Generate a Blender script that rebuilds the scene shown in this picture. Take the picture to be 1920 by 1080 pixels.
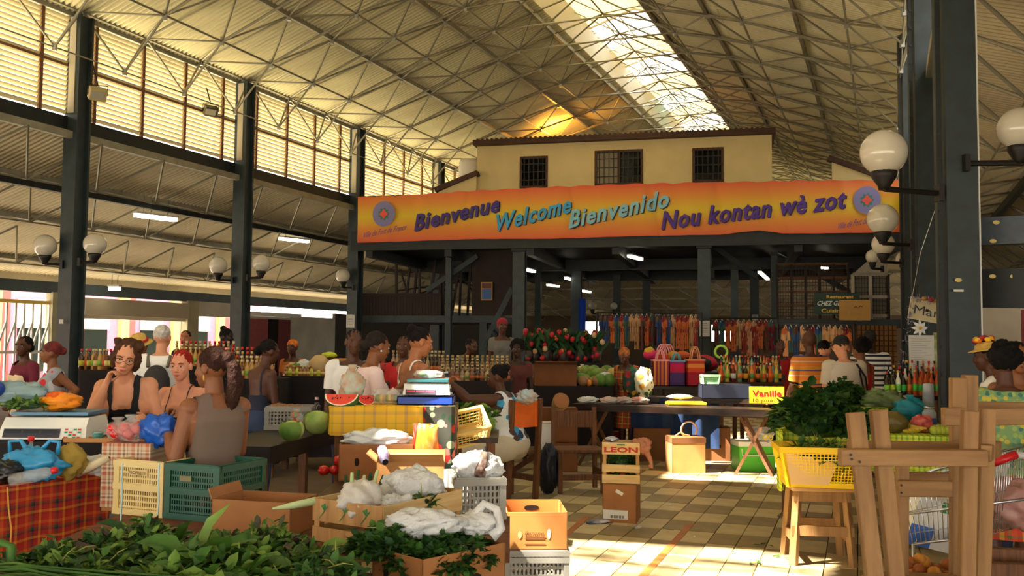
import bpy, bmesh, math, random
import numpy as np
from mathutils import Vector, Matrix, Euler
random.seed(7)
R = math.radians
for o in list(bpy.data.objects): bpy.data.objects.remove(o)
COL = bpy.context.scene.collection
SC = bpy.context.scene

# ---------------------------------------------------------------- camera
F = 1750.0
CAMZ = 1.6
PITCH = math.atan(100/F)
cam_d = bpy.data.cameras.new('camera')
cam = bpy.data.objects.new('camera', cam_d); COL.objects.link(cam)
cam_d.sensor_fit = 'HORIZONTAL'; cam_d.sensor_width = 36; cam_d.lens = F/1920*36
cam_d.clip_end = 400; cam_d.clip_start = 0.05
CROT = (Matrix.Rotation(math.pi/2+PITCH, 3, 'X') @ Matrix.Rotation(R(0.5), 3, 'Z'))
cam.matrix_world = Matrix.Translation((0, 0, CAMZ)) @ CROT.to_4x4()
SC.camera = cam

# ---------------------------------------------------------------- sky, sun, exposure
HA = math.atan(700/F)                 # the hall axis turns this far to the right of the view
hc, hs = math.cos(HA), math.sin(HA)
w = bpy.data.worlds.new('world'); SC.world = w; w.use_nodes = True
bg = w.node_tree.nodes['Background']
bg.inputs[0].default_value = (1.0, 0.98, 0.90, 1); bg.inputs[1].default_value = 4.6
sun_d = bpy.data.lights.new('sun', 'SUN'); sun = bpy.data.objects.new('sun', sun_d); COL.objects.link(sun)
sun_d.energy = 52; sun_d.angle = R(0.6); sun_d.color = (1.0, 0.93, 0.78)
SDU, SDV = 0.52, 0.50                 # sideways travel of sunlight per metre of fall, in hall axes
sdir = Vector((SDU*hc+SDV*hs, -SDU*hs+SDV*hc, -1)).normalized()
sun.rotation_euler = sdir.to_track_quat('-Z', 'Y').to_euler()
SC.view_settings.view_transform = 'Standard'; SC.view_settings.look = 'None'
SC.view_settings.exposure = 0.2; SC.view_settings.gamma = 1.0; SC.view_settings.use_curve_mapping = False
SC.render.engine = 'CYCLES'
SC.cycles.max_bounces = 7; SC.cycles.diffuse_bounces = 4; SC.cycles.transparent_max_bounces = 12
SC.cycles.sample_clamp_indirect = 8
SC.cycles.caustics_reflective = False; SC.cycles.caustics_refractive = False

# ---------------------------------------------------------------- geometry helpers
def H(u, v, z): return Vector((u*hc+v*hs, -u*hs+v*hc, z))
def ray(px, py):
    return CROT @ Vector(((px-960)/F, -(py-540)/F, -1))
def P(px, py, Y):
    d = ray(px, py); return Vector((0, 0, CAMZ)) + d*(Y/d.y)
def on(px, py, z=0.0):
    d = ray(px, py); t = (z-CAMZ)/d.z
    return Vector((0, 0, CAMZ)) + d*t
def zat(py, Y, px=960): return P(px, py, Y).z

class MB:
    def __init__(s): s.v = []; s.f = []; s.m = []
    def add(s, vs, fs, mi=0):
        n = len(s.v); s.v += [tuple(v) for v in vs]
        s.f += [tuple(i+n for i in f) for f in fs]; s.m += [mi]*len(fs)
        return s
    def box(s, c, d, rz=0, mi=0, rot=None, taper=1.0):
        hx, hy, hz = d[0]/2, d[1]/2, d[2]/2
        vs = [Vector((x*hx*(taper if z < 0 else 1), y*hy*(taper if z < 0 else 1), z*hz)) for z in (-1, 1) for y in (-1, 1) for x in (-1, 1)]
        M = rot if rot is not None else Matrix.Rotation(rz, 3, 'Z')
        c = Vector(c)
        return s.add([M@v+c for v in vs], [(0,2,3,1),(4,5,7,6),(0,1,5,4),(2,6,7,3),(0,4,6,2),(1,3,7,5)], mi)
    def b0(s, x0, x1, y0, y1, z0, z1, mi=0):
        return s.box(((x0+x1)/2, (y0+y1)/2, (z0+z1)/2), (x1-x0, y1-y0, z1-z0), mi=mi)
    def beam(s, p, q, w, h, up=(0, 0, 1), mi=0):
        p = Vector(p); q = Vector(q); d = (q-p); L = d.length
        if L < 1e-6: return s
        d /= L; up = Vector(up)
        x = d.cross(up)
        if x.length < 1e-3: x = d.cross(Vector((0, 1, 0)))
        x.normalize(); y = x.cross(d)
        vs = [a + x*i*w/2 + y*j*h/2 for a in (p, q) for j in (-1, 1) for i in (-1, 1)]
        return s.add(vs, [(0,1,3,2),(4,6,7,5),(0,4,5,1),(2,3,7,6),(0,2,6,4),(1,5,7,3)], mi)
    def tube(s, pts, r, n=6, mi=0, cap=True):
        pts = [Vector(p) for p in pts]
        rs = r if isinstance(r, (list, tuple)) else [r]*len(pts)
        rings = []; prev = None
        for i, p in enumerate(pts):
            d = (pts[min(i+1, len(pts)-1)] - pts[max(i-1, 0)])
            if d.length < 1e-9: d = Vector((0, 0, 1))
            d.normalize()
            if prev is None:
                a = d.cross(Vector((0, 0, 1)))
                if a.length < 0.1: a = d.cross(Vector((1, 0, 0)))
            else: a = prev - d*prev.dot(d)
            if a.length < 1e-6: a = d.orthogonal()
            a.normalize(); prev = a; b = d.cross(a)
            rings.append([p + (a*math.cos(t)+b*math.sin(t))*rs[i] for t in [2*math.pi*k/n for k in range(n)]])
        vs = [v for r_ in rings for v in r_]; fs = []
        for i in range(len(pts)-1):
            for k in range(n):
                k2 = (k+1) % n
                fs.append((i*n+k, i*n+k2, (i+1)*n+k2, (i+1)*n+k))
        if cap:
            fs.append(tuple(range(n-1, -1, -1))); fs.append(tuple((len(pts)-1)*n+k for k in range(n)))
        return s.add(vs, fs, mi)
    def lathe(s, prof, c=(0, 0, 0), n=12, mi=0, M=None, sx=1, sy=1):
        c = Vector(c); vs = []; fs = []
        for r, z in prof:
            for k in range(n):
                t = 2*math.pi*k/n; v = Vector((r*math.cos(t)*sx, r*math.sin(t)*sy, z))
                if M: v = M@v
                vs.append(v+c)
        for i in range(len(prof)-1):
            for k in range(n):
                k2 = (k+1) % n; fs.append((i*n+k, i*n+k2, (i+1)*n+k2, (i+1)*n+k))
        if prof[0][0] > 1e-6: fs.append(tuple(range(n-1, -1, -1)))
        if prof[-1][0] > 1e-6: fs.append(tuple((len(prof)-1)*n+k for k in range(n)))
        return s.add(vs, fs, mi)
    def ell(s, c, r, M=None, n=12, m=8, mi=0, fn=None):
        c = Vector(c); vs = [Vector((0, 0, -1))]; fs = []
        for i in range(1, m):
            a = -math.pi/2+math.pi*i/m
            for k in range(n):
                t = 2*math.pi*k/n; vs.append(Vector((math.cos(a)*math.cos(t), math.cos(a)*math.sin(t), math.sin(a))))
        vs.append(Vector((0, 0, 1)))
        out = []
        for v in vs:
            f_ = fn(v) if fn else 1
            v = Vector((v.x*r[0]*f_, v.y*r[1]*f_, v.z*r[2]*f_))
            if M: v = M@v
            out.append(v+c)
        for k in range(n): fs.append((0, 1+(k+1) % n, 1+k))
        for i in range(m-2):
            for k in range(n):
                k2 = (k+1) % n; a = 1+i*n; fs.append((a+k, a+k2, a+n+k2, a+n+k))
        e = len(vs)-1; a = 1+(m-2)*n
        for k in range(n): fs.append((a+k, a+(k+1) % n, e))
        return s.add(out, fs, mi)
    def grid(s, fn, nu, nv, mi=0):
        vs = [fn(i/nu, j/nv) for j in range(nv+1) for i in range(nu+1)]
        fs = [(j*(nu+1)+i, j*(nu+1)+i+1, (j+1)*(nu+1)+i+1, (j+1)*(nu+1)+i) for j in range(nv) for i in range(nu)]
        return s.add(vs, fs, mi)
    def mesh(s, name, mats, smooth=False):
        me = bpy.data.meshes.new(name); me.from_pydata(s.v, [], s.f)
        if not isinstance(mats, (list, tuple)): mats = [mats]
        for m_ in mats: me.materials.append(m_)
        if len(mats) > 1: me.polygons.foreach_set('material_index', s.m)
        if smooth: me.polygons.foreach_set('use_smooth', [True]*len(s.f))
        me.update(); return me
    def build(s, name, mats, parent=None, smooth=False, **kw):
        return link(name, s.mesh(name, mats, smooth), parent, **kw)

def link(name, me, parent=None, loc=None, rz=None, **kw):
    o = bpy.data.objects.new(name, me); COL.objects.link(o)
    if parent is not None: o.parent = parent
    if loc is not None: o.location = loc
    if rz is not None: o.rotation_euler = (0, 0, rz)
    for k, v_ in kw.items(): o[k] = v_
    return o
def thing(name, label, cat, loc=(0, 0, 0), rz=0, group=None):
    o = link(name, None, None, loc, rz, label=label, category=cat)
    o.empty_display_size = 0.1
    if group: o['group'] = group
    return o
def tag(o, label, cat, group=None):
    o['label'] = label; o['category'] = cat
    if group: o['group'] = group
    return o
def dup(root, loc, rz=None, label=None, group=None, scale=None):
    r = root.copy(); COL.objects.link(r); r.location = loc
    if rz is not None: r.rotation_euler = (0, 0, rz)
    if label: r['label'] = label
    if group: r['group'] = group
    if scale: r.scale = (scale,)*3 if not isinstance(scale, (tuple, list)) else scale
    for ch in list(root.children):
        c = ch.copy(); COL.objects.link(c); c.parent = r
        for g in ch.children:
            d = g.copy(); COL.objects.link(d); d.parent = c
    return r
def bevel(o, w=0.004, seg=1):
    m = o.modifiers.new('bevel', 'BEVEL'); m.width = w; m.segments = seg; m.limit_method = 'ANGLE'
    return o

# ---------------------------------------------------------------- materials
def lin(c): return tuple((x/255/12.92 if x/255 <= 0.04045 else ((x/255+0.055)/1.055)**2.4) for x in c)
MATS = {}
def mat(name, rgb, rough=0.6, metal=0.0, var=0.0, vs=8.0, bump=0.0, bs=40.0, emit=0, alpha=1.0, trans=0.0, rgb2=None, spec=0.4, stretch=None, sub=0, translucent=0):
    if name in MATS: return MATS[name]
    m = bpy.data.materials.new(name); m.use_nodes = True; MATS[name] = m
    nt = m.node_tree; N = nt.nodes; L = nt.links; b = N['Principled BSDF']
    c = lin(rgb); b.inputs['Base Color'].default_value = (*c, 1); b.inputs['Roughness'].default_value = rough
    b.inputs['Metallic'].default_value = metal; b.inputs['Specular IOR Level'].default_value = spec
    if emit: b.inputs['Emission Color'].default_value = (*c, 1); b.inputs['Emission Strength'].default_value = emit
    if alpha < 1: b.inputs['Alpha'].default_value = alpha
    if trans: b.inputs['Transmission Weight'].default_value = trans
    tc = None
    if var or rgb2 or bump:
        tc = N.new('ShaderNodeTexCoord'); src = tc.outputs['Object']
        if stretch:
            mp = N.new('ShaderNodeMapping'); mp.inputs['Scale'].default_value = stretch; L.new(src, mp.inputs[0]); src = mp.outputs[0]
    if var or rgb2:
        n = N.new('ShaderNodeTexNoise'); n.inputs['Scale'].default_value = vs; n.inputs['Detail'].default_value = 4; L.new(src, n.inputs['Vector'])
        r = N.new('ShaderNodeValToRGB'); L.new(n.outputs['Fac'], r.inputs['Fac'])
        r.color_ramp.elements[0].position = 0.35; r.color_ramp.elements[1].position = 0.68
        c2 = lin(rgb2) if rgb2 else tuple(min(1, x*(1+var)) for x in c)
        c1 = c if rgb2 else tuple(x*(1-var) for x in c)
        r.color_ramp.elements[0].color = (*c1, 1); r.color_ramp.elements[1].color = (*c2, 1)
        L.new(r.outputs['Color'], b.inputs['Base Color'])
    if bump:
        n2 = N.new('ShaderNodeTexNoise'); n2.inputs['Scale'].default_value = bs; n2.inputs['Detail'].default_value = 3; L.new(src, n2.inputs['Vector'])
        bp = N.new('ShaderNodeBump'); bp.inputs['Strength'].default_value = bump; bp.inputs['Distance'].default_value = 0.02
        L.new(n2.outputs['Fac'], bp.inputs['Height']); L.new(bp.outputs['Normal'], b.inputs['Normal'])
    if translucent:
        t = N.new('ShaderNodeBsdfTranslucent'); t.inputs[0].default_value = (*c, 1)
        mx = N.new('ShaderNodeMixShader'); mx.inputs[0].default_value = translucent
        out = N['Material Output']; L.new(b.outputs[0], mx.inputs[1]); L.new(t.outputs[0], mx.inputs[2]); L.new(mx.outputs[0], out.inputs[0])
    return m
def wood(name, rgb, rgb2, axis=2, sc=6, rough=0.65):
    st = [9, 9, 9]; st[axis] = 0.8
    return mat(name, rgb, rough, rgb2=rgb2, vs=sc, stretch=tuple(st), bump=0.15, bs=20)
def stripes(name, cols, axis=0, period=0.1, rough=0.8, axis2=None, mix=0.5):
    """cloth woven in stripes (or, with axis2, a check) of the given (position, colour) stops"""
    m = bpy.data.materials.new(name); m.use_nodes = True; MATS[name] = m
    nt = m.node_tree; N = nt.nodes; L = nt.links; b = N['Principled BSDF']; b.inputs['Roughness'].default_value = rough
    tc = N.new('ShaderNodeTexCoord'); sp = N.new('ShaderNodeSeparateXYZ'); L.new(tc.outputs['Object'], sp.inputs[0])
    def one(ax):
        if ax == 'xy':
            a_ = N.new('ShaderNodeMath'); a_.operation = 'ADD'; L.new(sp.outputs[0], a_.inputs[0]); L.new(sp.outputs[1], a_.inputs[1]); src = a_.outputs[0]
        elif ax == 'yz':
            a_ = N.new('ShaderNodeMath'); a_.operation = 'SUBTRACT'; L.new(sp.outputs[1], a_.inputs[0]); L.new(sp.outputs[2], a_.inputs[1]); src = a_.outputs[0]
        else: src = sp.outputs[ax]
        d = N.new('ShaderNodeMath'); d.operation = 'DIVIDE'; d.inputs[1].default_value = period; L.new(src, d.inputs[0])
        fr = N.new('ShaderNodeMath'); fr.operation = 'FRACT'; L.new(d.outputs[0], fr.inputs[0])
        r = N.new('ShaderNodeValToRGB'); r.color_ramp.interpolation = 'CONSTANT'; L.new(fr.outputs[0], r.inputs[0])
        el = r.color_ramp.elements
        while len(el) < len(cols): el.new(0.5)
        for e, (p, c) in zip(el, cols): e.position = p
        for e, (p, c) in zip(el, cols): e.color = (*lin(c), 1)
        return r.outputs[0]
    a = one(axis)
    if axis2 is not None:
        mx = N.new('ShaderNodeMixRGB'); mx.inputs[0].default_value = mix; L.new(a, mx.inputs[1]); L.new(one(axis2), mx.inputs[2]); a = mx.outputs[0]
    L.new(a, b.inputs['Base Color'])
    return m
# ================================================================ the hall
m_sheet = mat('roof_sheet', (220, 214, 180), 0.55, var=0.10, vs=0.7)
m_sheet2 = mat('aisle_sheet', (205, 192, 160), 0.6, var=0.12, vs=0.8)
m_steel = mat('galvanised_steel', (150, 146, 128), 0.5, metal=0.3, var=0.15, vs=3)
m_node = mat('node_steel', (170, 170, 165), 0.45, metal=0.4)
m_dark = mat('dark_green_paint', (44, 55, 58), 0.5, var=0.18, vs=5, bump=0.05)
m_dark2 = mat('blackish_green_paint', (28, 34, 34), 0.55, var=0.2, vs=4)
m_rust = mat('brown_paint', (66, 38, 24), 0.6, var=0.2, vs=5)
m_louv = mat('louvre_slat', (222, 210, 170), 0.55, var=0.08, vs=2, translucent=0.12)
m_mull = mat('louvre_mullion', (120, 84, 56), 0.6)
m_grey = mat('flashing_grey', (176, 170, 154), 0.6)
m_glass = mat('skylight_glass', (240, 245, 250), 0.3, alpha=0.12)
m_ggreen = mat('green_skylight', (120, 215, 190), 0.3, alpha=0.45)
m_opal = mat('opaque_skylight', (226, 216, 186), 0.5, translucent=0.4)

VB = 5.2; V0 = -6.7; NB = 12                 # bays of the hall
def hall_obj(name, parent=None, **kw):
    return link(name, None, parent, **kw)

def slope_sheet_mesh(name, p0, p1, L, mt, pitch=0.13, amp=0.022):
    """corrugated sheet: p0->p1 is the slope (u,z), L the length along v; corrugations run down the slope"""
    mb = MB(); n = int(L/pitch*4); d = Vector((p1[0]-p0[0], p1[1]-p0[1])); nrm = Vector((-d.y, d.x)).normalized()
    wave = [1, 1, -1, -1]
    for i in range(n):
        t0, t1 = i/n*L, (i+1)/n*L
    ts = [i*L/n for i in range(n+1)]
    for k, (u, z) in enumerate((p0, p1)):
        for i, t in enumerate(ts):
            a = amp*wave[i % 4]
            mb.v.append(tuple(H(u+nrm.x*a, t, z+nrm.y*a)))
    for i in range(n):
        mb.f.append((i, i+1, n+1+i+1, n+1+i)); mb.m.append(0)
    return mb.mesh(name, mt)

ceiling = hall_obj('ceiling', kind='structure')
UL, UR, UC = -14.6, 0.65, -7.0
ZE = 8.0; SL = 0.35
def zroof(u): return ZE + SL*(min(u-UL, UR-u))
rowsL = [(-14.9, -12.2), (-12.2, -10.05), (-10.05, -8.35)]
rowsR = [(-5.6, -3.6), (-3.6, -1.6), (-1.6, 0.95)]
sheet_meshes = []
for k, (a, b) in enumerate(rowsL+rowsR):
    left = k < 3
    e0, e1 = (a, b+0.14) if left else (b, a-0.14)
    z0, z1 = zroof(e0)+0.0, zroof(e1)+0.035
    sheet_meshes.append(slope_sheet_mesh('roof_sheet', (e0, z0), (e1, z1), VB+0.02, m_sheet))
for me in sheet_meshes:
    for b in range(NB):
        link('roof_sheet', me, ceiling, loc=H(0, V0+b*VB, 0))
# aisle roofs, left and right
AR = [(-14.6, 5.55), (-16.4, 4.96), (-18.3, 4.40), (-20.7, 3.69), (-22.6, 3.15)]
ar_m = [slope_sheet_mesh('aisle_sheet', (AR[i][0], AR[i][1]), (AR[i+1][0]-0.15, AR[i+1][1]-0.02), VB+0.02, m_sheet2, 0.13, 0.022) for i in range(4)]
AL = hall_obj('ceiling', kind='structure')
for me in ar_m:
    for b in range(NB): link('aisle_sheet', me, AL, loc=H(0, V0+b*VB, 0))
ARR = [(0.65, 5.6), (2.6, 5.0), (4.6, 4.4), (6.8, 3.7), (8.9, 3.1)]
arr_m = [slope_sheet_mesh('aisle_sheet', (ARR[i][0], ARR[i][1]), (ARR[i+1][0]+0.15, ARR[i+1][1]-0.02), VB+0.02, m_sheet2, 0.13, 0.022) for i in range(4)]
ARo = hall_obj('ceiling', kind='structure')
for me in arr_m:
    for b in range(NB): link('aisle_sheet', me, ARo, loc=H(0, V0+b*VB, 0))

# ridge monitor with skylights
mon = hall_obj('ceiling', kind='structure')
VE = V0+NB*VB
MZ = 11.3
for u in (-8.4, -5.55):
    mb = MB()
    for a, b in [(V0, VE)]:
        mb.beam(H(u, a, 10.75), H(u, b, 10.75), 0.05, 1.25)
    mb.build('upstand', m_grey, mon)
def mon_panel(v0, v1, mt, nm):
    mb = MB()
    for ua, ub, za, zb in ((-8.5, -7.0, MZ, MZ+0.45), (-7.0, -5.4, MZ+0.45, MZ)):
        q = [H(ua, v0, za), H(ub, v0, zb), H(ub, v1, zb), H(ua, v1, za)]
        mb.add(q+[p+Vector((0, 0, 0.03)) for p in q], [(0,1,2,3),(7,6,5,4),(0,4,5,1),(1,5,6,2),(2,6,7,3),(3,7,4,0)])
    return mb.build(nm, mt, mon)
m_frame = mat('skylight_frame', (206, 196, 168), 0.6)
# clear lights: (start, end) along the hall; opaque sheets fill between them
lights = [(-1.0, 1.65), (5.3, 7.6), (10.4, 11.7), (27.2, 29.5), (31.5, 34.0), (36.2, 38.6), (40.8, 43.2), (45.4, 47.4)]
cur = V0
for k, (a, b) in enumerate(lights):
    mon_panel(cur, a, m_opal, 'roof_panel')
    mon_panel(a, b, m_ggreen if k == 5 else m_glass, 'skylight_pane')
    mb = MB()
    for i in range(6):
        vv = a+(b-a)*i/5
        mb.beam(H(-8.4, vv, MZ-0.03), H(-7, vv, MZ+0.42), 0.05, 0.05); mb.beam(H(-7, vv, MZ+0.42), H(-5.5, vv, MZ-0.03), 0.05, 0.05)
    for u in (-7.9, -7.45, -6.55, -6.1):
        zz = MZ-0.03+0.45*(1-abs(u+7)/1.5)
        mb.beam(H(u, a, zz), H(u, b, zz), 0.04, 0.04)
    mb.build('skylight_bars', m_frame, mon, kind='stuff')
    cur = b
mon_panel(cur, VE, m_opal, 'roof_panel')

# purlins and the space frame
frame = hall_obj('ceiling', kind='structure')
mb = MB(); mb.beam((0, 0, 0), (0, 0, 1), 1, 1)
bar_me = MB().tube([(0, 0, 0), (0, 0, 1)], 1.0, 6).mesh('strut', m_steel, True)
BARS = []
def bar(p, q, r=0.024): BARS.append((p, q, r))
def emit_bars(parent, bars, nmax=300, name='strut'):
    bars = sorted(bars, key=lambda b: -b[2]*(b[0]-b[1]).length/max(((b[0]+b[1])/2).y, 1)**2 if (((b[0]+b[1])/2).y > 4) else 1)
    rest = MB()
    for i, (p, q, r) in enumerate(bars):
        d = q-p
        if i < nmax:
            o = link(name, bar_me, parent)
            M = d.to_track_quat('Z', 'Y').to_matrix().to_4x4() @ Matrix.Diagonal((r, r, d.length, 1))
            o.matrix_local = Matrix.Translation(p) @ M
        else: rest.tube([p, q], r, 5, cap=False)
    if rest.v: rest.build('bars', m_steel, parent, kind='stuff')
NS = VB/3
top_rows = [(-14.6, 8.0), (-12.2, zroof(-12.2)-0.08), (-10.05, zroof(-10.05)-0.08), (-8.4, zroof(-8.4)-0.08)]
bot_rows = [(-13.3, 8.05), (-11.0, 8.95), (-9.1, 9.45)]
mir = lambda rows: [(UL+UR-u, z) for u, z in rows]
nodes = MB(); purl = MB()
for side in (0, 1):
    T = top_rows if side == 0 else mir(top_rows); B = bot_rows if side == 0 else mir(bot_rows)
    for j in range(int((VE-V0)/NS)):
        v = V0+1.2+j*NS
        for i in range(3):
            n = H(B[i][0], v+NS/2, B[i][1])
            for dv in (0, NS):
                bar(n, H(T[i][0], v+dv, T[i][1])); bar(n, H(T[i+1][0], v+dv, T[i+1][1]))
            bar(n, H(B[i][0], v+NS*1.5, B[i][1]), 0.026)
            if i < 2: bar(n, H(B[i+1][0], v+NS/2, B[i+1][1]), 0.030)
            bar(H(T[i][0], v, T[i][1]), H(T[i+1][0], v, T[i+1][1]), 0.020)
            nodes.box(n, (0.07, 0.07, 0.20))
            nodes.box(H(T[i][0], v, T[i][1]-0.04), (0.08, 0.08, 0.12))
        # eave row hanging by the louvres
        e = H(T[0][0]+(0.3 if side == 0 else -0.3), v+NS/2, 7.0)
        bar(e, H(T[0][0], v, T[0][1]), 0.024); bar(e, H(T[0][0], v+NS, T[0][1]), 0.024)
        bar(e, H(B[0][0], v+NS/2, B[0][1]), 0.024); bar(e, H(T[0][0]+(0.3 if side == 0 else -0.3), v+NS*1.5, 7.0), 0.016)
        nodes.box(e, (0.07, 0.07, 0.14))
    for i in range(4):
        purl.beam(H(T[i][0], V0, T[i][1]+0.03), H(T[i][0], VE, T[i][1]+0.03), 0.08, 0.12)
# ridge cross bars
for j in range(int((VE-V0)/NS)):
    v = V0+1.2+j*NS
    bar(H(-9.1, v+NS/2, 9.45), H(-4.85, v+NS/2, 9.45), 0.026)
    bar(H(-7.0, v, 10.5), H(-9.1, v+NS/2, 9.45)); bar(H(-7.0, v, 10.5), H(-4.85, v+NS/2, 9.45))
    bar(H(-7.0, v, 10.5), H(-8.4, v, 10.1)); bar(H(-7.0, v, 10.5), H(-5.55, v, 10.1)); bar(H(-7.0, v, 10.5), H(-7, v+NS, 10.5))
    bar(H(-7.0, v, 10.5), H(-8.4, v, 11.3), 0.018); bar(H(-7.0, v, 10.5), H(-5.55, v+NS, 11.3), 0.018)
emit_bars(frame, BARS, 300)
nodes.build('node_caps', m_node, frame, kind='stuff')
purl.build('purlins', m_steel, frame, kind='stuff')
# rails just under the purlins on the right slope, seen as long pipes
BARS = []
for (u, z) in AR[1:4]:
    for j in range(int((VE-V0)/NS)):
        v = V0+j*NS
        n = H(u+0.9, v+NS/2, z-0.28)
        for dv in (0, NS):
            bar(n, H(u, v+dv, z-0.06)); bar(n, H(u+1.9, v+dv, z+0.5))
        bar(n, H(u+0.9, v+NS*1.5, z-0.28), 0.018)
for (u, z) in ARR[1:4]:
    for j in range(int((VE-V0)/NS)):
        v = V0+j*NS
        n = H(u-0.9, v+NS/2, z-0.28)
        for dv in (0, NS):
            bar(n, H(u, v+dv, z-0.06)); bar(n, H(u-1.9, v+dv, z+0.5))
        bar(n, H(u-0.9, v+NS*1.5, z-0.28), 0.018)
aframe = hall_obj('ceiling', kind='structure')
emit_bars(aframe, [b for b in BARS if b[0].y > 0], 160)
mb = MB()
for (u, z) in AR[:4]+ARR[:4]:
    mb.beam(H(u, V0, z-0.03), H(u, VE, z-0.03), 0.10, 0.14)
mb.build('purlins', m_steel, aframe, kind='stuff')
mb = MB()
for (u, z) in (AR[1], ARR[1]): mb.beam(H(u, V0, z-0.18), H(u, VE, z-0.18), 0.12, 0.16)
mb.build('gutter_beam', m_dark2, aframe)

# louvre walls: one per side, panels between mullions, slats joined per panel
def louvre_wall(name, u, sgn, v_from):
    w_ = hall_obj(name, kind='structure')
    n = 20; z0, z1 = 5.92, 7.86; pw = VB/4-0.02
    mb = MB()
    for i in range(n):
        z = z0+(z1-z0)*(i+0.5)/n
        a = 0.05*sgn
        q = [H(u-0.022, 0.03, z-0.033), H(u+0.022, 0.03, z+0.033)]
        qq = [H(u-0.022, pw, z-0.033), H(u+0.022, pw, z+0.033)]
        t = Vector((0, 0, 0.012))
        mb.add([q[0], q[1], qq[1], qq[0], q[0]+t, q[1]+t, qq[1]+t, qq[0]+t], [(3,2,1,0),(4,5,6,7),(0,1,5,4),(1,2,6,5),(2,3,7,6),(3,0,4,7)])
    me = mb.mesh('louvre_slats', m_louv)
    mm = MB().beam(H(u, 0, z0-0.1), H(u, 0, z1+0.1), 0.07, 0.07, up=H(0, 1, 0)).mesh('mullion', m_mull)
    nb = int((VE-v_from)/(VB/4))
    for b in range(nb):
        v = v_from+b*VB/4
        link('louvre_slats', me, w_, loc=H(0, v, 0), kind='stuff')
        link('mullion', mm, w_, loc=H(0, v, 0))
    mb = MB()
    mb.beam(H(u, V0, 5.72), H(u, VE, 5.72), 0.10, 0.34); mb.build('sill_beam', m_dark2, w_)
    MB().beam(H(u, V0, 7.97), H(u, VE, 7.97), 0.14, 0.20).build('eave_beam', m_steel, w_)
    MB().beam(H(u, V0, 6.9), H(u, VE, 6.9), 0.05, 0.05).build('mid_rail', m_mull, w_)
louvre_wall('wall_left', -14.75, -1, V0)
louvre_wall('wall_right', 0.95, 1, V0)

# columns
def column_mesh(w_, d_, z1, name='shaft'):
    mb = MB(); t = 0.05
    mb.box((0, d_/2-t/2, z1/2), (w_, t, z1)); mb.box((0, -d_/2+t/2, z1/2), (w_, t, z1)); mb.box((0, 0, z1/2), (w_*0.55, d_-2*t, z1))
    return mb.mesh(name, m_dark)
cl_me = column_mesh(0.34, 0.34, 7.9)
ordL = ['nearest', 'second', 'third', 'fourth', 'fifth']
Lcols = []
for k in range(5):
    Y = [18.05, 22.7, 27.6, 32.7, 38][k]; px = [131, 449, 664, 818, 930][k]
    p = P(px, 640, Y); p.z = 0
    t = thing('steel_column', '%s of the dark green steel columns along the left louvre wall' % ordL[k], 'column', p, -HA, 'columns along the left louvre wall')
    link('shaft', cl_me, t)
    MB().box((0, 0, 0.02), (0.5, 0.5, 0.04)).build('base_plate', m_dark2, t)
    pm = MB().box((0.0, -0.175, 6.9), (0.16, 0.02, 1.9)).build('gusset', m_grey, t)
    Lcols.append(p)
# beam of the outer wall left
wl = hall_obj('wall_left', kind='structure')
m_wht = mat('white_wall', (205, 198, 184), 0.8, var=0.12, vs=1.2)
MB().beam(H(-21.5, V0, 2.98), H(-21.5, VE, 2.98), 0.12, 0.32).build('outer_beam', mat('blue_grey_paint', (84, 98, 104), 0.5, var=0.15, vs=2), wl)
MB().beam(H(-21.9, V0, 3.35), H(-21.9, VE, 3.35), 0.04, 0.45).build('fascia', m_sheet2, wl)
# right column row
rc = []
crn = column_mesh(0.32, 0.30, 7.9)
for k, (px, Y, w_) in enumerate([(1798, 9.0, 1), (1736, 13.6, 1), (1709, 18.7, 1)]):
    p = P(px, 640, Y); p.z = 0
    nm = ['broad dark column at right carrying the nearest globe lamp', 'dark column just left of and behind the broad right column', 'third dark column of the right row, beside the right end of the banner'][k]
    t = thing('steel_column', nm, 'column', p, -R(2), 'columns of the right row')
    MB().box((0, 0, 3.95), (0.30, 0.28, 7.9)).build('shaft', m_dark, t)
    fl = MB()
    fl.box((-0.19, -0.08, 3.9), (0.05, 0.02, 7.8))
    for i in range(26): fl.box((-0.19, -0.095, 0.8+i*0.26), (0.035, 0.02, 0.035))
    fl.build('bolted_flange', m_dark2, t)
    MB().tube([(0.155, -0.145, 0.2), (0.155, -0.145, 5.9)], 0.008, 5).build('conduit', mat('pale_pipe', (205, 205, 200), 0.5), t)
    rc.append(p)

# floor: tiles of the aisle we look down, each its own piece, laid in grout
FA = math.atan(650/F)
floor = hall_obj('floor', kind='structure')
m_grout = mat('grout', (92, 76, 54), 0.9, var=0.2, vs=3)
m_pave = mat('floor_screed', (128, 112, 84), 0.8, var=0.2, vs=0.8)
mb = MB(); a = H(-26, -6, 0)
q = [H(-22, -6, -0.012), H(9.2, -6, -0.012), H(9.2, 62, -0.012), H(-22, 62, -0.012)]
mb.add(q+[p-Vector((0, 0, 0.2)) for p in q], [(0,1,2,3),(7,6,5,4),(0,4,5,1),(1,5,6,2),(2,6,7,3),(3,7,4,0)])
mb.build('slab', m_grout, floor)
tl = [mat('tile_light', (204, 186, 140), 0.45, var=0.10, vs=5, bump=0.03), mat('tile_dark', (146, 128, 92), 0.5, var=0.12, vs=5, bump=0.03), mat('tile_orange', (176, 104, 52), 0.5, var=0.12, vs=6)]
TW, TL = 0.226, 0.45
tile_me = [MB().box((0, 0, -0.004), (TW-0.008, TL-0.008, 0.016)).mesh('tile', m_) for m_ in tl[:2]]
fc, fs_ = math.cos(FA), math.sin(FA)
def TF(a, b): return Vector((a*fc+b*fs_, -a*fs_+b*fc, 0))
base = on(1340, 1000, 0)
ob = (base.x*fc-base.y*fs_, base.x*fs_+base.y*fc)
cells = []
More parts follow.
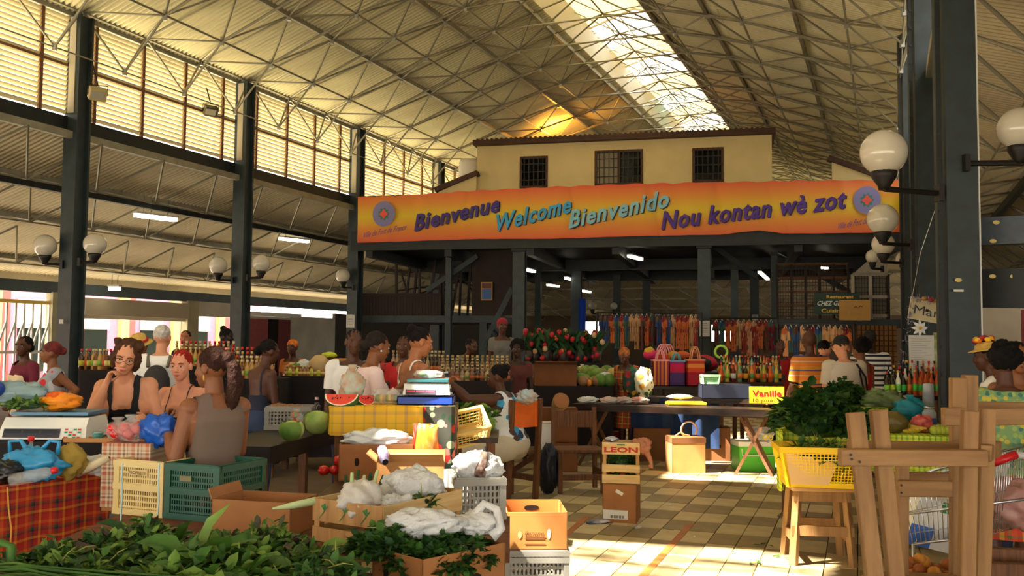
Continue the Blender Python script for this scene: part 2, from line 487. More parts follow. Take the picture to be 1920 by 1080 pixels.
for i in range(-16, 14):
    for j in range(-5, 28):
        c = TF(ob[0]+(i+0.5)*TW, ob[1]+(j+0.5)*TL)
        cells.append((c.y, i, j, c))
def in_view(c):
    v_ = CROT.transposed() @ (c-Vector((0, 0, CAMZ)))
    x = 960+F*v_.x/-v_.z; y = 540-F*v_.y/-v_.z
    return 1000 < x < 1760 and 800 < y < 1120
cells.sort()
cnt = 0; restL, restD = MB(), MB()
for Y, i, j, c in cells:
    dark = ((i//2)+j) % 2
    if (i, j) in () : continue
    if in_view(c) and cnt < 300:
        link('tile', tile_me[dark], floor, loc=c+Vector((0, 0, random.uniform(-0.0012, 0.0012))), rz=-FA); cnt += 1
    else:
        (restD if dark else restL).box(c+Vector((0, 0, -0.004)), (TW-0.008, TL-0.008, 0.016), -FA)
restL.build('tiles', tl[0], floor, kind='stuff'); restD.build('tiles', tl[1], floor, kind='stuff')
for (a, b) in (((1296, 982), (1200, 1086)), ((1101, 968), (1060, 1004))):
    pa, pb = on(a[0], a[1], 0.0055), on(b[0], b[1], 0.0055)
    MB().beam(pa, pb, 0.06, 0.002).build('painted_line', tl[2], floor)

# ground outside
go = hall_obj('floor', kind='structure')
MB().b0(-90, 90, -40, 120, -0.36, -0.22).build('asphalt', mat('street', (150, 142, 128), 0.9), go)

# street front beyond the left aisle and the outer wall pieces
sf = thing('shop_building', 'pink street building with yellow pilasters and white shutters beyond the left aisle', 'building', H(-33, 20, -0.22), -HA)
m_pink = mat('pink_wall', (206, 130, 160), 0.8, var=0.06); m_yel = mat('yellow_pilaster', (246, 214, 120), 0.8); m_red = mat('red_frame', (214, 84, 84), 0.7)
MB().b0(-1, 0, -26, 24, 0, 5).build('wall', m_pink, sf)
for k in range(14):
    y = -24+k*3.4
    MB().b0(0, 0.2, y, y+0.5, 0, 5).build('pilaster', m_yel, sf)
    MB().b0(0, 0.12, y+0.5, y+0.95, 0, 5).build('red_band', m_red, sf)
    w1 = MB().b0(0, 0.08, y+1.4, y+2.7, 0.4, 2.2).build('shop_window', mat('dark_glass', (30, 38, 34), 0.15), sf)
    MB().b0(0.02, 0.16, y+1.35, y+2.75, 2.2, 3.4).build('shutter', mat('white_shutter', (232, 228, 218), 0.7), w1)
wl2 = hall_obj('wall_left', kind='structure')
U = -21.5
def uw(px):   # hall v where the pixel column meets the outer wall
    d = ray(px, 640); # X/Y ratio
    r = d.x/d.y; # u = X hc - Y hs ; v = X hs + Y hc
    Y = U/(r*hc-hs); return r*Y*hs+Y*hc
m_post = mat('pale_post', (176, 170, 140), 0.7, var=0.1, vs=3)
def wpiece(px0, px1, z0, z1, m_, nm, th=0.2, off=0.0):
    return MB().beam(H(U-off, uw(px0), (z0+z1)/2), H(U-off, uw(px1), (z0+z1)/2), th, z1-z0).build(nm, m_, wl2)
wpiece(90, 106, 0, 2.85, m_post, 'post', 0.25); wpiece(345, 366, 0, 2.85, m_post, 'post', 0.25)
wpiece(147, 344, 2.25, 2.75, mat('roller_housing', (190, 176, 150), 0.6), 'roller_housing', 0.4)
wpiece(147, 344, 2.15, 2.25, m_wht, 'roller_edge', 0.12)
wpiece(460, 541, 0, 2.45, m_wht, 'pier', 0.16, 0.1)
wpiece(463, 498, 0, 2.35, mat('faded_red_door', (150, 66, 70), 0.6, var=0.1), 'door_leaf', 0.08, -0.06)
wpiece(500, 517, 0, 2.35, mat('gap_shade', (12, 10, 10), 0.9), 'doorway_shade', 0.05, -0.05)  # solid black plate painted in for the shade of the open gap
wpiece(518, 540, 0, 2.35, mat('dark_red_door', (110, 40, 40), 0.6), 'door_leaf', 0.08, -0.06)
wpiece(541, 625, 0, 2.5, m_wht, 'wall_panel', 0.15)
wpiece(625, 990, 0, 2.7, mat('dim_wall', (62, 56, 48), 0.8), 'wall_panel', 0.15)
wpiece(367, 460, 2.35, 2.85, m_wht, 'lintel', 0.15)
wpiece(460, 560, 2.45, 2.6, mat('white_strip', (236, 232, 224), 0.6), 'lintel', 0.12, -0.05)
# folding lattice gate at far left
gt = thing('lattice_gate', 'white folding lattice gate in the bright opening at far left', 'gate')
m_white = mat('white_paint', (235, 233, 228), 0.5)
mb = MB(); v0, v1 = uw(-60), uw(90); nv = 9
for k in range(nv+1):
    v = v0+(v1-v0)*k/nv
    MB().beam(H(U, v, 0), H(U, v, 2.6), 0.05, 0.05, up=H(0, 1, 0)).build('upright', m_white, gt)
    if k < nv:
        v2 = v0+(v1-v0)*(k+1)/nv
        MB().beam(H(U, v, 1.25), H(U, v2, 2.0), 0.04, 0.05).build('diagonal', m_white, gt)
MB().beam(H(U, v0, 2.55), H(U, v1, 2.55), 0.08, 0.1).build('top_rail', m_yel, gt)
MB().beam(H(U, v0, 1.2), H(U, v1, 1.2), 0.06, 0.08).build('mid_rail', m_white, gt)
# right outer wall
wr = hall_obj('wall_right', kind='structure')
MB().beam(H(8.0, 3, 1.55), H(8.0, 40, 1.55), 0.15, 3.1).build('wall_panel', m_wht, wr)
# right aisle: beams seen beyond the broad column
MB().beam(P(1826, 436, 9.3), P(1990, 428, 8.8), 0.16, 0.27).build('cross_beam', mat('slate_beam', (70, 80, 92), 0.5, var=0.15), wr)
MB().beam(P(1826, 541, 9.3), P(1990, 541, 8.8), 0.12, 0.38).build('cross_plate', m_dark2, wr)
# back wall of the hall
wb = hall_obj('wall_back', kind='structure')
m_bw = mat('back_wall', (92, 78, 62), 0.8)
def u_at(px, v=55.0):
    d = ray(px, 640); Y = v/(d.x/d.y*hs+hc); return d.x/d.y*Y*hc-Y*hs, Y
cu_ = -22.0
for (x0, x1, y0, y1) in ((866, 884, 607, 655), (886, 930, 607, 655), (1096, 1124, 603, 640), (1332, 1351, 609, 640), (1356, 1371, 609, 640), (1492, 1497, 606, 625)):
    ua, Ya = u_at(x0); ub, Yb = u_at(x1); zt, zb = P(x0, y0, Ya).z, P(x0, y1, Ya).z
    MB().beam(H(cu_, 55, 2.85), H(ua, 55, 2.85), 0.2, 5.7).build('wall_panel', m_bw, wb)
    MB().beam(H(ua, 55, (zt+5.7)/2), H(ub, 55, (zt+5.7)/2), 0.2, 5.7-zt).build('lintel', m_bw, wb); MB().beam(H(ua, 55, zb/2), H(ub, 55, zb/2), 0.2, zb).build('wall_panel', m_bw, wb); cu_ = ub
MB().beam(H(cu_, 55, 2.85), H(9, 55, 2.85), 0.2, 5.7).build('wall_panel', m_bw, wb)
for k in range(6):
    ua = -22+k*5.17; q = [H(ua, 42, 5.6), H(ua+5.15, 42, 5.6), H(ua+5.15, 54.8, 3.2), H(ua, 54.8, 3.2)]
    MB().add(q+[p_+Vector((0, 0, .04)) for p_ in q], [(0,1,2,3),(7,6,5,4),(0,4,5,1),(1,5,6,2),(2,6,7,3),(3,7,4,0)]).build('aisle_sheet', m_sheet2, wb)
    for j in range(5):
        v_ = 43+j*2.4; z_ = 5.6-(v_-42)*.1875
        MB().beam(H(ua, v_, z_-.08), H(ua+5.15, v_, z_-.08), .08, .1).build('purlin', m_steel, wb)
        for i in range(3): MB().tube([H(ua+i*1.7, v_, z_-.1), H(ua+i*1.7+.85, v_+1.2, z_-.7), H(ua+i*1.7+1.7, v_, z_-.1)], .022, 5).build('strut', m_steel, wb)
wf = hall_obj('unseen_sky_block', kind='structure')
MB().beam(H(-15, V0, 7.6), H(1, V0, 7.6), 0.2, 8.6).build('gable', m_sheet2, wf)  # unseen end wall added behind the camera to cut sky fill
MB().beam(H(-22, V0, 3.9), H(-15, V0, 3.9), 0.2, 1.6).build('gable', m_sheet2, wf); MB().beam(H(1, V0, 3.9), H(9, V0, 3.9), 0.2, 1.6).build('gable', m_sheet2, wf)  # same unseen blocker continued across the two aisles
MB().beam(H(-15, 55, 8.6), H(1, 55, 8.6), 0.2, 5.8).build('gable', m_sheet2, wb)
# ================================================================ mezzanine with offices and banner
MA = P(668, 640, 26.4); MBp = P(1700, 640, 23.1); MA.z = 0; MBp.z = 0
mdir = (MBp-MA); ML = mdir.length; mdir.normalize(); mper = Vector((-mdir.y, mdir.x, 0))
MANG = math.atan2(mdir.y, mdir.x)
def MP(s, t, z): return MA + mdir*s + mper*t + Vector((0, 0, z))
def mpx(px, py, t=0.0):
    """s and height where the view through this pixel meets the vertical plane t metres behind the mezzanine front"""
    d = ray(px, py); n = mper; k = (MA+n*t - Vector((0, 0, CAMZ))).dot(n)/d.dot(n)
    p = Vector((0, 0, CAMZ))+d*k
    return (p-MA).dot(mdir), p.z
m_cream = mat('cream_render', (214, 194, 142), 0.8, var=0.05, vs=1.5)
mezz = link('trim_1', None, None, kind='structure')
def mbox(s0, s1, t0, t1, z0, z1, nm, m_, par=mezz):
    mb = MB(); c = MP((s0+s1)/2, (t0+t1)/2, (z0+z1)/2)
    mb.box(c, (abs(s1-s0), abs(t1-t0), abs(z1-z0)), MANG); return mb.build(nm, m_, par)
DZ = 4.25
mbox(-0.2, ML+0.1, 0.0, 13, DZ, DZ+0.14, 'deck', m_dark2)
mbox(-0.2, ML+0.1, -0.05, 0.12, DZ-0.12, DZ+0.42, 'edge_beam', m_dark2)
for i in range(7): mbox(0.2+i*(ML-0.5)/6, 0.4+i*(ML-0.5)/6, 0.1, 13, DZ-0.3, DZ, 'joist', m_dark2)
mbox(-0.2, ML, 5.0, 5.2, DZ-0.35, DZ, 'cross_beam', m_dark2); mbox(-0.2, ML, 10, 10.2, DZ-0.35, DZ, 'cross_beam', m_dark2)
mb = MB(); mb.beam(MP(-0.1, 0, 5.66), MP(ML+0.1, 0, 5.66), 0.05, 0.05); mb.build('handrail', m_rust, mezz)
for i in range(13): MB().beam(MP(i*ML/12, 0.03, DZ+0.1), MP(i*ML/12, 0.03, 5.66), 0.03, 0.03, up=mper).build('baluster', m_rust, mezz)
# columns under the mezzanine: (left px, right px, depth)
ucol = [(962, 985, 25.6, 'at the front, left of centre'), (1003, 1014, 33, 'slim, behind the front left one'), (1071, 1090, 30.5, 'further back, by the blue cloth'), (1150, 1163, 34, 'slim, above the straw hats'), (1309, 1332, 24.4, 'at the front with a white notice on it'), (1371, 1385, 29.5, 'right of the noticed column'),
        (1407, 1423, 33, 'behind, with a small photo pinned on it'), (1447, 1458, 26, 'slim, at the left edge of the grilled stall'), (1205, 1219, 36, 'far back at the centre of the hall'), (835, 846, 26.6, 'slim, left of the blue painted panel'), (900, 914, 27.4, 'at the stair beside the blue painted panel')]
for x0, x1, Y, lb in ucol:
    p = P((x0+x1)/2, 640, Y); p.z = 0; wd = (x1-x0)*Y/F
    t = thing('mezzanine_column', 'dark mezzanine column %s' % lb, 'column', p, MANG, 'columns under the mezzanine')
    mb = MB(); mb.box((0, -wd*0.42, DZ/2-0.1), (wd, 0.03, DZ-0.2)); mb.box((0, wd*0.42, DZ/2-0.1), (wd, 0.03, DZ-0.2)); mb.box((0, 0, DZ/2-0.1), (0.04, wd*0.8, DZ-0.2))
    mb.build('shaft', m_dark, t)
    MB().box((0, 0, DZ-0.14), (wd*1.25, wd*1.1, 0.08)).build('cap_plate', m_dark2, t)
# braces
for a, b, Y in (((1335, 460), (1420, 520), 26), ((1460, 470), (1560, 520), 27), ((960, 540), (905, 650), 26.4), ((895, 480), (800, 545), 27), ((1545, 520), (1660, 590), 26)):
    MB().beam(P(*a, Y), P(*b, Y), 0.12, 0.14).build('brace', m_dark, mezz)

# office block on the deck
hs0, hz = mpx(895, 277, 2.6); hs1, hz1 = mpx(1447, 250, 2.6); HT = (hz+hz1)/2
print('office', hs0, hs1, hz, hz1)
off = thing('mezzanine_office', 'cream rendered office block with brown roof edge standing on the mezzanine above the banner', 'building', MP(hs0, 2.6, DZ+0.14), MANG)
def oinv(s, t, z): return Vector((s-hs0, t-2.6, z-(DZ+0.14)))
W = hs1-hs0; Hh = HT-(DZ+0.14)
holes = []
for (xa, ya, xb, yb) in ((975, 294, 1027, 352), (1115, 283, 1206, 346), (1298, 278, 1357, 341)):
    s0, z1 = mpx(xa, ya, 2.6); s1, z0 = mpx(xb, yb, 2.6); s0 -= hs0; s1 -= hs0; z1 -= DZ+0.14; z0 -= DZ+0.14
    holes.append((s0, s1, z0, z1))
mb = MB(); x = 0; wt = 0.18
for (s0, s1, z0, z1) in holes:
    mb.b0(x, s0, 0, wt, 0, Hh); mb.b0(s0, s1, 0, wt, 0, z0); mb.b0(s0, s1, 0, wt, z1, Hh); x = s1
mb.b0(x, W, 0, wt, 0, Hh); mb.build('front_wall', m_cream, off)
MB().b0(W-wt, W, wt, 6.2, 0, Hh).build('side_wall', m_cream, off); MB().b0(0, wt, wt, 6.2, 0, Hh).build('side_wall', m_cream, off)
MB().b0(wt, W-wt, 6.0, 6.2, 0, Hh).build('back_wall', m_cream, off); MB().b0(wt, W-wt, wt, 6, 0, 0.02).build('office_floor', m_dark2, off)
MB().b0(-0.08, W+0.1, -0.25, 6.4, Hh, Hh+0.15).build('roof', m_rust, off)
rr = MB()
for i in range(int(W/0.15)): rr.box((i*0.15+0.05, 3.1, Hh+0.17), (0.07, 6.6, 0.05))
rr.build('roof_ribs', m_rust, off, kind='stuff')
m_fr = mat('window_brown', (74, 44, 26), 0.6); m_iron = mat('black_iron', (22, 18, 16), 0.5)
for k, (s0, s1, z0, z1) in enumerate(holes):
    mb = MB()
    for (a, b, c, d) in ((s0, s0+0.07, z0, z1), (s1-0.07, s1, z0, z1), (s0, s1, z1-0.07, z1), (s0, s1, z0, z0+0.07)): mb.b0(a, b, -0.03, 0.1, c, d)
    if k == 1: mb.b0((s0+s1)/2-0.04, (s0+s1)/2+0.04, -0.03, 0.1, z0, z1)
    f_ = mb.build('window_frame', m_fr, off)
    n = 10 if k == 1 else 6
    gb = MB()
    for i in range(1, n): xx = s0+(s1-s0)*i/n; gb.b0(xx-0.012, xx+0.012, -0.05, -0.03, z0, z1)
    for i in range(1, 4): zz = z0+(z1-z0)*i/4; gb.b0(s0, s1, -0.05, -0.03, zz-0.012, zz+0.012)
    gb.build('grille', m_iron, f_)
    if k == 1: MB().b0(s0+0.07, (s0+s1)/2-0.04, 0.05, 0.07, z0+0.07, z1-0.07).build('curtain', mat('grey_curtain', (150, 140, 120), 0.8), f_)
    MB().b0(s0+0.05, s1-0.05, 0.12, 0.13, z0+0.05, z1-0.05).build('pane', mat('window_glass', (40, 46, 44), 0.08, alpha=0.35), f_)
ol = bpy.data.lights.new('office_lamp', 'POINT')
# low roofs at either side of the office
for (a, b, c, zl, nm, lb) in (((822, 360), (893, 328), (893, 362), 2.38, 'stair_parapet', 'cream stair parapet with brown sloping coping left of the office'), ((1560, 300), (1640, 333), (1560, 335), 2.38, 'stair_parapet', 'cream stair parapet with brown sloping coping right of the office')):
    s0, z0 = mpx(*a, zl); s1, z1 = mpx(*b, zl); zb = mpx(*c, zl)[1]-0.2
    t = thing(nm, lb, 'wall', MP(0, zl, 0), MANG)
    mb = MB(); mb.add([(s0, 0, zb), (s1, 0, zb), (s1, 0, z1), (s0, 0, z0), (s0, 0.15, zb), (s1, 0.15, zb), (s1, 0.15, z1), (s0, 0.15, z0)], [(0,1,2,3),(7,6,5,4),(0,4,5,1),(1,5,6,2),(2,6,7,3),(3,7,4,0)])
    mb.build('wall', m_cream, t)
    MB().beam((s0-0.1, 0.05, z0+0.06), (s1+0.05, 0.05, z1+0.06), 0.3, 0.14).build('coping', m_rust, t)
s0, z0 = mpx(880, 335, 3.6)
t = thing('water_tank', 'small white round water tank behind the left end of the office', 'tank', MP(s0, 3.6, DZ+0.14), MANG)
tz = z0-(DZ+0.14)
MB().lathe([(0.28, tz), (0.34, tz+0.05), (0.34, tz+0.5), (0.28, tz+0.6), (0.0, tz+0.62)], n=16).build('barrel', m_white, t, True)
MB().box((0, 0, tz/2), (0.6, 0.6, tz)).build('plinth', m_dark2, t)

# ---- banner
def bnr(px, py): return mpx(px, py, -0.12)
ban = thing('banner', 'long orange and yellow welcome banner hung along the mezzanine rail', 'banner', MP(0, -0.12, 0), MANG)
bm = bpy.data.materials.new('banner_print'); bm.use_nodes = True
nt = bm.node_tree; N = nt.nodes; L = nt.links; b = N['Principled BSDF']; b.inputs['Roughness'].default_value = 0.55
tc = N.new('ShaderNodeTexCoord'); sp = N.new('ShaderNodeSeparateXYZ'); r = N.new('ShaderNodeValToRGB'); L.new(tc.outputs['Generated'], sp.inputs[0]); L.new(sp.outputs[2], r.inputs[0]); L.new(r.outputs[0], b.inputs['Base Color'])
el = r.color_ramp.elements
while len(el) < 5: el.new(0.5)
for e, (p, c) in zip(el, [(0, (216, 84, 50)), (0.25, (220, 138, 44)), (0.5, (220, 190, 34)), (0.75, (222, 140, 46)), (1.0, (214, 78, 48))]): e.position = p
for e, (p, c) in zip(el, [(0, (216, 84, 50)), (0.25, (220, 138, 44)), (0.5, (220, 190, 34)), (0.75, (222, 140, 46)), (1.0, (214, 78, 48))]): e.color = (*lin(c), 1)
bs0, _ = bnr(671, 400); bs1, _ = bnr(1697, 400)
tops = [(671, 370), (780, 365), (900, 357), (1030, 351), (1180, 345), (1350, 342), (1500, 339), (1697, 337)]
bots = [(671, 455), (780, 452), (900, 448), (1030, 448), (1180, 443), (1350, 440), (1424, 432), (1470, 438), (1697, 436)]
def interp(tab, s):
    pts = [bnr(*q) for q in tab]
    for (a, za), (b_, zb) in zip(pts, pts[1:]):
        if s <= b_: return za+(zb-za)*max(0, (s-a)/(b_-a))
    return pts[-1][1]
def folds(s, v):
    y = 0.018*math.sin(s*5.2)+0.012*math.sin(s*11.3+v*2)+0.01*math.sin(s*2.1+v*5)
    for c_, wd in ((9.9, .5), (3.3, .6), (6.1, .5), (8.2, .5), (11.2, .6)):
        d = (s-c_)-(1-v)*0.35*(1 if c_ > 5 else -1); y += 0.035*math.exp(-(d/0.07)**2)
    return y
def bfn(i, j):
    s = bs0+(bs1-bs0)*i; zt = interp(tops, s)+0.012*math.sin(s*9); zb = interp(bots, s)
    return (s, folds(s, j)-0.02, zb+(zt-zb)*j)
MB().grid(bfn, 260, 10).build('cloth', bm, ban, True)
def text_mesh(txt, size=1.0, extr=0.0, offset=0.02, shear=0.0, space=1.0):
    cu = bpy.data.curves.new('t', 'FONT'); cu.body = txt; cu.size = size; cu.offset = offset; cu.shear = shear; cu.space_character = space
    cu.resolution_u = 2; cu.extrude = extr; cu.fill_mode = 'BOTH'
    o = bpy.data.objects.new('t', cu); COL.objects.link(o)
    dg = bpy.context.evaluated_depsgraph_get(); me = bpy.data.meshes.new_from_object(o.evaluated_get(dg))
    bpy.data.objects.remove(o); bpy.data.curves.remove(cu); return me
def text_on(parent, name, txt, fn, m_, offset=0.02, shear=0.0, space=1.0, caph=None, **kw):
    """fn maps text coordinates (0..1 along the word, cap heights up) to parent coordinates"""
    me = text_mesh(txt, 1.0, 0, offset, shear, space)
    xs = [v.co.x for v in me.vertices]; x0, x1 = min(xs), max(xs); cap = 0.70
    for v in me.vertices: v.co = fn((v.co.x-x0)/(x1-x0), v.co.y/cap)
    me.materials.clear(); me.materials.append(m_)
    for p in me.polygons: p.use_smooth = False
    return link(name, me, parent, **kw)
words = [('Bienvenue', (778, 433), (936, 396), 30, (64, 44, 130)), ('Welcome', (926, 436), (1070, 398), 32, (60, 160, 214)), ('Bienvenido', (1067, 428), (1253, 388), 33, (130, 190, 210)), ('Nou kontan wè zot', (1240, 430), (1583, 390), 33, (78, 44, 140))]
m_sh = mat('letter_shadow', (52, 40, 60), 0.6)
for txt, a, b_, cap, col in words:
    (sa, za), (sb, zb) = bnr(*a), bnr(*b_); ch = bnr(a[0], a[1]-cap)[1]-za
    m_ = mat('print_'+txt[:9], col, 0.5)
    for (off_, yy, mm, nm) in ((0.03, -0.058, m_sh, 'letter_shadow'), (0.0, -0.074, m_, 'lettering')):
        def fn(x, y, o_=off_, yy=yy):
            s = sa+(sb-sa)*x+y*ch*0.16; v = 0.5
            return Vector((s+o_, folds(s, 0.5)+yy, za+(zb-za)*x+y*ch-o_*0.6))
        text_on(ban, nm, txt, fn, mm, offset=0.028, space=1.10)
for (cx, cy, rr_) in ((722, 402, 21), (1625, 376, 26)):
    (sc_, zc) = bnr(cx, cy); rad = abs(bnr(cx+rr_, cy)[0]-sc_)
    for q, (k, cc, dy) in enumerate(((1.0, (128, 124, 176), -0.066), (0.45, (58, 120, 104), -0.070), (0.30, (226, 84, 80), -0.074))):
        n = 28; vs = []
        for i in range(n):
            rk = rad*k*(1 if q == 0 else (1+0.22*math.cos(i*math.pi*2/n*(9 if q == 1 else 4))))
            vs.append((sc_+rk*math.cos(i*2*math.pi/n), folds(sc_, 0.5)+dy, zc+rk*1.08*math.sin(i*2*math.pi/n)))
        MB().add(vs, [tuple(range(n))]).build('emblem', mat('emblem%d' % q, cc, 0.6), ban)
for (a, b_) in (((680, 447), (762, 431)), ((1568, 431), (1652, 414))):
    (sa, za), (sb, zb) = bnr(*a), bnr(*b_); ch = 0.17
    text_on(ban, 'signature', 'Ville de Fort de France', lambda x, y: Vector((sa+(sb-sa)*x+y*0.06, folds(sa+(sb-sa)*x, 0.1)-0.066, za+(zb-za)*x+y*ch)), mat('signature_ink', (74, 74, 150), 0.6), offset=-0.004)

# ---- under the mezzanine, left: landing with balustrade, stair, painted panel
gal = link('trim_2', None, None, kind='structure')
gs0 = mpx(675, 590, 1.6)[0]; gs1, gz = mpx(925, 592, 1.6); gz0 = mpx(925, 605, 1.6)[1]
mbox(gs0, gs1, 1.6, 5.5, gz0, gz, 'landing', m_dark, gal)
m_bal = mat('dark_brown_wood', (38, 22, 14), 0.7, var=0.25, vs=4)
ztop = mpx(800, 552, 1.65)[1]
mbox(gs0, gs1-1.6, 1.6, 1.66, ztop-0.05, ztop+0.03, 'handrail', m_bal, gal)
nb = 26
for i in range(nb):
    s_ = gs0+(gs1-1.6-gs0)*(i+0.5)/nb
    mbox(s_-0.045, s_+0.045, 1.62, 1.65, gz, ztop-0.05, 'balustrade_board', m_bal, gal)
for i in range(14):
    s_ = gs0+0.1+i*0.27
    MB().beam(MP(s_, 4.5, gz), MP(s_+random.uniform(-0.1, 0.3), 4.5, DZ), 0.07, 0.07, up=mper).build('post', m_bal, gal)
for i in range(8):
    MB().beam(MP(gs0+random.uniform(0, 4), 4.6, gz+random.uniform(0.6, 1.5)), MP(gs0+random.uniform(0, 4.4), 4.6, gz+random.uniform(0.6, 1.9)), 0.05, 0.05, up=mper).build('rail', m_bal, gal)
st = thing('staircase', 'dark steel stair from the market floor up to the landing with balustrade', 'staircase', MP(gs1, 3, 0), MANG)
for k in (0, 0.9):
    MB().beam((0.9, k, 0.2), (-0.9, k, gz), 0.06, 0.22, up=(0, 1, 0)).build('stringer', m_dark2, st)
for i in range(9): MB().box((0.8-i*0.2, 0.45, 0.25+i*(gz-0.2)/9), (0.26, 0.9, 0.03)).build('tread', m_dark2, st)
pp, pz1 = mpx(902, 529, 1.4); pq, pz0 = mpx(923, 563, 1.4)
pn = thing('painted_panel', 'small panel with gold frame, brown above and blue below, at the landing', 'panel', MP(pp, 1.4, pz0), MANG)
MB().b0(0, pq-pp, 0, 0.04, 0, pz1-pz0).build('frame', mat('gold_frame', (160, 120, 40), 0.5), pn)
MB().b0(0.03, pq-pp-0.03, -0.012, 0, 0.03, (pz1-pz0)*0.62).build('blue_field', mat('panel_blue', (48, 84, 150), 0.5), pn)
MB().b0(0.03, pq-pp-0.03, -0.012, 0, (pz1-pz0)*0.66, pz1-pz0-0.03).build('brown_field', mat('panel_brown', (92, 40, 20), 0.5), pn)
mbox(pp-0.3, pq+0.6, 1.5, 1.6, gz, DZ, 'stair_screen', m_bal, gal)

# ---- under the mezzanine, right: grilled two-storey stall
rs0, rz1 = mpx(1452, 598, 1.2); rs1, _ = mpx(1700, 605, 1.2); rz0 = mpx(1500, 614, 1.2)[1]
mbox(rs0, rs1, 1.2, 4.5, rz0, rz1, 'upper_floor', m_dark, gal)
# grille shelves
sh = thing('grilled_stall', 'brown wooden grilled upper stall behind the restaurant sign', 'stall', MP(rs0+0.1, 1.5, rz1), MANG)
WW = (rs1-rs0)*0.55; HH = DZ-rz1-0.5
for i in range(6): MB().b0(i*WW/5-0.03, i*WW/5+0.03, 0, 0.06, 0, HH).build('post', m_bal, sh)
for i in range(5): MB().b0(0, WW, 0, 0.05, i*HH/4-0.03, i*HH/4+0.03).build('rail', mat('stall_brown', (96, 62, 34), 0.7, var=0.2), sh)
gb = MB()
for i in range(int(WW/0.07)): gb.b0(i*0.07, i*0.07+0.012, 0.05, 0.06, 0, HH)
for i in range(int(HH/0.09)): gb.b0(0, WW, 0.05, 0.06, i*0.09, i*0.09+0.012)
gb.build('mesh_wires', m_rust, sh, kind='stuff')
# pale gabled kiosk
ks0, kz0 = mpx(1600, 600, 1.4); ks1, kz1 = mpx(1665, 514, 1.4); kt = mpx(1640, 486, 1.4)[1]
kk = thing('gabled_kiosk', 'little pale gabled kiosk front with grilled windows beside the right columns', 'kiosk', MP(ks0, 1.4, rz1), MANG)
kw = ks1-ks0; kh = kz1-rz1; kg = kt-rz1
m_kk = mat('kiosk_pale', (176, 166, 150), 0.7, var=0.1)
MB().add([(0, 0, kh), (kw, 0, kh), (kw, 0, kg), (kw*0.55, 0, kg+0.05), (0, 0.15, kh), (kw, 0.15, kh), (kw, 0.15, kg), (kw*0.55, 0.15, kg+0.05)], [(0,1,2,3),(7,6,5,4),(0,4,5,1),(1,5,6,2),(2,6,7,3),(3,7,4,0)]).build('gable', m_kk, kk)
for i in range(3): MB().b0(i*kw/2-0.04, i*kw/2+0.04, 0, 0.1, 0, kh).build('post', m_kk if i < 2 else m_bal, kk)
for zz in (0.1, kh*0.5, kh): MB().b0(0, kw, 0.0, 0.08, zz-0.04, zz+0.04).build('rail', m_kk, kk)
gb = MB()
for i in range(12): gb.b0(i*kw/12, i*kw/12+0.012, 0.05, 0.06, 0, kh)
for i in range(10): gb.b0(0, kw, 0.05, 0.06, i*kh/10, i*kh/10+0.012)
gb.build('grille', m_iron, kk, kind='stuff')
MB().b0(0.05, kw-0.05, 0.12, 0.14, 0.1, kh).build('back_panel', mat('kiosk_back', (120, 112, 96), 0.7), kk)
# restaurant sign
a_, z1 = mpx(1527, 549, 0.9); b__, z0 = mpx(1612, 590, 0.9)
sg = thing('restaurant_sign', 'dark green restaurant sign half covered by a cardboard sheet', 'sign', MP(a_, 0.9, z0), MANG)
sw, shh = b__-a_, z1-z0
MB().b0(0, sw, 0, 0.05, 0, shh).build('board', mat('sign_green', (20, 52, 40), 0.5), sg)
mg, mwht = mat('sign_gold', (222, 178, 70), 0.5), mat('sign_white', (226, 226, 216), 0.5)
text_on(sg, 'lettering', 'Restaurant', lambda x, y: Vector((sw*(0.27+0.6*x), -0.005, shh*0.74+y*shh*0.15)), mg, offset=0.03)
text_on(sg, 'lettering', 'CHEZ GE', lambda x, y: Vector((sw*(0.05+0.52*x)+y*0.03, -0.005, shh*0.42+y*shh*0.2)), mwht, offset=0.02)
text_on(sg, 'lettering', 'Cuisine', lambda x, y: Vector((sw*(0.15+0.5*x), -0.005, shh*0.1+y*shh*0.17)), mg, offset=0.03)
a_, z1 = mpx(1573, 563, 0.8); b__, z0 = mpx(1631, 601, 0.8)
cs = thing('cardboard_sheet', 'flat brown carton hung over the right half of the restaurant sign', 'carton', MP(a_, 0.8, z0), MANG)
MB().b0(0, b__-a_, -0.12, 0.02, 0, z1-z0).build('carton', mat('carton_tan', (196, 150, 84), 0.8, var=0.05), cs)
mb = MB().tube([(0.35, -0.125, 0.32), (0.4, -0.125, 0.36), (0.45, -0.125, 0.31), (0.5, -0.125, 0.37), (0.56, -0.125, 0.36)], 0.008, 4); mb.build('scribble', m_iron, cs)
MB().box((0.45, 0.3, rz1-z0-0.02-0.0), (0.02, 0.5, 0.02)).build('hook', m_iron, cs)
# wicker screen behind the shoppers
a_, z1 = mpx(1597, 610, 1.0); b__, z0 = mpx(1682, 690, 1.0)
sc = thing('bamboo_screen', 'tan checked cane screen behind the man in the striped shirt', 'screen', MP(a_, 1.0, 0), MANG)
MB().b0(0, b__-a_, 0, 0.02, 0.2, z1).build('sheet', mat('cane_tan', (150, 104, 52), 0.8, var=0.2, vs=3), sc)
gb = MB()
for i in range(10): gb.b0(i*(b__-a_)/10, i*(b__-a_)/10+0.03, -0.02, 0, 0.2, z1)
for i in range(14): gb.b0(0, b__-a_, -0.03, -0.02, 0.2+i*(z1-0.2)/14, 0.22+i*(z1-0.2)/14)
gb.build('lattice', mat('cane_dark', (70, 40, 18), 0.8), sc, kind='stuff')

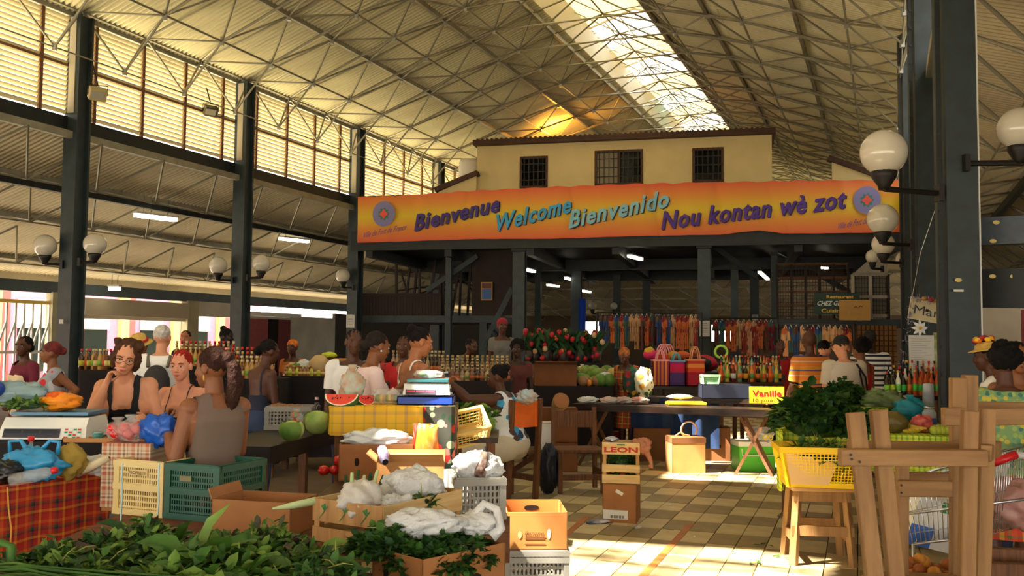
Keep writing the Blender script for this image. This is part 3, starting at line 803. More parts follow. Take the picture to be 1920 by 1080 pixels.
# ================================================================ lamps
m_globe = mat('opal_globe', (205, 198, 182), 0.12, spec=0.6)
def globe_lamp(px, py, Y, d, side, label, arm=0.75, z_arm=None):
    p = P(px, py, Y)
    t = thing('globe_lamp', label, 'lamp', p, 0, 'globe lamps on the columns')
    MB().ell((0, 0, 0), (d/2, d/2, d/2), n=24, m=16).build('globe', m_globe, t, True)
    MB().lathe([(0.05, -d/2-0.14), (0.06, -d/2-0.10), (d*0.26, -d/2-0.02), (d*0.28, -d/2+0.05), (d*0.2, -d/2+0.05)], n=16).build('cup', m_iron, t, True)
    a = HA if side else 0
    e = Vector((arm*math.cos(0.35), arm*math.sin(0.35), -d/2-0.13)) if side > 0 else Vector((-arm*math.cos(0.1), arm*math.sin(0.1), -d/2-0.13))
    MB().tube([(0, 0, -d/2-0.13), e], 0.028, 8).build('arm', m_iron, t)
    MB().box(e, (0.05, 0.12, 0.16)).build('wall_plate', m_iron, t)
    return t
globe_lamp(1657, 286, 8.7, 0.43, 1, 'largest globe lamp, on the broad column at right', 0.66)
globe_lamp(1655, 411, 13.3, 0.44, 1, 'globe lamp in front of the banner\'s right emblem, second in size', 0.50)
globe_lamp(1656, 458, 18.2, 0.44, 1, 'globe lamp just under the banner\'s right corner', 0.45)
globe_lamp(1636, 481, 23.2, 0.34, 1, 'tiny globe lamp above the pale gabled kiosk', 0.3)
globe_lamp(1697, 487, 22.5, 0.44, 1, 'globe lamp half hidden left of the second right column', 0.2)
globe_lamp(85, 461, 17.8, 0.43, 1, 'globe lamp left of the nearest left column', 0.31)
globe_lamp(178, 458, 17.8, 0.43, -1, 'globe lamp right of the nearest left column', 0.29)
globe_lamp(409, 498, 22.4, 0.43, 1, 'globe lamp left of the second left column', 0.34)
globe_lamp(490, 494, 22.4, 0.43, -1, 'globe lamp right of the second left column', 0.34)
globe_lamp(643, 517, 27.2, 0.42, 1, 'globe lamp left of the third left column', 0.3)
globe_lamp(1911, 241, 8.8, 0.40, -1, 'globe lamp cut by the right edge of the picture', 0.5)
globe_lamp(1111, 573, 33, 0.30, 1, 'small far globe lamp under the mezzanine, left one of two', 0.2)
globe_lamp(1151, 574, 33, 0.26, 1, 'small far globe lamp under the mezzanine, right one of two', 0.2)
m_tube = mat('lit_tube', (255, 244, 214), 0.5, emit=9)
m_tubeh = mat('lamp_body', (200, 196, 186), 0.5)
def tube_lamp(a, b, Y0, Y1, label, w_=0.12, up=0.5):
    p, q = P(*a, Y0), P(*b, Y1); c = (p+q)/2; d = q-p
    t = thing('tube_lamp', label, 'lamp', c, math.atan2(d.y, d.x), 'lit tube lamps')
    L_ = d.length; zz = d.z/2
    MB().beam((-L_/2, 0, -zz), (L_/2, 0, zz), w_, w_*0.6).build('diffuser', m_tube, t)
    MB().beam((-L_/2-0.03, 0, -zz+w_*0.4), (L_/2+0.03, 0, zz+w_*0.4), w_*1.2, w_*0.3).build('housing', m_tubeh, t)
    [MB().tube([(x_, 0, w_*0.4), (x_, 0, up)], 0.008, 4).build('hanger', m_iron, t) for x_ in (-L_*0.3, L_*0.3)]
tube_lamp((254, 403), (329, 412), 21.5, 22.4, 'lit tube lamp under the left aisle roof, nearer one', 0.15)
tube_lamp((524, 447), (578, 453), 28, 28.6, 'lit tube lamp under the left aisle roof, further one', 0.14)
tube_lamp((1180, 480), (1202, 486), 25.5, 26.5, 'lit tube lamp under the mezzanine, nearest and brightest', 0.12, 0.3)
tube_lamp((984, 505), (1001, 509), 27, 28, 'lit tube lamp right beside the front left mezzanine column', 0.12, 0.3)
tube_lamp((1061, 521), (1075, 525), 30, 31, 'lit tube lamp under the mezzanine, left of the blue cloth column', 0.11, 0.3)
tube_lamp((1027, 534), (1047, 537), 33, 33.6, 'lit tube lamp further back between two slim columns', 0.11, 0.4)
tube_lamp((1091, 545), (1106, 548), 35, 36, 'lit tube lamp far back, right of the blue cloth column', 0.11, 0.4)
tube_lamp((1538, 502), (1550, 503), 27, 27.4, 'small round lit lamp above the grilled stall', 0.10, 0.3)
tube_lamp((1478, 598), (1516, 598), 25.5, 25.5, 'lit tube lamp along the edge above the restaurant stall', 0.07, 0.05)
tube_lamp((206, 541), (224, 541), 27, 27, 'small round lit lamp above the roller housing at left', 0.2, 0.4)
tube_lamp((1424, 510), (1440, 524), 27, 29, 'slanting lit tube lamp right of the noticed column', 0.09, 0.3)
for (x, y, Y, nm) in ((183, 176, 17.2, 'pale floodlight hanging beside the nearest left column'), (395, 208, 21.5, 'dark floodlight hanging beside the second left column')):
    t = thing('floodlight', nm, 'lamp', P(x, y, Y), R(20), 'floodlights under the left eave')
    MB().box((0, 0, 0), (0.30, 0.16, 0.22), rot=Euler((R(35), 0, R(20))).to_matrix()).build('housing', mat('flood_cream', (190, 176, 130), 0.5) if x < 200 else mat('flood_dark', (90, 84, 70), 0.5), t)
    MB().tube([(-0.17, 0, -0.02), (-0.17, 0, 0.16), (0.17, 0, 0.16), (0.17, 0, -0.02)], 0.012, 5).build('yoke', m_iron, t)
    MB().tube([(0, 0, 0.16), (-0.1, 0.1, 0.55)], 0.015, 5).build('hanger', m_iron, t)
    MB().box((0.0, -0.09, -0.05), (0.24, 0.01, 0.14), rot=Euler((R(35), 0, R(20))).to_matrix()).build('lens', mat('flood_glass', (180, 176, 160), 0.1), t)

t = thing('sodium_lamp', 'orange glowing lamp hidden behind the left end of the office roof', 'lamp', P(1040, 262, 32.5), 0)
MB().ell((0, 0, 0), (.12, .12, .08), None, 12, 8).build('bulb', mat('sodium_bulb', (255, 150, 30), .5, emit=12), t, True); MB().lathe([(.05, -.3), (.05, -.06)], n=8).build('post', m_iron, t)
ld = bpy.data.lights.new('sodium_light', 'POINT'); ld.energy = 190; ld.color = (1, .42, .05); ld.shadow_soft_size = .15; lo = bpy.data.objects.new('sodium_light', ld); COL.objects.link(lo); lo.parent = t; lo.location = (0, 0, .2)
# ================================================================ people
def ellr(mb, c, r, M=None, n=14, m=10): mb.ell(c, r, M, n, m)
def cone(mb, p, q, r1, r2, n=12):
    p, q = Vector(p), Vector(q); d = q-p; L_ = d.length
    if L_ < 1e-5: return
    d.normalize(); pts = [p-d*r1*0.98, p-d*r1*0.7, p]+[p+(q-p)*k for k in (0.33, 0.66)]+[q, q+d*r2*0.7, q+d*r2*0.98]
    rs = [r1*0.2, r1*0.71, r1, r1+(r2-r1)*.33, r1+(r2-r1)*.66, r2, r2*0.71, r2*0.2]
    mb.tube(pts, rs, n)
def loft(mb, rings, n=18):
    """rings: (centre, rx, ry, M)"""
    vs = []; fs = []
    for c, rx, ry, M in rings:
        for k in range(n):
            t = 2*math.pi*k/n; ct, st_ = math.cos(t), math.sin(t)
            v = Vector((rx*abs(ct)**0.85*(1 if ct > 0 else -1), ry*abs(st_)**0.85*(1 if st_ > 0 else -1), 0))
            vs.append(c+M@v)
    for i in range(len(rings)-1):
        for k in range(n):
            k2 = (k+1) % n; fs.append((i*n+k, i*n+k2, (i+1)*n+k2, (i+1)*n+k))
    fs.append(tuple(range(n-1, -1, -1))); fs.append(tuple((len(rings)-1)*n+k for k in range(n)))
    mb.add(vs, fs)
def hand(mb, w_, d, palm_n, k=1.0, grip=0.5, bones=None, side=1):
    """w_ wrist point, d hand direction, palm_n palm normal"""
    d = Vector(d).normalized(); pn = Vector(palm_n); pn = (pn-d*pn.dot(d)).normalized(); sx = d.cross(pn)*side
    c = w_+d*0.045*k
    M = Matrix((sx, d, pn)).transposed()
    ellr(mb, c, (0.036*k, 0.052*k, 0.015*k), M)
    cone(mb, w_-d*0.02, w_+d*0.03*k, 0.021*k, 0.022*k)
    for i, (o, ln) in enumerate(((-0.030, 0.072), (-0.010, 0.080), (0.010, 0.076), (0.029, 0.060))):
        b = w_+d*0.088*k+sx*o*k; a1 = grip*0.9; a2 = grip*1.9; a3 = grip*2.6
        p0_ = b; l1, l2, l3 = ln*k*.45, ln*k*.32, ln*k*.26
        p1_ = p0_+(d*math.cos(a1)+pn*math.sin(a1))*l1; p2_ = p1_+(d*math.cos(a2)+pn*math.sin(a2))*l2; p3_ = p2_+(d*math.cos(a3)+pn*math.sin(a3))*l3
        mb.tube([p0_-d*0.02*k, p0_, p1_, p2_, p3_], [0.0095*k, 0.0095*k, 0.0088*k, 0.008*k, 0.0062*k], 8)
    t0 = w_+d*0.03*k-sx*0.026*k; t1 = t0+(d*0.55-sx*0.75+pn*0.25*(1+grip)).normalized()*0.036*k; t2 = t1+(d*0.85-sx*0.15+pn*0.5*grip).normalized()*0.032*k
    mb.tube([t0, t1, t2, t2+(d+pn*grip).normalized()*0.01*k], [0.013*k, 0.011*k, 0.0095*k, 0.006*k], 8)

SKIN = {}
def skin_mat(nm, rgb): return mat('skin_'+nm, rgb, 0.5, var=0.06, vs=14, spec=0.35)
SK = {'fair': skin_mat('fair', (208, 144, 108)), 'pink': skin_mat('pink', (214, 146, 116)), 'brown': skin_mat('brown', (128, 78, 48)), 'tan': skin_mat('tan', (164, 104, 68)), 'dark': skin_mat('dark', (82, 48, 32)), 'deep': skin_mat('deep', (54, 32, 24))}
m_eyew = mat('eye_white', (190, 182, 172), 0.5); m_iris = mat('iris_dark', (40, 26, 18), 0.2); m_lip = mat('lips_red', (176, 84, 78), 0.5); m_lipd = mat('lips_dark', (110, 56, 48), 0.5)
def hairm(rgb): return mat('hair_%d_%d_%d' % rgb, rgb, 0.8, var=0.25, vs=30, bump=0.5, bs=90, spec=0.15)

def remesh(mb, vox, smooth=2):
    me = mb.mesh('raw', [m_eyew]); o = bpy.data.objects.new('raw', me); COL.objects.link(o)
    r = o.modifiers.new('r', 'REMESH'); r.mode = 'VOXEL'; r.voxel_size = vox; r.use_smooth_shade = True
    if smooth:
        s_ = o.modifiers.new('s', 'SMOOTH'); s_.factor = 0.5; s_.iterations = smooth
    dg = bpy.context.evaluated_depsgraph_get(); out = bpy.data.meshes.new_from_object(o.evaluated_get(dg))
    bpy.data.objects.remove(o); bpy.data.meshes.remove(me)
    out.polygons.foreach_set('use_smooth', [True]*len(out.polygons))
    return out
def setmat(me, m_): me.materials.clear(); me.materials.append(m_); me.polygons.foreach_set('material_index', [0]*len(me.polygons)); return me
def arr(me):
    n = len(me.vertices); co = np.empty(n*3, np.float32); me.vertices.foreach_get('co', co); nr = np.empty(n*3, np.float32); me.vertices.foreach_get('normal', nr)
    return co.reshape(-1, 3), nr.reshape(-1, 3)

class Person:
    def __init__(s, label, loc, face=0, h=1.68, skin='brown', lean=0, side_lean=0, build=1.0, female=True, arms=((-.15, .05, -1, .0, .1, -1), (.15, .05, -1, 0, .1, -1)),
                 head=(0, 0), vox=0.011, grip=(.5, .5), seated=False, twist=0, group=None, palm=None, cat='person', roll=0):
        """face: heading in degrees (0 looks away from the camera, 180 towards it); arms: upper arm then forearm directions, left (-x) and right"""
        s.root = thing('person', label, cat, loc, R(face), group)
        k = s.k = h/1.68; s.skin = skin; s.female = female; s.vox = vox; b = build
        pz = 0.90*k if not seated else 0.52*k
        pel = Vector((0, 0, pz)); s.pel = pel
        T = Matrix.Rotation(R(-lean), 3, 'X') @ Matrix.Rotation(R(side_lean), 3, 'Y') @ Matrix.Rotation(R(twist), 3, 'Z'); s.T = T; s.Ti = T.transposed()
        tp = lambda x, y, z: pel+T@(Vector((x, y, z))*k)
        s.tp = tp
        mb = MB(); I3 = Matrix.Identity(3)
        wst = 0.118 if female else 0.14; sw = 0.155 if female else 0.18
        rings = [(tp(0, 0, -0.10), .10*k*b, .085*k*b, T), (tp(0, 0, -0.03), .165*k*b, .115*k*b, T), (tp(0, 0, 0.06), .155*k*b, .108*k*b, T), (tp(0, .01, 0.17), wst*k*b, .092*k*b, T), (tp(0, .01, 0.28), (.135 if female else .155)*k*b, .10*k*b, T),
                 (tp(0, 0, 0.38), (.148 if female else .17)*k*b, .105*k*b, T), (tp(0, -.01, 0.46), sw*k, .082*k, T), (tp(0, -.015, 0.505), .10*k, .062*k, T), (tp(0, -.01, 0.53), .06*k, .055*k, T)]
        loft(mb, rings)
        if female:
            for sx in (-1, 1): ellr(mb, tp(sx*.068*b, .075*b, .335), (.058*k*b, .055*k*b, .06*k*b), T)
        nb = tp(0, -.005, 0.50)
        hr = Matrix.Rotation(R(head[0]), 3, 'Z') @ Matrix.Rotation(R(head[1]), 3, 'X') @ Matrix.Rotation(R(roll), 3, 'Y')
        TH = (Matrix.Rotation(R(-lean*0.4), 3, 'X') @ Matrix.Rotation(R(twist), 3, 'Z')) @ hr; s.TH = TH
        hc_ = nb + T@Vector((0, .012, .07))*k + TH@Vector((0, .015, .115))*k; s.hc = hc_
        cone(mb, nb-T@Vector((0, 0, .03))*k, hc_-TH@Vector((0, .012, .07))*k, .056*k, .052*k)
        hp = lambda x, y, z: hc_+TH@(Vector((x, y, z))*k); s.hp = hp
        ellr(mb, hp(0, -.012, .025), (.076*k, .096*k, .094*k), TH, 20, 14)
        ellr(mb, hp(0, .03, -.025), (.062*k, .066*k, .082*k), TH, 20, 14)
        ellr(mb, hp(0, .045, -.078), (.040*k, .045*k, .034*k), TH)
        ellr(mb, hp(0, .062, -.095), (.022*k, .022*k, .018*k), TH)
        for sx in (-1, 1):
            ellr(mb, hp(sx*.036, .062, -.022), (.024*k, .026*k, .024*k), TH)
            ellr(mb, hp(sx*.078, -.005, -.008), (.010*k, .020*k, .032*k), TH)
            ellr(mb, hp(sx*.030, .082, .030), (.026*k, .014*k, .011*k), TH)
        cone(mb, hp(0, .090, .012), hp(0, .106, -.024), .009*k, .0135*k)
        for sx in (-1, 1): ellr(mb, hp(sx*.012, .098, -.030), (.009*k, .010*k, .008*k), TH)
        ellr(mb, hp(0, .088, -.056), (.024*k, .012*k, .008*k), TH); ellr(mb, hp(0, .085, -.068), (.020*k, .012*k, .008*k), TH)
        s.bones = []
        s.wr = []
        for i, sx in enumerate((-1, 1)):
            a = arms[i]; sh_ = tp(sx*(sw-0.005), -.01, .455)
            if len(a) == 6: ud = (T@Vector(a[:3])).normalized(); fd = (T@Vector(a[3:])).normalized()
            else:        # reach a wrist position given relative to the head, in view axes
                Rf = Matrix.Rotation(-R(face), 3, 'Z'); d_ = hc_+Rf@Vector(a[0])-sh_; l1, l2 = .285*k, .245*k; dl = min(d_.length, (l1+l2)*.985); dn = d_.normalized()
                pol = Rf@Vector(a[1]); pol = (pol-dn*pol.dot(dn)).normalized(); aa = (l1*l1-l2*l2+dl*dl)/(2*dl); hh_ = math.sqrt(max(0, l1*l1-aa*aa))
                ud = (dn*aa+pol*hh_).normalized(); fd = (dn*dl-ud*l1).normalized()
            el_ = sh_+ud*.285*k; wr = el_+fd*.245*k
            ellr(mb, sh_, (.052*k*b, .052*k*b, .050*k*b)); cone(mb, tp(sx*sw*.6, -.012, .465), sh_, .050*k, .047*k*b)
            cone(mb, sh_, el_, .047*k*b, .036*k*b); cone(mb, el_, el_+fd*.10*k, .037*k*b, .038*k*b); cone(mb, el_+fd*.09*k, wr, .037*k*b, .023*k)
            pn = palm[i] if palm else Vector((-sx, 0.2, -0.2))
            hd = fd
            hand(mb, wr, hd, T@Vector(pn), k*.98, grip[i], side=-sx)
            s.bones.append(('u%d' % i, sh_, el_)); s.bones.append(('f%d' % i, el_, wr)); s.bones.append(('h%d' % i, wr+fd*.03, wr+fd*.16)); s.wr.append(wr+hd*.09*k)
        for i, sx in enumerate((-1, 1)):
            hip = pel+Vector((sx*.088*k*b, 0, -.04*k))
            if seated: kn = hip+Vector((sx*.06, .40*k, -.02)); an = kn+Vector((0, .02, -(kn.z-.09*k)))
            else: kn = Vector((sx*.10*k, .02, .49*k)); an = Vector((sx*.11*k, -.02, .085*k))
            cone(mb, hip, kn, .085*k*b, .055*k*b); cone(mb, kn, kn+(an-kn)*.35, .055*k*b, .056*k*b); cone(mb, kn+(an-kn)*.3, an, .055*k*b, .036*k)
            ft = an+Vector((sx*.03, .13*k, -.05*k)); cone(mb, an+Vector((0, -.02, -.045*k)), ft, .036*k, .030*k); ellr(mb, ft, (.042*k, .05*k, .026*k))
            s.bones.append(('t%d' % i, hip, kn)); s.bones.append(('s%d' % i, kn, an)); s.bones.append(('x%d' % i, an, ft))
        s.bones.append(('T', tp(0, 0, -.05), tp(0, 0, .44))); s.bones.append(('H', hp(0, 0, -.12), hp(0, 0, .05)))
        me = remesh(mb, vox, 2); s.me = setmat(me, SK[skin]); s.body = link('body', me, s.root)
        co, nr = arr(me); s.co, s.nr = co, nr
        # nearest bone
        best = np.full(len(co), 9.0); s.bi = np.zeros(len(co), int); s.bt = np.zeros(len(co))
        for q, (nm, p, e) in enumerate(s.bones):
            p_ = np.array(p); d_ = np.array(e)-p_; t = np.clip(((co-p_)@d_)/(d_@d_), 0, 1); dist = np.linalg.norm(co-(p_+t[:, None]*d_), axis=1)
            dist = dist-(0.10*k*b if nm == 'T' else 0.075*k*b if nm[0] == 't' else 0.06*k if nm == 'H' else 0.04*k)
            mk = dist < best; best[mk] = dist[mk]; s.bi[mk] = q; s.bt[mk] = t[mk]
        s.nm = np.array([b_[0] for b_ in s.bones])[s.bi]
        s.lt = (co-np.array(pel))@np.array(s.Ti).T/k      # torso coordinates at rest
        s.loc = np.array(co)
    def fit(s, px, py, Y, mode='scale'):
        """stand the figure so that its head is where the photograph has it"""
        M = Matrix.Rotation(s.root.rotation_euler.z, 3, 'Z'); tgt = P(px, py, Y); h_ = M@s.hc
        if mode == 'scale':
            k = tgt.z/h_.z; k = min(1.1, max(.88, k)); s.root.scale = (k, k, k); h_ = h_*k; s.root.location = (tgt.x-h_.x, tgt.y-h_.y, 0)
        else: s.root.location = (tgt.x-h_.x, tgt.y-h_.y, s.root.location.z)
        return s
    def garment(s, name, mask, infl, m_, smooth=4, **kw):
        me = s.me; nv = len(s.co); faces = [tuple(p.vertices) for p in me.polygons]
        fk = [f for f in faces if all(mask[i] for i in f)]
        if not fk: return None
        used = sorted({i for f in fk for i in f}); idx = -np.ones(nv, int); idx[used] = np.arange(len(used))
        P_ = s.co[used].astype(float)+s.nr[used]*infl*s.k
        ff = [tuple(int(idx[i]) for i in f) for f in fk]
        E = set()
        cnt = {}
        for f in ff:
            for a, b in zip(f, f[1:]+f[:1]):
                e = (min(a, b), max(a, b)); E.add(e); cnt[e] = cnt.get(e, 0)+1
        E = np.array(list(E)); bnd = np.array([e for e, c in cnt.items() if c == 1])
        isb = np.zeros(len(used), bool); isb[bnd.ravel()] = True
        for it in range(6):
            acc = np.zeros_like(P_); c = np.zeros(len(P_)); np.add.at(acc, bnd[:, 0], P_[bnd[:, 1]]); np.add.at(acc, bnd[:, 1], P_[bnd[:, 0]]); np.add.at(c, bnd.ravel(), 1)
            P_[isb] = 0.5*P_[isb]+0.5*(acc[isb]/c[isb, None])
        for it in range(smooth):
            acc = np.zeros_like(P_); c = np.zeros(len(P_)); np.add.at(acc, E[:, 0], P_[E[:, 1]]); np.add.at(acc, E[:, 1], P_[E[:, 0]]); np.add.at(c, E.ravel(), 1)
            Q = acc/c[:, None]; P_[~isb] = 0.4*P_[~isb]+0.6*Q[~isb]
        g = bpy.data.meshes.new(name); g.from_pydata(P_.tolist(), [], ff); g.materials.append(m_); g.polygons.foreach_set('use_smooth', [True]*len(ff)); g.update()
        return link(name, g, s.root, **kw)
    def T_(s, lo=-.12, hi=.47): return (s.nm == 'T') & (s.lt[:, 2] > lo) & (s.lt[:, 2] < hi)
    def arm(s, tmax, both=('u0', 'u1')):
        return np.isin(s.nm, both) & (s.bt < tmax)
    def tank(s, m_, lo=-.12, neck=.33, strap=.07, infl=.009, name='tank_top', wide=.028):
        z = s.lt[:, 2]; x = np.abs(s.lt[:, 0]); y = s.lt[:, 1]
        top = np.where(y > 0, neck, neck+.05)
        mk = (s.nm != 'H') & ((s.nm == 'T') | (np.isin(s.nm, ('u0', 'u1')) & (s.bt < .02)) | (np.isin(s.nm, ('t0', 't1')) & (z > lo))) & (z > lo) & (z < .53) & ((z < top) | (np.abs(x-strap) < wide))
        return s.garment(name, mk, infl, m_, 3)
    def shirt(s, m_, lo=-.14, hi=.50, sleeve=.55, infl=.018, name='shirt', smooth=8, fore=0):
        z = s.lt[:, 2]; y = s.lt[:, 1]
        hh = np.where(y > 0.02, hi-.035, hi)
        mk = (((s.nm == 'T') | (np.isin(s.nm, ('t0', 't1')) & (z > lo))) & (z > lo) & (z < hh)) | s.arm(sleeve)
        if fore: mk |= s.arm(1.1) | s.arm(fore, ('f0', 'f1'))
        return s.garment(name, mk, infl, m_, smooth)
    def trousers(s, m_, to=.95, infl=.014, name='trousers', hi=.10):
        z = s.lt[:, 2]
        mk = ((s.nm == 'T') & (z < hi)) | np.isin(s.nm, ('t0', 't1')) & (z < hi) | (np.isin(s.nm, ('s0', 's1')) & (s.bt < to))
        return s.garment(name, mk, infl, m_, 4)
    def skirt(s, m_, z0=.45, z1=None, flare=1.35, name='skirt'):
        k = s.k; z1 = (z1 or .98)*k; mb = MB(); n = 40; rows = 8; b = .165*k*1.05
        def fn(i, j):
            t = 2*math.pi*i; r = 1+(flare-1)*(1-j); wv = 1+.05*math.sin(t*7)*(1-j)
            return (b*r*wv*math.cos(t), b*.78*r*wv*math.sin(t), z0*k+(z1-z0*k)*j)
        mb.grid(fn, n, rows); return mb.build(name, m_, s.root, True)
    def shoes(s, m_):
        return s.garment('shoes', np.isin(s.nm, ('x0', 'x1')), .008, m_, 2)
    def face(s, lips=True, browc=(50, 34, 24), eyes=True, glasses=False):
        if eyes:
            for sx in (-1, 1):
                e = MB(); e.ell(s.hp(sx*.031, .0835, .006), (.0125*s.k, .008*s.k, .0055*s.k), s.TH, 10, 6); eo = e.build('eye', m_eyew, s.root, True)
                MB().ell(s.hp(sx*.031, .0905, .006), (.0055*s.k, .003*s.k, .006*s.k), s.TH, 8, 5).build('iris', m_iris, eo, True)
                MB().tube([s.hp(sx*.014, .098, .028), s.hp(sx*.032, .098, .035), s.hp(sx*.050, .085, .029)], .0035*s.k, 5).build('eyebrow', hairm(browc), s.root)
        if lips: MB().ell(s.hp(0, .094, -.062), (.022*s.k, .010*s.k, .009*s.k), s.TH, 10, 6).build('lips', m_lip if s.skin in ('fair', 'pink') else m_lipd, s.root, True)
        if glasses:
            mb = MB(); pts = []
            for sx in (-1, 1):
                ring = [s.hp(sx*(.033+.024*math.cos(t)), .104-.012*abs(math.cos(t)), .002+.017*math.sin(t)) for t in [2*math.pi*i/14 for i in range(15)]]
                mb.tube(ring, .0022, 5); mb.tube([s.hp(sx*.057, .095, .006), s.hp(sx*.080, .0, .006)], .002, 5)
            mb.tube([s.hp(-.009, .106, .004), s.hp(.009, .106, .004)], .002, 5)
            g = mb.build('spectacles', m_iron, s.root)
    def hair(s, style, rgb=(26, 20, 18), vox=None, seed=1, m_=None):
        m_ = m_ or hairm(rgb); mb = MB(); hp, TH, k = s.hp, s.TH, s.k; rnd = random.Random(seed)
        e = lambda x, y, z, a, b, c: ellr(mb, hp(x, y, z), (a*k, b*k, c*k), TH)
        if style == 'short': e(0, -.022, .038, .081, .095, .090)
        elif style == 'crop': e(0, -.018, .034, .079, .096, .088)
        elif style == 'bob':
            e(0, -.025, .040, .090, .096, .092)
            for sx in (-1, 1): e(sx*.072, -.005, -.02, .026, .060, .075)
            e(0, -.06, -.03, .075, .05, .08)
            for i in range(22):
                a = rnd.uniform(0.5, 5.8); e(.075*math.sin(a), -.02-.07*math.cos(a)*.9, rnd.uniform(-.05, .11), .028, .028, .028)
        elif style == 'ponytail':
            e(0, -.022, .038, .083, .097, .091); e(0, -.11, .05, .04, .04, .04)
            pts = [hp(0, -.11, .05), hp(.005, -.145, .0), hp(.01, -.15, -.10), hp(.0, -.13, -.20), hp(0, -.11, -.28)]; mb.tube(pts, [.028*k, .040*k, .048*k, .040*k, .012*k], 10)
        elif style == 'bun': e(0, -.022, .038, .081, .097, .090); e(0, -.10, .09, .045, .045, .042)
        elif style == 'lowbun': e(0, -.022, .036, .081, .096, .090); e(0, -.115, -.02, .045, .045, .045)
        elif style == 'topbun': e(0, -.022, .038, .080, .096, .088); e(0, -.05, .145, .038, .04, .036)
        elif style == 'afro':
            e(0, -.03, .045, .105, .105, .10)
            for i in range(30):
                a = rnd.uniform(0, 6.28); b_ = rnd.uniform(-.4, 1.4); e(.085*math.cos(a)*math.cos(b_), -.035+.085*math.sin(a)*math.cos(b_)-.01, .05+.085*math.sin(b_), .032, .032, .032)
        elif style == 'long':
            e(0, -.025, .038, .085, .098, .093); e(0, -.07, -.06, .085, .05, .12)
            for sx in (-1, 1): e(sx*.075, -.02, -.04, .024, .05, .10)
        elif style == 'scarf': e(0, -.022, .045, .088, .104, .092); e(0, -.12, .02, .045, .05, .05)
        me = remesh(mb, vox or max(s.vox*.8, .007), 3)
        co, nr = arr(me); rng = np.random.RandomState(seed); n_ = len(me.vertices)
        loc = (co-np.array(s.hc))@np.array(s.TH)
        amp = 0 if style == 'scarf' else .0022
        fz = np.sin(loc[:, 0]*190+np.sin(loc[:, 2]*60)*2)*amp+rng.randn(n_)*amp*.5
        co = co+nr*fz[:, None]; me.vertices.foreach_set('co', co.astype(np.float32).ravel()); me.update()
        return link('headscarf' if style == 'scarf' else 'hair', setmat(me, m_), s.root)
    def brim_hat(s, m_, r=.17, h_=.09, tilt=0, name='hat'):
        mb = MB(); M = s.TH@Matrix.Rotation(R(tilt), 3, 'X')
        mb.lathe([(0, h_), (.05, h_), (.082, h_-.02), (.090, 0), (r*.8, -.005), (r, -.012), (r, -.020), (.09, -.01), (.082, -.008)], s.hp(0, -.01, .065), 20, M=M)
        return mb.build(name, m_, s.root, True)
    def cap(s, m_):
        mb = MB(); ellr(mb, s.hp(0, -.015, .05), (.086*s.k, .102*s.k, .080*s.k), s.TH); ellr(mb, s.hp(0, .11, .045), (.065*s.k, .065*s.k, .008*s.k), s.TH)
        return link('cap', setmat(remesh(mb, .009, 2), m_), s.root)

cloth = lambda nm, rgb, **k_: mat('cloth_'+nm, rgb, 0.85, bump=0.25, bs=14, **k_)
c_black, c_white, c_navy, c_brown = cloth('black', (20, 19, 24)), cloth('white', (232, 228, 222)), cloth('navy', (28, 34, 56)), cloth('taupe', (104, 86, 74))
c_jeans, c_pinkb, c_maroon, c_cream, c_khaki, c_grey = cloth('jeans', (44, 60, 92)), cloth('pale_pink', (232, 204, 200)), cloth('maroon', (104, 28, 48)), cloth('cream', (226, 200, 160)), cloth('khaki', (150, 130, 96)), cloth('grey', (110, 106, 100))
c_red = cloth('red', (176, 26, 30)); c_lbeige = cloth('beige_tee', (206, 190, 168))
def blobs(nm, base, cols, scale=14):
    m = bpy.data.materials.new(nm); m.use_nodes = True; nt = m.node_tree; N = nt.nodes; L = nt.links; b = N['Principled BSDF']; b.inputs['Roughness'].default_value = .85
    tc = N.new('ShaderNodeTexCoord'); v = N.new('ShaderNodeTexVoronoi'); v.inputs['Scale'].default_value = scale; L.new(tc.outputs['Object'], v.inputs['Vector'])
    n = N.new('ShaderNodeSeparateColor'); L.new(v.outputs['Color'], n.inputs[0]); r = N.new('ShaderNodeValToRGB'); r.color_ramp.interpolation = 'CONSTANT'; L.new(n.outputs[0], r.inputs[0])
    el = r.color_ramp.elements
    while len(el) < len(cols): el.new(.5)
    for i, e in enumerate(el): e.position = i/len(cols)
    for i, e in enumerate(el): e.color = (*lin(cols[i]), 1)
    lt = N.new('ShaderNodeMath'); lt.operation = 'LESS_THAN'; lt.inputs[1].default_value = .5; L.new(v.outputs['Distance'], lt.inputs[0])
    mx = N.new('ShaderNodeMixRGB'); mx.inputs[1].default_value = (*lin(base), 1); L.new(lt.outputs[0], mx.inputs[0]); L.new(r.outputs[0], mx.inputs[2]); L.new(mx.outputs[0], b.inputs['Base Color'])
    return m
c_floral = blobs('floral_grey', (150, 152, 158), [(150, 152, 158), (190, 40, 44), (120, 126, 130), (176, 178, 180)], 11)
c_blue = blobs('blue_swirl', (214, 218, 220), [(50, 140, 190), (60, 150, 196), (24, 60, 96), (110, 180, 206), (70, 50, 50)], 10)
c_mosaic = blobs('green_yellow_print', (120, 150, 96), [(190, 170, 60), (90, 140, 110), (150, 170, 90), (60, 110, 100)], 34)
c_orange = stripes('orange_stripe', [(0, (226, 132, 44)), (.30, (214, 196, 190)), (.36, (226, 132, 44)), (.66, (60, 76, 140)), (.76, (226, 150, 60))], 2, .17)
c_bw = stripes('black_white_stripe', [(0, (226, 222, 220)), (.55, (24, 22, 28))], 2, .065)
c_madras = stripes('madras_dress', [(0, (150, 40, 30)), (.3, (196, 150, 40)), (.5, (40, 80, 60)), (.7, (170, 60, 40))], 0, .09, axis2=2)

def at_head(px, py_top, Y, h):  # ground point of someone whose head shows at this pixel
    p = P(px, py_top, Y); p.z = 0; return p
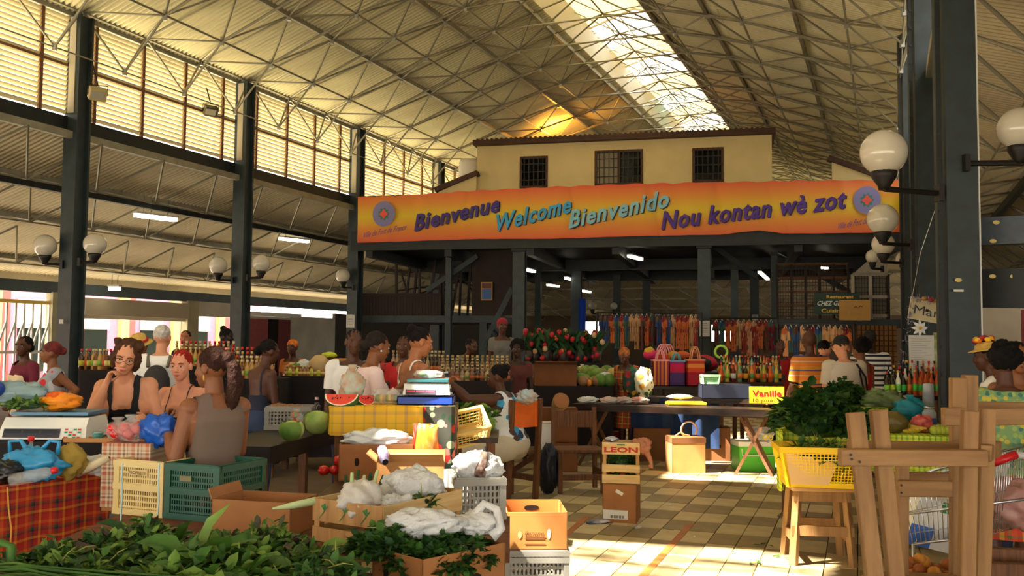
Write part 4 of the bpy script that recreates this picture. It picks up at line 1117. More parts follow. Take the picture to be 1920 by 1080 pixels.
# ================================================================ builders for goods and furniture
m_kraft = mat('kraft_board', (160, 106, 60), .8, var=.07, vs=6, bump=.05)
m_kraft2 = mat('kraft_light', (190, 134, 78), .8, var=.06, vs=6)
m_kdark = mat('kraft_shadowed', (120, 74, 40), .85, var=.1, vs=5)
m_hole_shade = mat('hole_shade', (26, 16, 10), .9)  # near-black colour standing in for the shade inside openings
m_pine = wood('pine', (196, 150, 92), (166, 118, 68), 2, 3)
m_pinex = wood('pine_x', (196, 150, 92), (166, 118, 68), 0, 3)
m_frameW = wood('weathered_pine', (156, 116, 70), (128, 90, 52), 2, 2.5)
m_frameX = wood('weathered_pine_x', (160, 120, 74), (132, 94, 56), 0, 2.5)
m_table = wood('dark_table', (50, 32, 22), (28, 18, 14), 0, 3, .4)
m_tblk = mat('black_table', (24, 20, 20), .5, var=.2, vs=6)
m_chairw = wood('brown_chair', (120, 76, 42), (84, 50, 28), 2, 5)
m_plast = mat('white_plastic_bag', (226, 226, 226), .32, alpha=.95, translucent=.2, spec=.6, bump=.9, bs=26)
m_clear = mat('clear_bag', (214, 214, 210), .12, alpha=.24, spec=.9, bump=.6, bs=40)
m_bluep = mat('blue_plastic_bag', (26, 96, 200), .35, translucent=.25, spec=.6)
m_cyan = mat('cyan_plastic_bag', (50, 150, 200), .35, translucent=.2, spec=.6)
m_leafA = mat('leaf_green', (74, 116, 40), .6, rgb2=(40, 74, 26), vs=9, translucent=.2)
m_leafB = mat('leaf_dark', (44, 84, 34), .55, rgb2=(22, 50, 20), vs=9, translucent=.2)
m_leafC = mat('leaf_bright', (130, 160, 70), .6, rgb2=(84, 124, 44), vs=9, translucent=.2)
m_leafD = mat('leaf_purple', (80, 60, 50), .6, rgb2=(60, 70, 36), vs=12)
m_stem = mat('stem_pale', (150, 150, 76), .6)
m_red = mat('tomato_red', (206, 30, 22), .25, spec=.6)
m_metal = mat('chrome', (190, 192, 196), .25, metal=.9)
NOI = lambda p, s: (math.sin(p[0]*s+1.3)*math.cos(p[1]*s*1.3+.7)+math.sin(p[2]*s*1.7+p[0]*s*.6))*.5

def table(label, p0, p1, depth, z, top=.04, m_=None, leg='square', skirt=None, name='market_table', legm=None, inset=.06, cat='table'):
    p0, p1 = Vector(p0), Vector(p1); p0.z = p1.z = 0; d = p1-p0; W = d.length; ang = math.atan2(d.y, d.x)
    t = thing(name, label, cat, (p0+p1)/2 + Vector((-d.y, d.x, 0)).normalized()*depth/2, ang)
    m_ = m_ or m_table
    MB().b0(-W/2, W/2, -depth/2, depth/2, z-top, z).build('table_top', m_, t)
    lm = legm or m_chairw
    if leg == 'square':
        for sx in (-1, 1):
            for sy in (-1, 1): MB().box((sx*(W/2-inset), sy*(depth/2-inset), (z-top)/2), (.06, .06, z-top)).build('leg', lm, t)
    elif leg == 'trestle':
        for sx in (-.78, .78):
            for a, b in ((-1, 1), (1, -1)): MB().beam((sx*W/2+a*.22, -depth/2+.08, 0), (sx*W/2+b*.16, -depth/2+.08, z-top), .035, .035).build('leg', lm, t)
            MB().beam((sx*W/2+.2, depth/2-.08, 0), (sx*W/2-.16, depth/2-.08, z-top), .035, .035).build('leg', lm, t)
    if skirt:
        sm, zb, nm = skirt; mb = MB(); e = .012
        def fn(i, j):
            L_ = W+2*depth; s_ = i*L_; zz = z+.004-j*(z-zb)
            wv = .012*math.sin(s_*22)*j
            if s_ < depth: return (-W/2-e-wv, depth/2-s_, zz)
            if s_ < depth+W: return (-W/2+s_-depth, -depth/2-e-wv, zz)
            return (W/2+e+wv, -depth/2+s_-depth-W, zz)
        mb.grid(fn, 90, 5); mb.b0(-W/2-e, W/2+e, -depth/2-e, depth/2, z, z+.005); mb.build(nm, sm, t, True)
    return t
def carton(label, loc, w, d, h, rz=0, m_=None, hole=None, flaps=None, inner=True, group=None, name='cardboard_box', lidded=False, cat='box'):
    t = thing(name, label, cat, loc, R(rz), group); m_ = m_ or m_kraft; e = .006
    mb = MB()
    mb.b0(-w/2, w/2, -d/2, -d/2+e, 0, h); mb.b0(-w/2, w/2, d/2-e, d/2, 0, h); mb.b0(-w/2, -w/2+e, -d/2, d/2, 0, h); mb.b0(w/2-e, w/2, -d/2, d/2, 0, h); mb.b0(-w/2, w/2, -d/2, d/2, 0, e)
    if lidded: mb.b0(-w/2, w/2, -d/2, d/2, h-e, h)
    mb.build('box_body', m_, t)
    if lidded: MB().b0(-w/2+.002, w/2-.002, -.02, .02, h, h+.002).build('tape', mat('brown_tape', (150, 108, 66), .3), t)
    for f in flaps or []:
        side, ln, ang = f; a = R(ang)
        if side == 'f': MB().add([(-w/2, -d/2, h), (w/2, -d/2, h), (w/2-.01, -d/2-ln*math.cos(a), h+ln*math.sin(a)), (-w/2+.01, -d/2-ln*math.cos(a), h+ln*math.sin(a)), (-w/2, -d/2+e, h), (w/2, -d/2+e, h), (w/2-.01, -d/2+e-ln*math.cos(a), h+ln*math.sin(a)+e), (-w/2+.01, -d/2+e-ln*math.cos(a), h+ln*math.sin(a)+e)], [(0,1,2,3),(7,6,5,4),(0,4,5,1),(1,5,6,2),(2,6,7,3),(3,7,4,0)]).build('flap', m_, t)
        if side == 'b': MB().beam((0, d/2, h), (0, d/2+ln*math.cos(a), h+ln*math.sin(a)), w, e).build('flap', m_, t)
        if side == 'l': MB().beam((-w/2, 0, h), (-w/2-ln*math.cos(a), 0, h+ln*math.sin(a)), d, e).build('flap', m_, t)
        if side == 'r': MB().beam((w/2, 0, h), (w/2+ln*math.cos(a), 0, h+ln*math.sin(a)), d, e).build('flap', m_, t)
    for hspec in hole or []:
        face, x, z, hw, hh = hspec; n = 12
        vs = [(hw*max(-1, min(1, 1.25*math.cos(k*2*math.pi/n))), hh*math.sin(k*2*math.pi/n)) for k in range(n)]
        if face == 'f': q = [(x+a, -d/2-.002, z+b) for a, b in vs]
        elif face == 'r': q = [(w/2+.002, x+a, z+b) for a, b in vs]
        elif face == 'b': q = [(x-a, d/2-e-.002, z+b) for a, b in vs]
        else: q = [(-w/2-.002, x-a, z+b) for a, b in vs]
        MB().add(q, [tuple(range(n))]).build('handle_hole_shade', m_hole_shade, t)  # flat dark oval, interior shade painted on instead of a cut slot
    return t
def plastic_crate(label, loc, w, d, h, m_, rz=0, nh=5, pitch=.022, name='plastic_crate', group=None, tier=None):
    t = thing(name, label, 'crate', loc, R(rz), group); e = .012
    mb = MB()
    for z in ([h-.02, .01] + ([h*tier] if tier else [])):
        mb.b0(-w/2-.008, w/2+.008, -d/2-.008, -d/2+e, z-.012, z+.02); mb.b0(-w/2-.008, w/2+.008, d/2-e, d/2+.008, z-.012, z+.02)
        mb.b0(-w/2-.008, -w/2+e, -d/2, d/2, z-.012, z+.02); mb.b0(w/2-e, w/2+.008, -d/2, d/2, z-.012, z+.02)
    mb.build('rim', m_, t)
    for sx in (-1, 1):
        for sy in (-1, 1): MB().box((sx*(w/2-.012), sy*(d/2-.012), h/2), (.034, .034, h)).build('corner_post', m_, t)
    g = MB()
    for sy in (-1, 1):
        n = int(w/pitch)
        for i in range(n): g.box((-w/2+(i+.5)*w/n, sy*(d/2-.005), h/2), (w/n*.5, .006, h-.02))
        for j in range(nh+1): g.box((0, sy*(d/2-.005), h*j/nh*.96+.01), (w, .008, h/nh*.32))
    for sx in (-1, 1):
        n = int(d/pitch)
        for i in range(n): g.box((sx*(w/2-.005), -d/2+(i+.5)*d/n, h/2), (.006, d/n*.5, h-.02))
        for j in range(nh+1): g.box((sx*(w/2-.005), 0, h*j/nh*.96+.01), (.008, d, h/nh*.32))
    g.build('side_lattice', m_, t, kind='stuff')
    MB().b0(-w/2, w/2, -d/2, d/2, 0, .008).build('base', m_, t)
    return t
def wood_crate(label, loc, w, d, h, rz, rows, m_=None, name='wooden_crate', post=.03):
    """rows: list of (z0, z1) of the slats"""
    t = thing(name, label, 'crate', loc, R(rz)); m_ = m_ or m_pinex; e = .008
    for sx in (-1, 1):
        for sy in (-1, 1): MB().box((sx*(w/2-post/2-.004), sy*(d/2-post/2-.004), h/2), (post, post, h)).build('corner_post', m_pine, t)
    for z0, z1 in rows:
        for sy in (-1, 1): MB().b0(-w/2, w/2, sy*d/2-e/2, sy*d/2+e/2, z0, z1).build('slat', m_, t)
        for sx in (-1, 1): MB().b0(sx*w/2-e/2, sx*w/2+e/2, -d/2, d/2, z0, z1).build('slat', m_pine, t)
    MB().b0(-w/2, w/2, -d/2, d/2, .0, .008).build('bottom_board', m_, t)
    return t
def crumple(mb, c, r, seed=0, amp=.16, n=24, m=16, M=None, mi=0, sharp=9):
    rnd = random.Random(seed); ph = [rnd.uniform(0, 6) for _ in range(6)]
    def fn(v):
        a = math.sin(v.x*sharp*.6+ph[0]+2*math.sin(v.z*3+ph[1]))*math.cos(v.y*sharp*.5+ph[2]); b = abs(math.sin(v.x*4+v.z*5+ph[3])*math.cos(v.y*5-v.z*3+ph[4])); c_ = math.sin(v.x*17+ph[5])*math.sin(v.z*15+v.y*11)
        d_ = abs(math.sin(v.x*11+v.y*9+ph[1]*3+2*math.sin(v.z*6)))*.5+abs(math.sin(v.z*13-v.x*8+ph[4]))*.35 if amp >= .18 else 0
        return 1+amp*(a*.6-b*.7+.4+c_*.25-d_*.7+.2*(d_ > 0))
    mb.ell(c, r, M, n, m, mi, fn)
def bag(label, loc, r, m_, seed=0, knot=None, name='plastic_bag', group=None, amp=.2, extra=None, rz=0, cat='bag', contents=None):
    t = thing(name, label, cat, loc, R(rz), group)
    mb = MB(); crumple(mb, (0, 0, r[2]), r, seed, amp, 40 if amp >= .18 else 24, 26 if amp >= .18 else 16)
    mb.build('bag_body', m_, t, True)
    if knot == 'top': k = MB().lathe([(.01, r[2]*1.7), (.02, r[2]*2.0), (.035, r[2]*2.3), (.03, r[2]*2.35), (.012, r[2]*2.05)], n=9); k.build('knot', m_, t, True)
    if knot == 'ears':
        for sx in (-1, 1): MB().tube([(sx*r[0]*.2, 0, r[2]*1.7), (sx*r[0]*.5, .01, r[2]*2.4), (sx*r[0]*.85, 0, r[2]*2.35), (sx*r[0]*.8, 0, r[2]*1.6)], [r[2]*.18, r[2]*.12, r[2]*.12, r[2]*.16], 8).build('handle', m_, t, True)
    for (c, rr, mm) in contents or []: MB().ell(c, rr, None, 12, 8).build('content', mm, t, True)
    return t
def leaf(mb, p, d, up, L_, W_, mi=0, curl=.25):
    d = d.normalized(); s_ = d.cross(up)
    if s_.length < .05: s_ = d.orthogonal()
    s_.normalize(); n = s_.cross(d)
    a = p; m1 = p+d*L_*.35+n*L_*.08*0; m2 = p+d*L_*.7-n*L_*curl*.35; t = p+d*L_-n*L_*curl
    k = len(mb.v); fold = n*W_*.22
    mb.v += [tuple(a), tuple(m1), tuple(m1+s_*W_*.5+fold), tuple(m1-s_*W_*.5+fold), tuple(m2), tuple(m2+s_*W_*.4+fold), tuple(m2-s_*W_*.4+fold), tuple(t)]
    fs = [(0, 1, 2), (0, 3, 1), (1, 4, 5, 2), (1, 3, 6, 4), (4, 7, 5), (4, 6, 7)]
    mb.f += [tuple(i+k for i in f) for f in fs]; mb.m += [mi]*6
def heap(label, loc, r, n, size, mats_, seed=1, name='herb_heap', stems=20, rz=0, flat=.6, group=None, wid=.5, big=0, bigsize=.12, cat='herbs', label_parts=None, asp=1):
    """mound of leaves: r = half width, half depth, height"""
    rnd = random.Random(seed); t = thing(name, label, cat, loc, R(rz), group); mb = MB(); mats_ = mats_ if isinstance(mats_, list) else [mats_]
    def surf():
        while True:
            x, y = rnd.uniform(-1, 1), rnd.uniform(-1, 1)
            if x*x+y*y < 1: break
        h = (1-(x*x+y*y))**.5*(.8+.2*math.sin(x*7+seed)*math.cos(y*6+seed*2)); return x, y, h
    core = MB(); crumple(core, (0, 0, r[2]*.30), (r[0]*.84, r[1]*.84, r[2]*.42), seed, .12); core.build('heap_core', m_leafB, t, True)
    for i in range(n):
        x, y, h = surf(); hh = h*r[2]*rnd.uniform(.75, 1.05)
        p = Vector((x*r[0], y*r[1], max(.005, hh)))
        d = Vector((x+rnd.gauss(0, .6), y+rnd.gauss(0, .6), rnd.gauss(.25, flat)))
        leaf(mb, p, d, Vector((rnd.gauss(0, .3), rnd.gauss(0, .3), 1)), size*rnd.uniform(.6, 1.3), size*wid*rnd.uniform(.7, 1.2), rnd.randrange(len(mats_)), rnd.uniform(-.1, .5))
    mb.build('leaf_mass', mats_, t, True, kind='stuff')
    sm = MB()
    for i in range(stems):
        x, y, h = surf(); p = Vector((x*r[0]*.8, y*r[1]*.8, h*r[2]*.9)); d = Vector((rnd.gauss(0, 1), rnd.gauss(0, 1), rnd.gauss(.3, .3))).normalized()
        sm.tube([p, p+d*size*1.2, p+d*size*2+Vector((0, 0, -size*.3))], [.003, .0025, .001], 4)
    if stems: sm.build('stems', m_stem, t, True, kind='stuff')
    for i in range(big):
        x, y, h = surf(); b = MB(); d = Vector((x+rnd.gauss(0, .5), y-.3+rnd.gauss(0, .5), rnd.gauss(.1, .25)))
        leaf(b, Vector((0, 0, 0)), d, Vector((rnd.gauss(0, .2), rnd.gauss(0, .2)-.3, 1)), bigsize*rnd.uniform(.7, 1.3), bigsize*.5*rnd.uniform(.8, 1.2), 0, rnd.uniform(0, .5))
        b.build('leaf', mats_[i % len(mats_)], t, True, loc=(x*r[0], y*r[1], h*r[2]*1.02))
    return t
def bottle_mesh_parts(h, rb, kind=0):
    if kind == 0: return [(rb*.95, 0), (rb, h*.02), (rb, h*.58), (rb*.75, h*.66), (rb*.36, h*.76), (rb*.32, h*.93), (rb*.38, h*.94), (rb*.38, h)]
    return [(rb*.95, 0), (rb, h*.02), (rb, h*.68), (rb*.6, h*.76), (rb*.42, h*.82), (rb*.42, h)]
def bottle(label, loc, h=.28, rb=.036, liquid=(60, 30, 14), lab=None, capc=(200, 30, 30), kind=0, group=None, name='bottle', n=10):
    t = thing(name, label, 'bottle', loc, 0, group)
    pr = bottle_mesh_parts(h, rb, kind)
    MB().lathe(pr[:-1], n=n).build('glass_body', mat('liquid_%d_%d_%d' % liquid, liquid, .08, spec=.8), t, True)
    MB().lathe([(rb*.42, h*.92), (rb*.42, h*1.0), (0, h*1.0)], n=n).build('cap', mat('cap_%d_%d_%d' % capc, capc, .4), t, True)
    if lab: MB().lathe([(rb*1.03, h*.18), (rb*1.03, h*.45)], n=n).build('label', mat('lab_%d_%d_%d' % lab, lab, .6), t, True)
    return t
def stool(label, loc, w, d, h, rz, m_=m_frameW, name='wooden_stool', low=.25):
    t = thing(name, label, 'stool', loc, R(rz))
    bevel(MB().b0(-w/2-.02, w/2+.02, -d/2-.02, d/2+.02, h-.025, h).build('seat', m_pinex, t))
    for sx in (-1, 1):
        for sy in (-1, 1): MB().beam((sx*(w/2+.01), sy*(d/2+.01), 0), (sx*(w/2-.03), sy*(d/2-.03), h-.025), .055, .04).build('leg', m_, t)
    for sy in (-1, 1):
        MB().b0(-w/2+.0, w/2-.0, sy*(d/2-.01)-.012, sy*(d/2-.01)+.012, h-.10, h-.025).build('apron', m_, t)
        MB().b0(-w/2-.02, w/2+.02, sy*(d/2)-.012, sy*(d/2)+.012, low-.035, low+.035).build('stretcher', m_, t)
    for sx in (-1, 1): MB().b0(sx*(w/2)-.012, sx*(w/2)+.012, -d/2, d/2, low-.09, low-.03).build('stretcher', m_, t)
    return t
def basket(label, loc, w, d, h, m_, rz=0, flare=1.15, pitch=.025, rim=.02, tilt=None, name='plastic_basket'):
    t = thing(name, label, 'basket', loc, R(rz))
    if tilt: t.rotation_euler = (R(tilt[0]), R(tilt[1]), R(rz))
    def pt(side, a, z):
        f = 1+(flare-1)*z/h; W, Dp = w/2*f, d/2*f
        return {'f': (a*W, -Dp, z), 'b': (a*W, Dp, z), 'l': (-W, a*Dp, z), 'r': (W, a*Dp, z)}[side]
    g = MB()
    for s_ in 'fblr':
        n = int((w if s_ in 'fb' else d)/pitch)
        for i in range(n+1): a = -1+2*i/n; g.beam(pt(s_, a, .0), pt(s_, a, h), .006, .005)
        for j in range(1, int(h/pitch)): g.beam(pt(s_, -1, j*pitch), pt(s_, 1, j*pitch), .005, .006)
        MB().beam(pt(s_, -1.04, h), pt(s_, 1.04, h), rim*1.2, rim*1.4).build('rim', m_, t)
        MB().beam(pt(s_, -1.02, h*.06), pt(s_, 1.02, h*.06), .014, h*.14).build('base_band', m_, t)
    g.build('lattice', m_, t, kind='stuff')
    for sx in (-1, 1):
        for s_ in 'fb': MB().beam(pt(s_, sx, 0), pt(s_, sx, h), .03, .02).build('corner', m_, t)
    MB().b0(-w/2, w/2, -d/2, d/2, 0, .008).build('base', m_, t)
    return t
def scale(label, loc, w, d, rz, body, plate, kp=True, disp=(40, 46, 56)):
    t = thing('weighing_scale', label, 'scale', loc, R(rz)); h = w*.26
    mb = MB(); mb.add([(-w/2, -d/2, .012), (w/2, -d/2, .012), (w/2, d/2, .012), (-w/2, d/2, .012), (-w/2*.96, -d/2+.03, h*.62), (w/2*.96, -d/2+.03, h*.62), (w/2*.92, d/2-.02, h), (-w/2*.92, d/2-.02, h), (-w/2*.95, -d/2+.07, h), (w/2*.95, -d/2+.07, h)],
           [(3,2,1,0),(0,1,5,4),(4,5,9,8),(8,9,6,7),(2,3,7,6),(1,2,6,9,5),(3,0,4,8,7)]); mb.build('housing', body, t)
    mb = MB(); f = lambda x0, x1, z0, z1, m_, nm: MB().add([(x, -d/2-.004+.03*(z-.012)/(h*.62-.012), z) for x, z in ((x0, z0), (x1, z0), (x1, z1), (x0, z1))], [(0,1,2,3)]).build(nm, m_, t)
    f(-w*.44, w*.20, h*.16, h*.54, mat('scale_panel', (60, 62, 74), .3), 'display_panel')
    md = mat('scale_digits%d' % disp[0], disp, .3)
    for i in range(3): MB().add([(x, -d/2-.007+.03*(z-.012)/(h*.62-.012), z) for x, z in ((-w*.42+i*w*.205, h*.36), (-w*.42+i*w*.205+w*.18, h*.36), (-w*.42+i*w*.205+w*.18, h*.48), (-w*.42+i*w*.205, h*.48))], [(0,1,2,3)]).build('digit_window', md, t)
    if kp:
        cols = [(200, 60, 50), (230, 230, 225), (40, 140, 90)]
        for i in range(4):
            for j in range(4):
                x = w*.25+i*w*.05; z = h*.14+j*h*.11
                MB().add([(a, -d/2-.007+.03*(b-.012)/(h*.62-.012), b) for a, b in ((x, z), (x+w*.036, z), (x+w*.036, z+h*.075), (x, z+h*.075))], [(0,1,2,3)]).build('key', mat('key%d' % ((i+j) % 3), cols[(i+j) % 3], .5), t)
    MB().b0(-w*.42, w*.46, -d*.30, d*.5, h+.012, h+.03).build('weighing_plate', plate, t)
    MB().lathe([(w*.08, h-.01), (w*.08, h+.012)], n=12).build('plate_post', m_iron, t)
    for sx in (-1, 1):
        for sy in (-1, 1): MB().lathe([(.014, 0), (.014, .014)], (sx*w*.42, sy*d*.4, 0), 8).build('foot', m_iron, t)
    return t
def tote(label, loc, w, d, h, m_, hm, rz=0, name='straw_tote', hh=.16):
    t = thing(name, label, 'bag', loc, R(rz)); mb = MB(); e = .008
    for (x0, x1, y0, y1) in ((-w/2, w/2, -d/2, -d/2+e), (-w/2, w/2, d/2-e, d/2), (-w/2, -w/2+e, -d/2, d/2), (w/2-e, w/2, -d/2, d/2)): mb.b0(x0, x1, y0, y1, 0, h)
    mb.b0(-w/2, w/2, -d/2, d/2, 0, .01); mb.build('bag_body', m_, t)
    MB().b0(-w/2-.006, w/2+.006, -d/2-.006, d/2+.006, h*.93, h*.99).build('hem_band', hm, t)
    for sy in (-1, 1):
        MB().tube([(-w*.25+w*.5*i/8, sy*(d/2-.01), h*.93+hh*math.sin(math.pi*i/8)**.6) for i in range(9)], .011, 6).build('handle', hm, t, True)
    return t
def veg(label, loc, r, m_, name, cat='vegetable', group=None, stem=None, squash=1.0, seed=0, amp=.05):
    t = thing(name, label, cat, loc, random.uniform(0, 6), group); mb = MB(); crumple(mb, (0, 0, r*squash), (r, r, r*squash), seed, amp, 14, 10); mb.build('flesh', m_, t, True)
    if stem: MB().lathe([(r*.28, r*squash*1.9), (r*.1, r*squash*2.02), (r*.05, r*squash*2.2)], n=6).build('stem', stem, t)
    return t

# ================================================================ left foreground
c_mad = stripes('madras_red', [(0, (176, 36, 20)), (.22, (206, 96, 24)), (.34, (176, 36, 20)), (.46, (30, 70, 40)), (.54, (30, 24, 50)), (.62, (160, 30, 20)), (.80, (214, 130, 30)), (.90, (150, 30, 18))], 0, .13, axis2='yz', mix=.5)
T1 = table('stall table at far left draped in red, green and gold madras cloth', on(-60, 922, .86), on(205, 886, .86), .15, .86, m_=m_table, skirt=(c_mad, .1, 'madras_cloth'))
B1 = table('dark stall table behind the madras cloth, carrying the white scale and the tomato bags', P(-80, 640, 5.28), P(215, 640, 5.34), .42, 1.0, m_=m_tblk, skirt=(mat('dark_skirt', (30, 24, 26), .9), .3, 'dark_cloth'))
HT = table('herb table in the left foreground', P(-150, 640, 2.55), P(700, 640, 3.0), .95, .72, m_=m_table)
T2 = table('low wooden table under the crates in the foreground', Vector((-1.98, 3.98, 0)), Vector((0.0, 3.98, 0)), .84, .71, m_=wood('brown_board', (120, 66, 34), (84, 44, 24), 0, 4), legm=mat('red_brown_leg', (110, 46, 24), .7))
T3 = table('low table behind, with the cartons and loose tomatoes', P(588, 640, 5.20), P(885, 640, 5.20), 1.30, .71, m_=m_table)
bco = on(507, 838, .9); BT = table('long black display table with the cabbages', bco-Vector((math.cos(R(9)), -math.sin(R(9)), 0))*.52, bco, 1.75, .9, top=.11, m_=m_tblk, inset=.1)
sc1 = scale('white kitchen scale with a coloured keypad carrying the cut pumpkin', on(78, 827, 1.006)+Vector((0, .16, 0)), .50, .36, 2, mat('scale_white', (226, 224, 214), .4), mat('plate_blue', (70, 120, 150), .35))
# cut pumpkin
t = thing('pumpkin_piece', 'orange cut wedge of pumpkin lying on the white scale', 'pumpkin', P(112, 768, 5.52), R(10)); t.location.z = 1.006+.13+.032
mb = MB(); crumple(mb, (0, 0, .055), (.115, .10, .052), 3, .22, 24, 14); mb.build('flesh', mat('pumpkin_flesh', (240, 140, 20), .45, var=.12, vs=18), t, True)
mb = MB(); crumple(mb, (-.01, -.03, .085), (.055, .05, .03), 5, .35); mb.build('seed_pulp', mat('pumpkin_pulp', (226, 96, 14), .5, var=.2, vs=60, bump=.4, bs=80), t, True)
mb = MB(); crumple(mb, (0, .01, .042), (.118, .103, .040), 3, .2); mb.build('rind', mat('pumpkin_rind', (206, 130, 30), .5), t, True)
b_ = bag('clear bag with green papaya and blue lining at the far left edge behind the scale', Vector((P(30, 640, 5.5).x, 5.52, 1.19)), (.20, .10, .075), mat('bag_greyblue', (150, 176, 180), .25, translucent=.3), 4)
MB().ell((-.10, -.10, .11), (.09, .05, .06), None, 14, 10).build('blue_wrap', mat('deep_blue', (30, 60, 140), .3), b_, True)
heap('loose green leaves beside the pumpkin on the stall', Vector((P(48, 640, 5.40).x, 5.40, 1.19)), (.12, .04, .05), 60, .05, [m_leafA, m_leafC], 3, stems=4)
# bags of tomatoes on a woven cloth box
bx = thing('cloth_box', 'box covered in patchwork patterned oilcloth under the tomato bags', 'box', P(258, 640, 5.02), R(-3)); bx.location.z = .70
MB().b0(-.12, .13, -.1, .1, 0, .345).build('box_body', m_kraft, bx)
cp = stripes('patchwork', [(0, (206, 186, 156)), (.12, (150, 110, 84)), (.2, (190, 168, 138)), (.45, (176, 90, 60)), (.7, (206, 186, 156)), (.86, (120, 90, 74))], 0, .075, axis2=2)
MB().b0(-.125, .135, -.105, .105, .02, .35).build('oilcloth', cp, bx)
st_ = table('small trestle under the patchwork box', P(216, 640, 4.90), P(306, 640, 4.90), .25, .70, m_=m_table)
for i, (px, s_, sd, lb) in enumerate(((222, .062, 1, 'left'), (255, .072, 2, 'middle'), (290, .062, 3, 'right'))):
    t = bag('clear knotted bag of red tomatoes, %s of three on the patchwork box' % lb, Vector((P(px, 640, 5.0).x, 5.0+(.03 if i != 1 else -.03), 1.052)), (s_, s_, s_*.85), m_clear, sd, 'top', name='tomato_bag')
    for k in range(9):
        a = k*2.4; MB().ell((s_*.55*math.cos(a)*(k > 0), s_*.55*math.sin(a)*(k > 0), s_*(.45+.09*k)), (.027, .027, .025), None, 10, 7).build('tomato', m_red, t, True)
t = carton('shallow tray with small bottle, tin and herbs behind the scale', Vector((P(168, 640, 5.30).x, 5.38, 1.001)), .30, .10, .03, 0, m_kraft2, name='tray')
t = thing('tin', 'small teal tin beside the scale', 'tin', Vector((P(178, 640, 5.3).x, 5.38, 1.01)), 0); MB().lathe([(.028, 0), (.028, .05), (.026, .052)], n=12).build('tin_body', mat('teal', (60, 130, 120), .4), t, True); MB().lathe([(.029, .046), (.029, .05), (0, .053)], n=12).build('lid', m_metal, t, True)
# things on the madras table
def crum(label, px, py, Y, r, m_, seed, name='plastic_bag', z=None, **k_):
    p = P(px, py, Y); 
    if z is not None: p.z = z
    return bag(label, p, r, m_, seed, name=name, **k_)
crum('bright blue crumpled bag with things poking out on the madras table', 62, 900, 4.82, (.15, .08, .085), m_cyan, 11, z=.866, knot='ears', amp=.3)
crum('mustard yellow cloth draped over the edge of the madras table', 131, 880, 4.9, (.085, .07, .09), cloth('mustard', (150, 124, 50)), 12, name='yellow_cloth', z=.866, cat='cloth')
t = COL.objects[-1] if False else None
crum('white crumpled bag at the right end of the madras table', 188, 880, 5.02, (.10, .06, .055), m_plast, 13, z=.866)
t = thing('paper_roll', 'pale rolled paper leaning on the white bag', 'roll', Vector((P(188, 640, 4.93).x, 4.93, .89)), 0); MB().tube([(-.10, 0, 0), (.07, 0, .085)], .022, 12).build('roll_body', mat('beige_paper', (214, 196, 160), .7), t, True); MB().tube([(.068, 0, .084), (.074, 0, .087)], .012, 10).build('roll_core', m_hole_shade, t)
t = thing('water_bottle', 'clear plastic bottle with red cap lying on the blue bag', 'bottle', Vector((P(78, 640, 4.66).x, 4.66, .905)), R(10)); MB().tube([(-.12, 0, -.01), (-.02, 0, .01), (.05, 0, .028), (.07, 0, .033)], [.03, .032, .028, .014], 12).build('bottle_body', m_clear, t, True); MB().tube([(.07, 0, .033), (.095, 0, .04)], .017, 12).build('cap', mat('cap_red', (206, 30, 30), .4), t, True)
t = thing('red_cap_bottle', 'small red capped bottle upright in the blue bag', 'bottle', Vector((P(60, 640, 4.9).x, 4.93, .866)), 0); MB().lathe(bottle_mesh_parts(.2, .03), n=10).build('bottle_body', m_clear, t, True); MB().lathe([(.016, .19), (.016, .215), (0, .216)], n=10).build('cap', mat('cap_red', (206, 30, 30), .4), t, True)
crum('black plastic bag at the left edge of the madras table', 6, 905, 4.72, (.09, .08, .06), mat('black_bag', (20, 20, 22), .3), 17, z=.866)
t = thing('string', 'yellow string hanging down the madras cloth', 'string', P(20, 912, 4.62), 0); MB().tube([(0, -.03, 0), (.01, -.03, -.1), (.03, -.035, -.2), (.025, -.03, -.34)], .004, 5).build('strand', mat('yellow_string', (214, 150, 60), .7), t)
# the two tied crates
mcre = mat('cream_plastic', (214, 188, 124), .45); mgrn = mat('bottle_green_plastic', (14, 74, 54), .4)
pl = on(207, 962, .71); pr_ = on(408, 982, .71)
cd = (pr_-pl); cang = math.degrees(math.atan2(cd.y, cd.x)); cu = cd.normalized(); cn = Vector((-cu.y, cu.x, 0)); W_ = cd.length
cA = plastic_crate('cream vented plastic crate tied to the green one', pl+cu*W_*.25+cn*.19, W_*.46, .36, .27, mcre, cang, nh=9, pitch=.014, tier=.5)
cB = plastic_crate('dark green vented plastic crate beside the cream one', pl+cu*W_*.75+cn*.19, W_*.48, .36, .27, mgrn, cang, nh=9, pitch=.014, tier=.5)
text_on(cA, 'lettering', 'PROPRIETE', lambda x, y: Vector((-.055+.11*x, -.192, .205+y*.017)), mat('dark_print', (110, 84, 50), .7), offset=.01)
MB().b0(-.06, .06, -.189, -.183, .20, .228).build('name_plate', mcre, cA); MB().b0(-.07, .0, -.189, -.183, .19, .215).build('name_plate', mat('plate_brown', (120, 110, 70), .5), cB)
for k, px in enumerate((228, 297)):
    q = on(px, 975, .712); t = thing('tie_string', 'blue and white string tied round the %s' % ('cream crate' if k == 0 else 'seam of the two crates'), 'string', q, 0)
    MB().tube([(0, -.012, 0), (.003, -.012, .1), (-.002, -.013, .2), (0, -.012, .275)], .0045, 5).build('strand', mat('string_blue', (180, 206, 206), .6), t)
    MB().tube([(0, -.012, 0), (-.012, -.05, -.05), (-.015, -.06, -.08)], .0035, 5).build('loose_end', mat('string_blue', (180, 206, 206), .6), t)
for i in range(7): veg('orange red vegetable inside the green crate', cB.location+Vector((-.08+.03*i, .02*(i % 3), .01)), .035, mat('carrot_orange', (206, 84, 30), .5), 'sweet_pepper', group='vegetables in the green crate', seed=i)
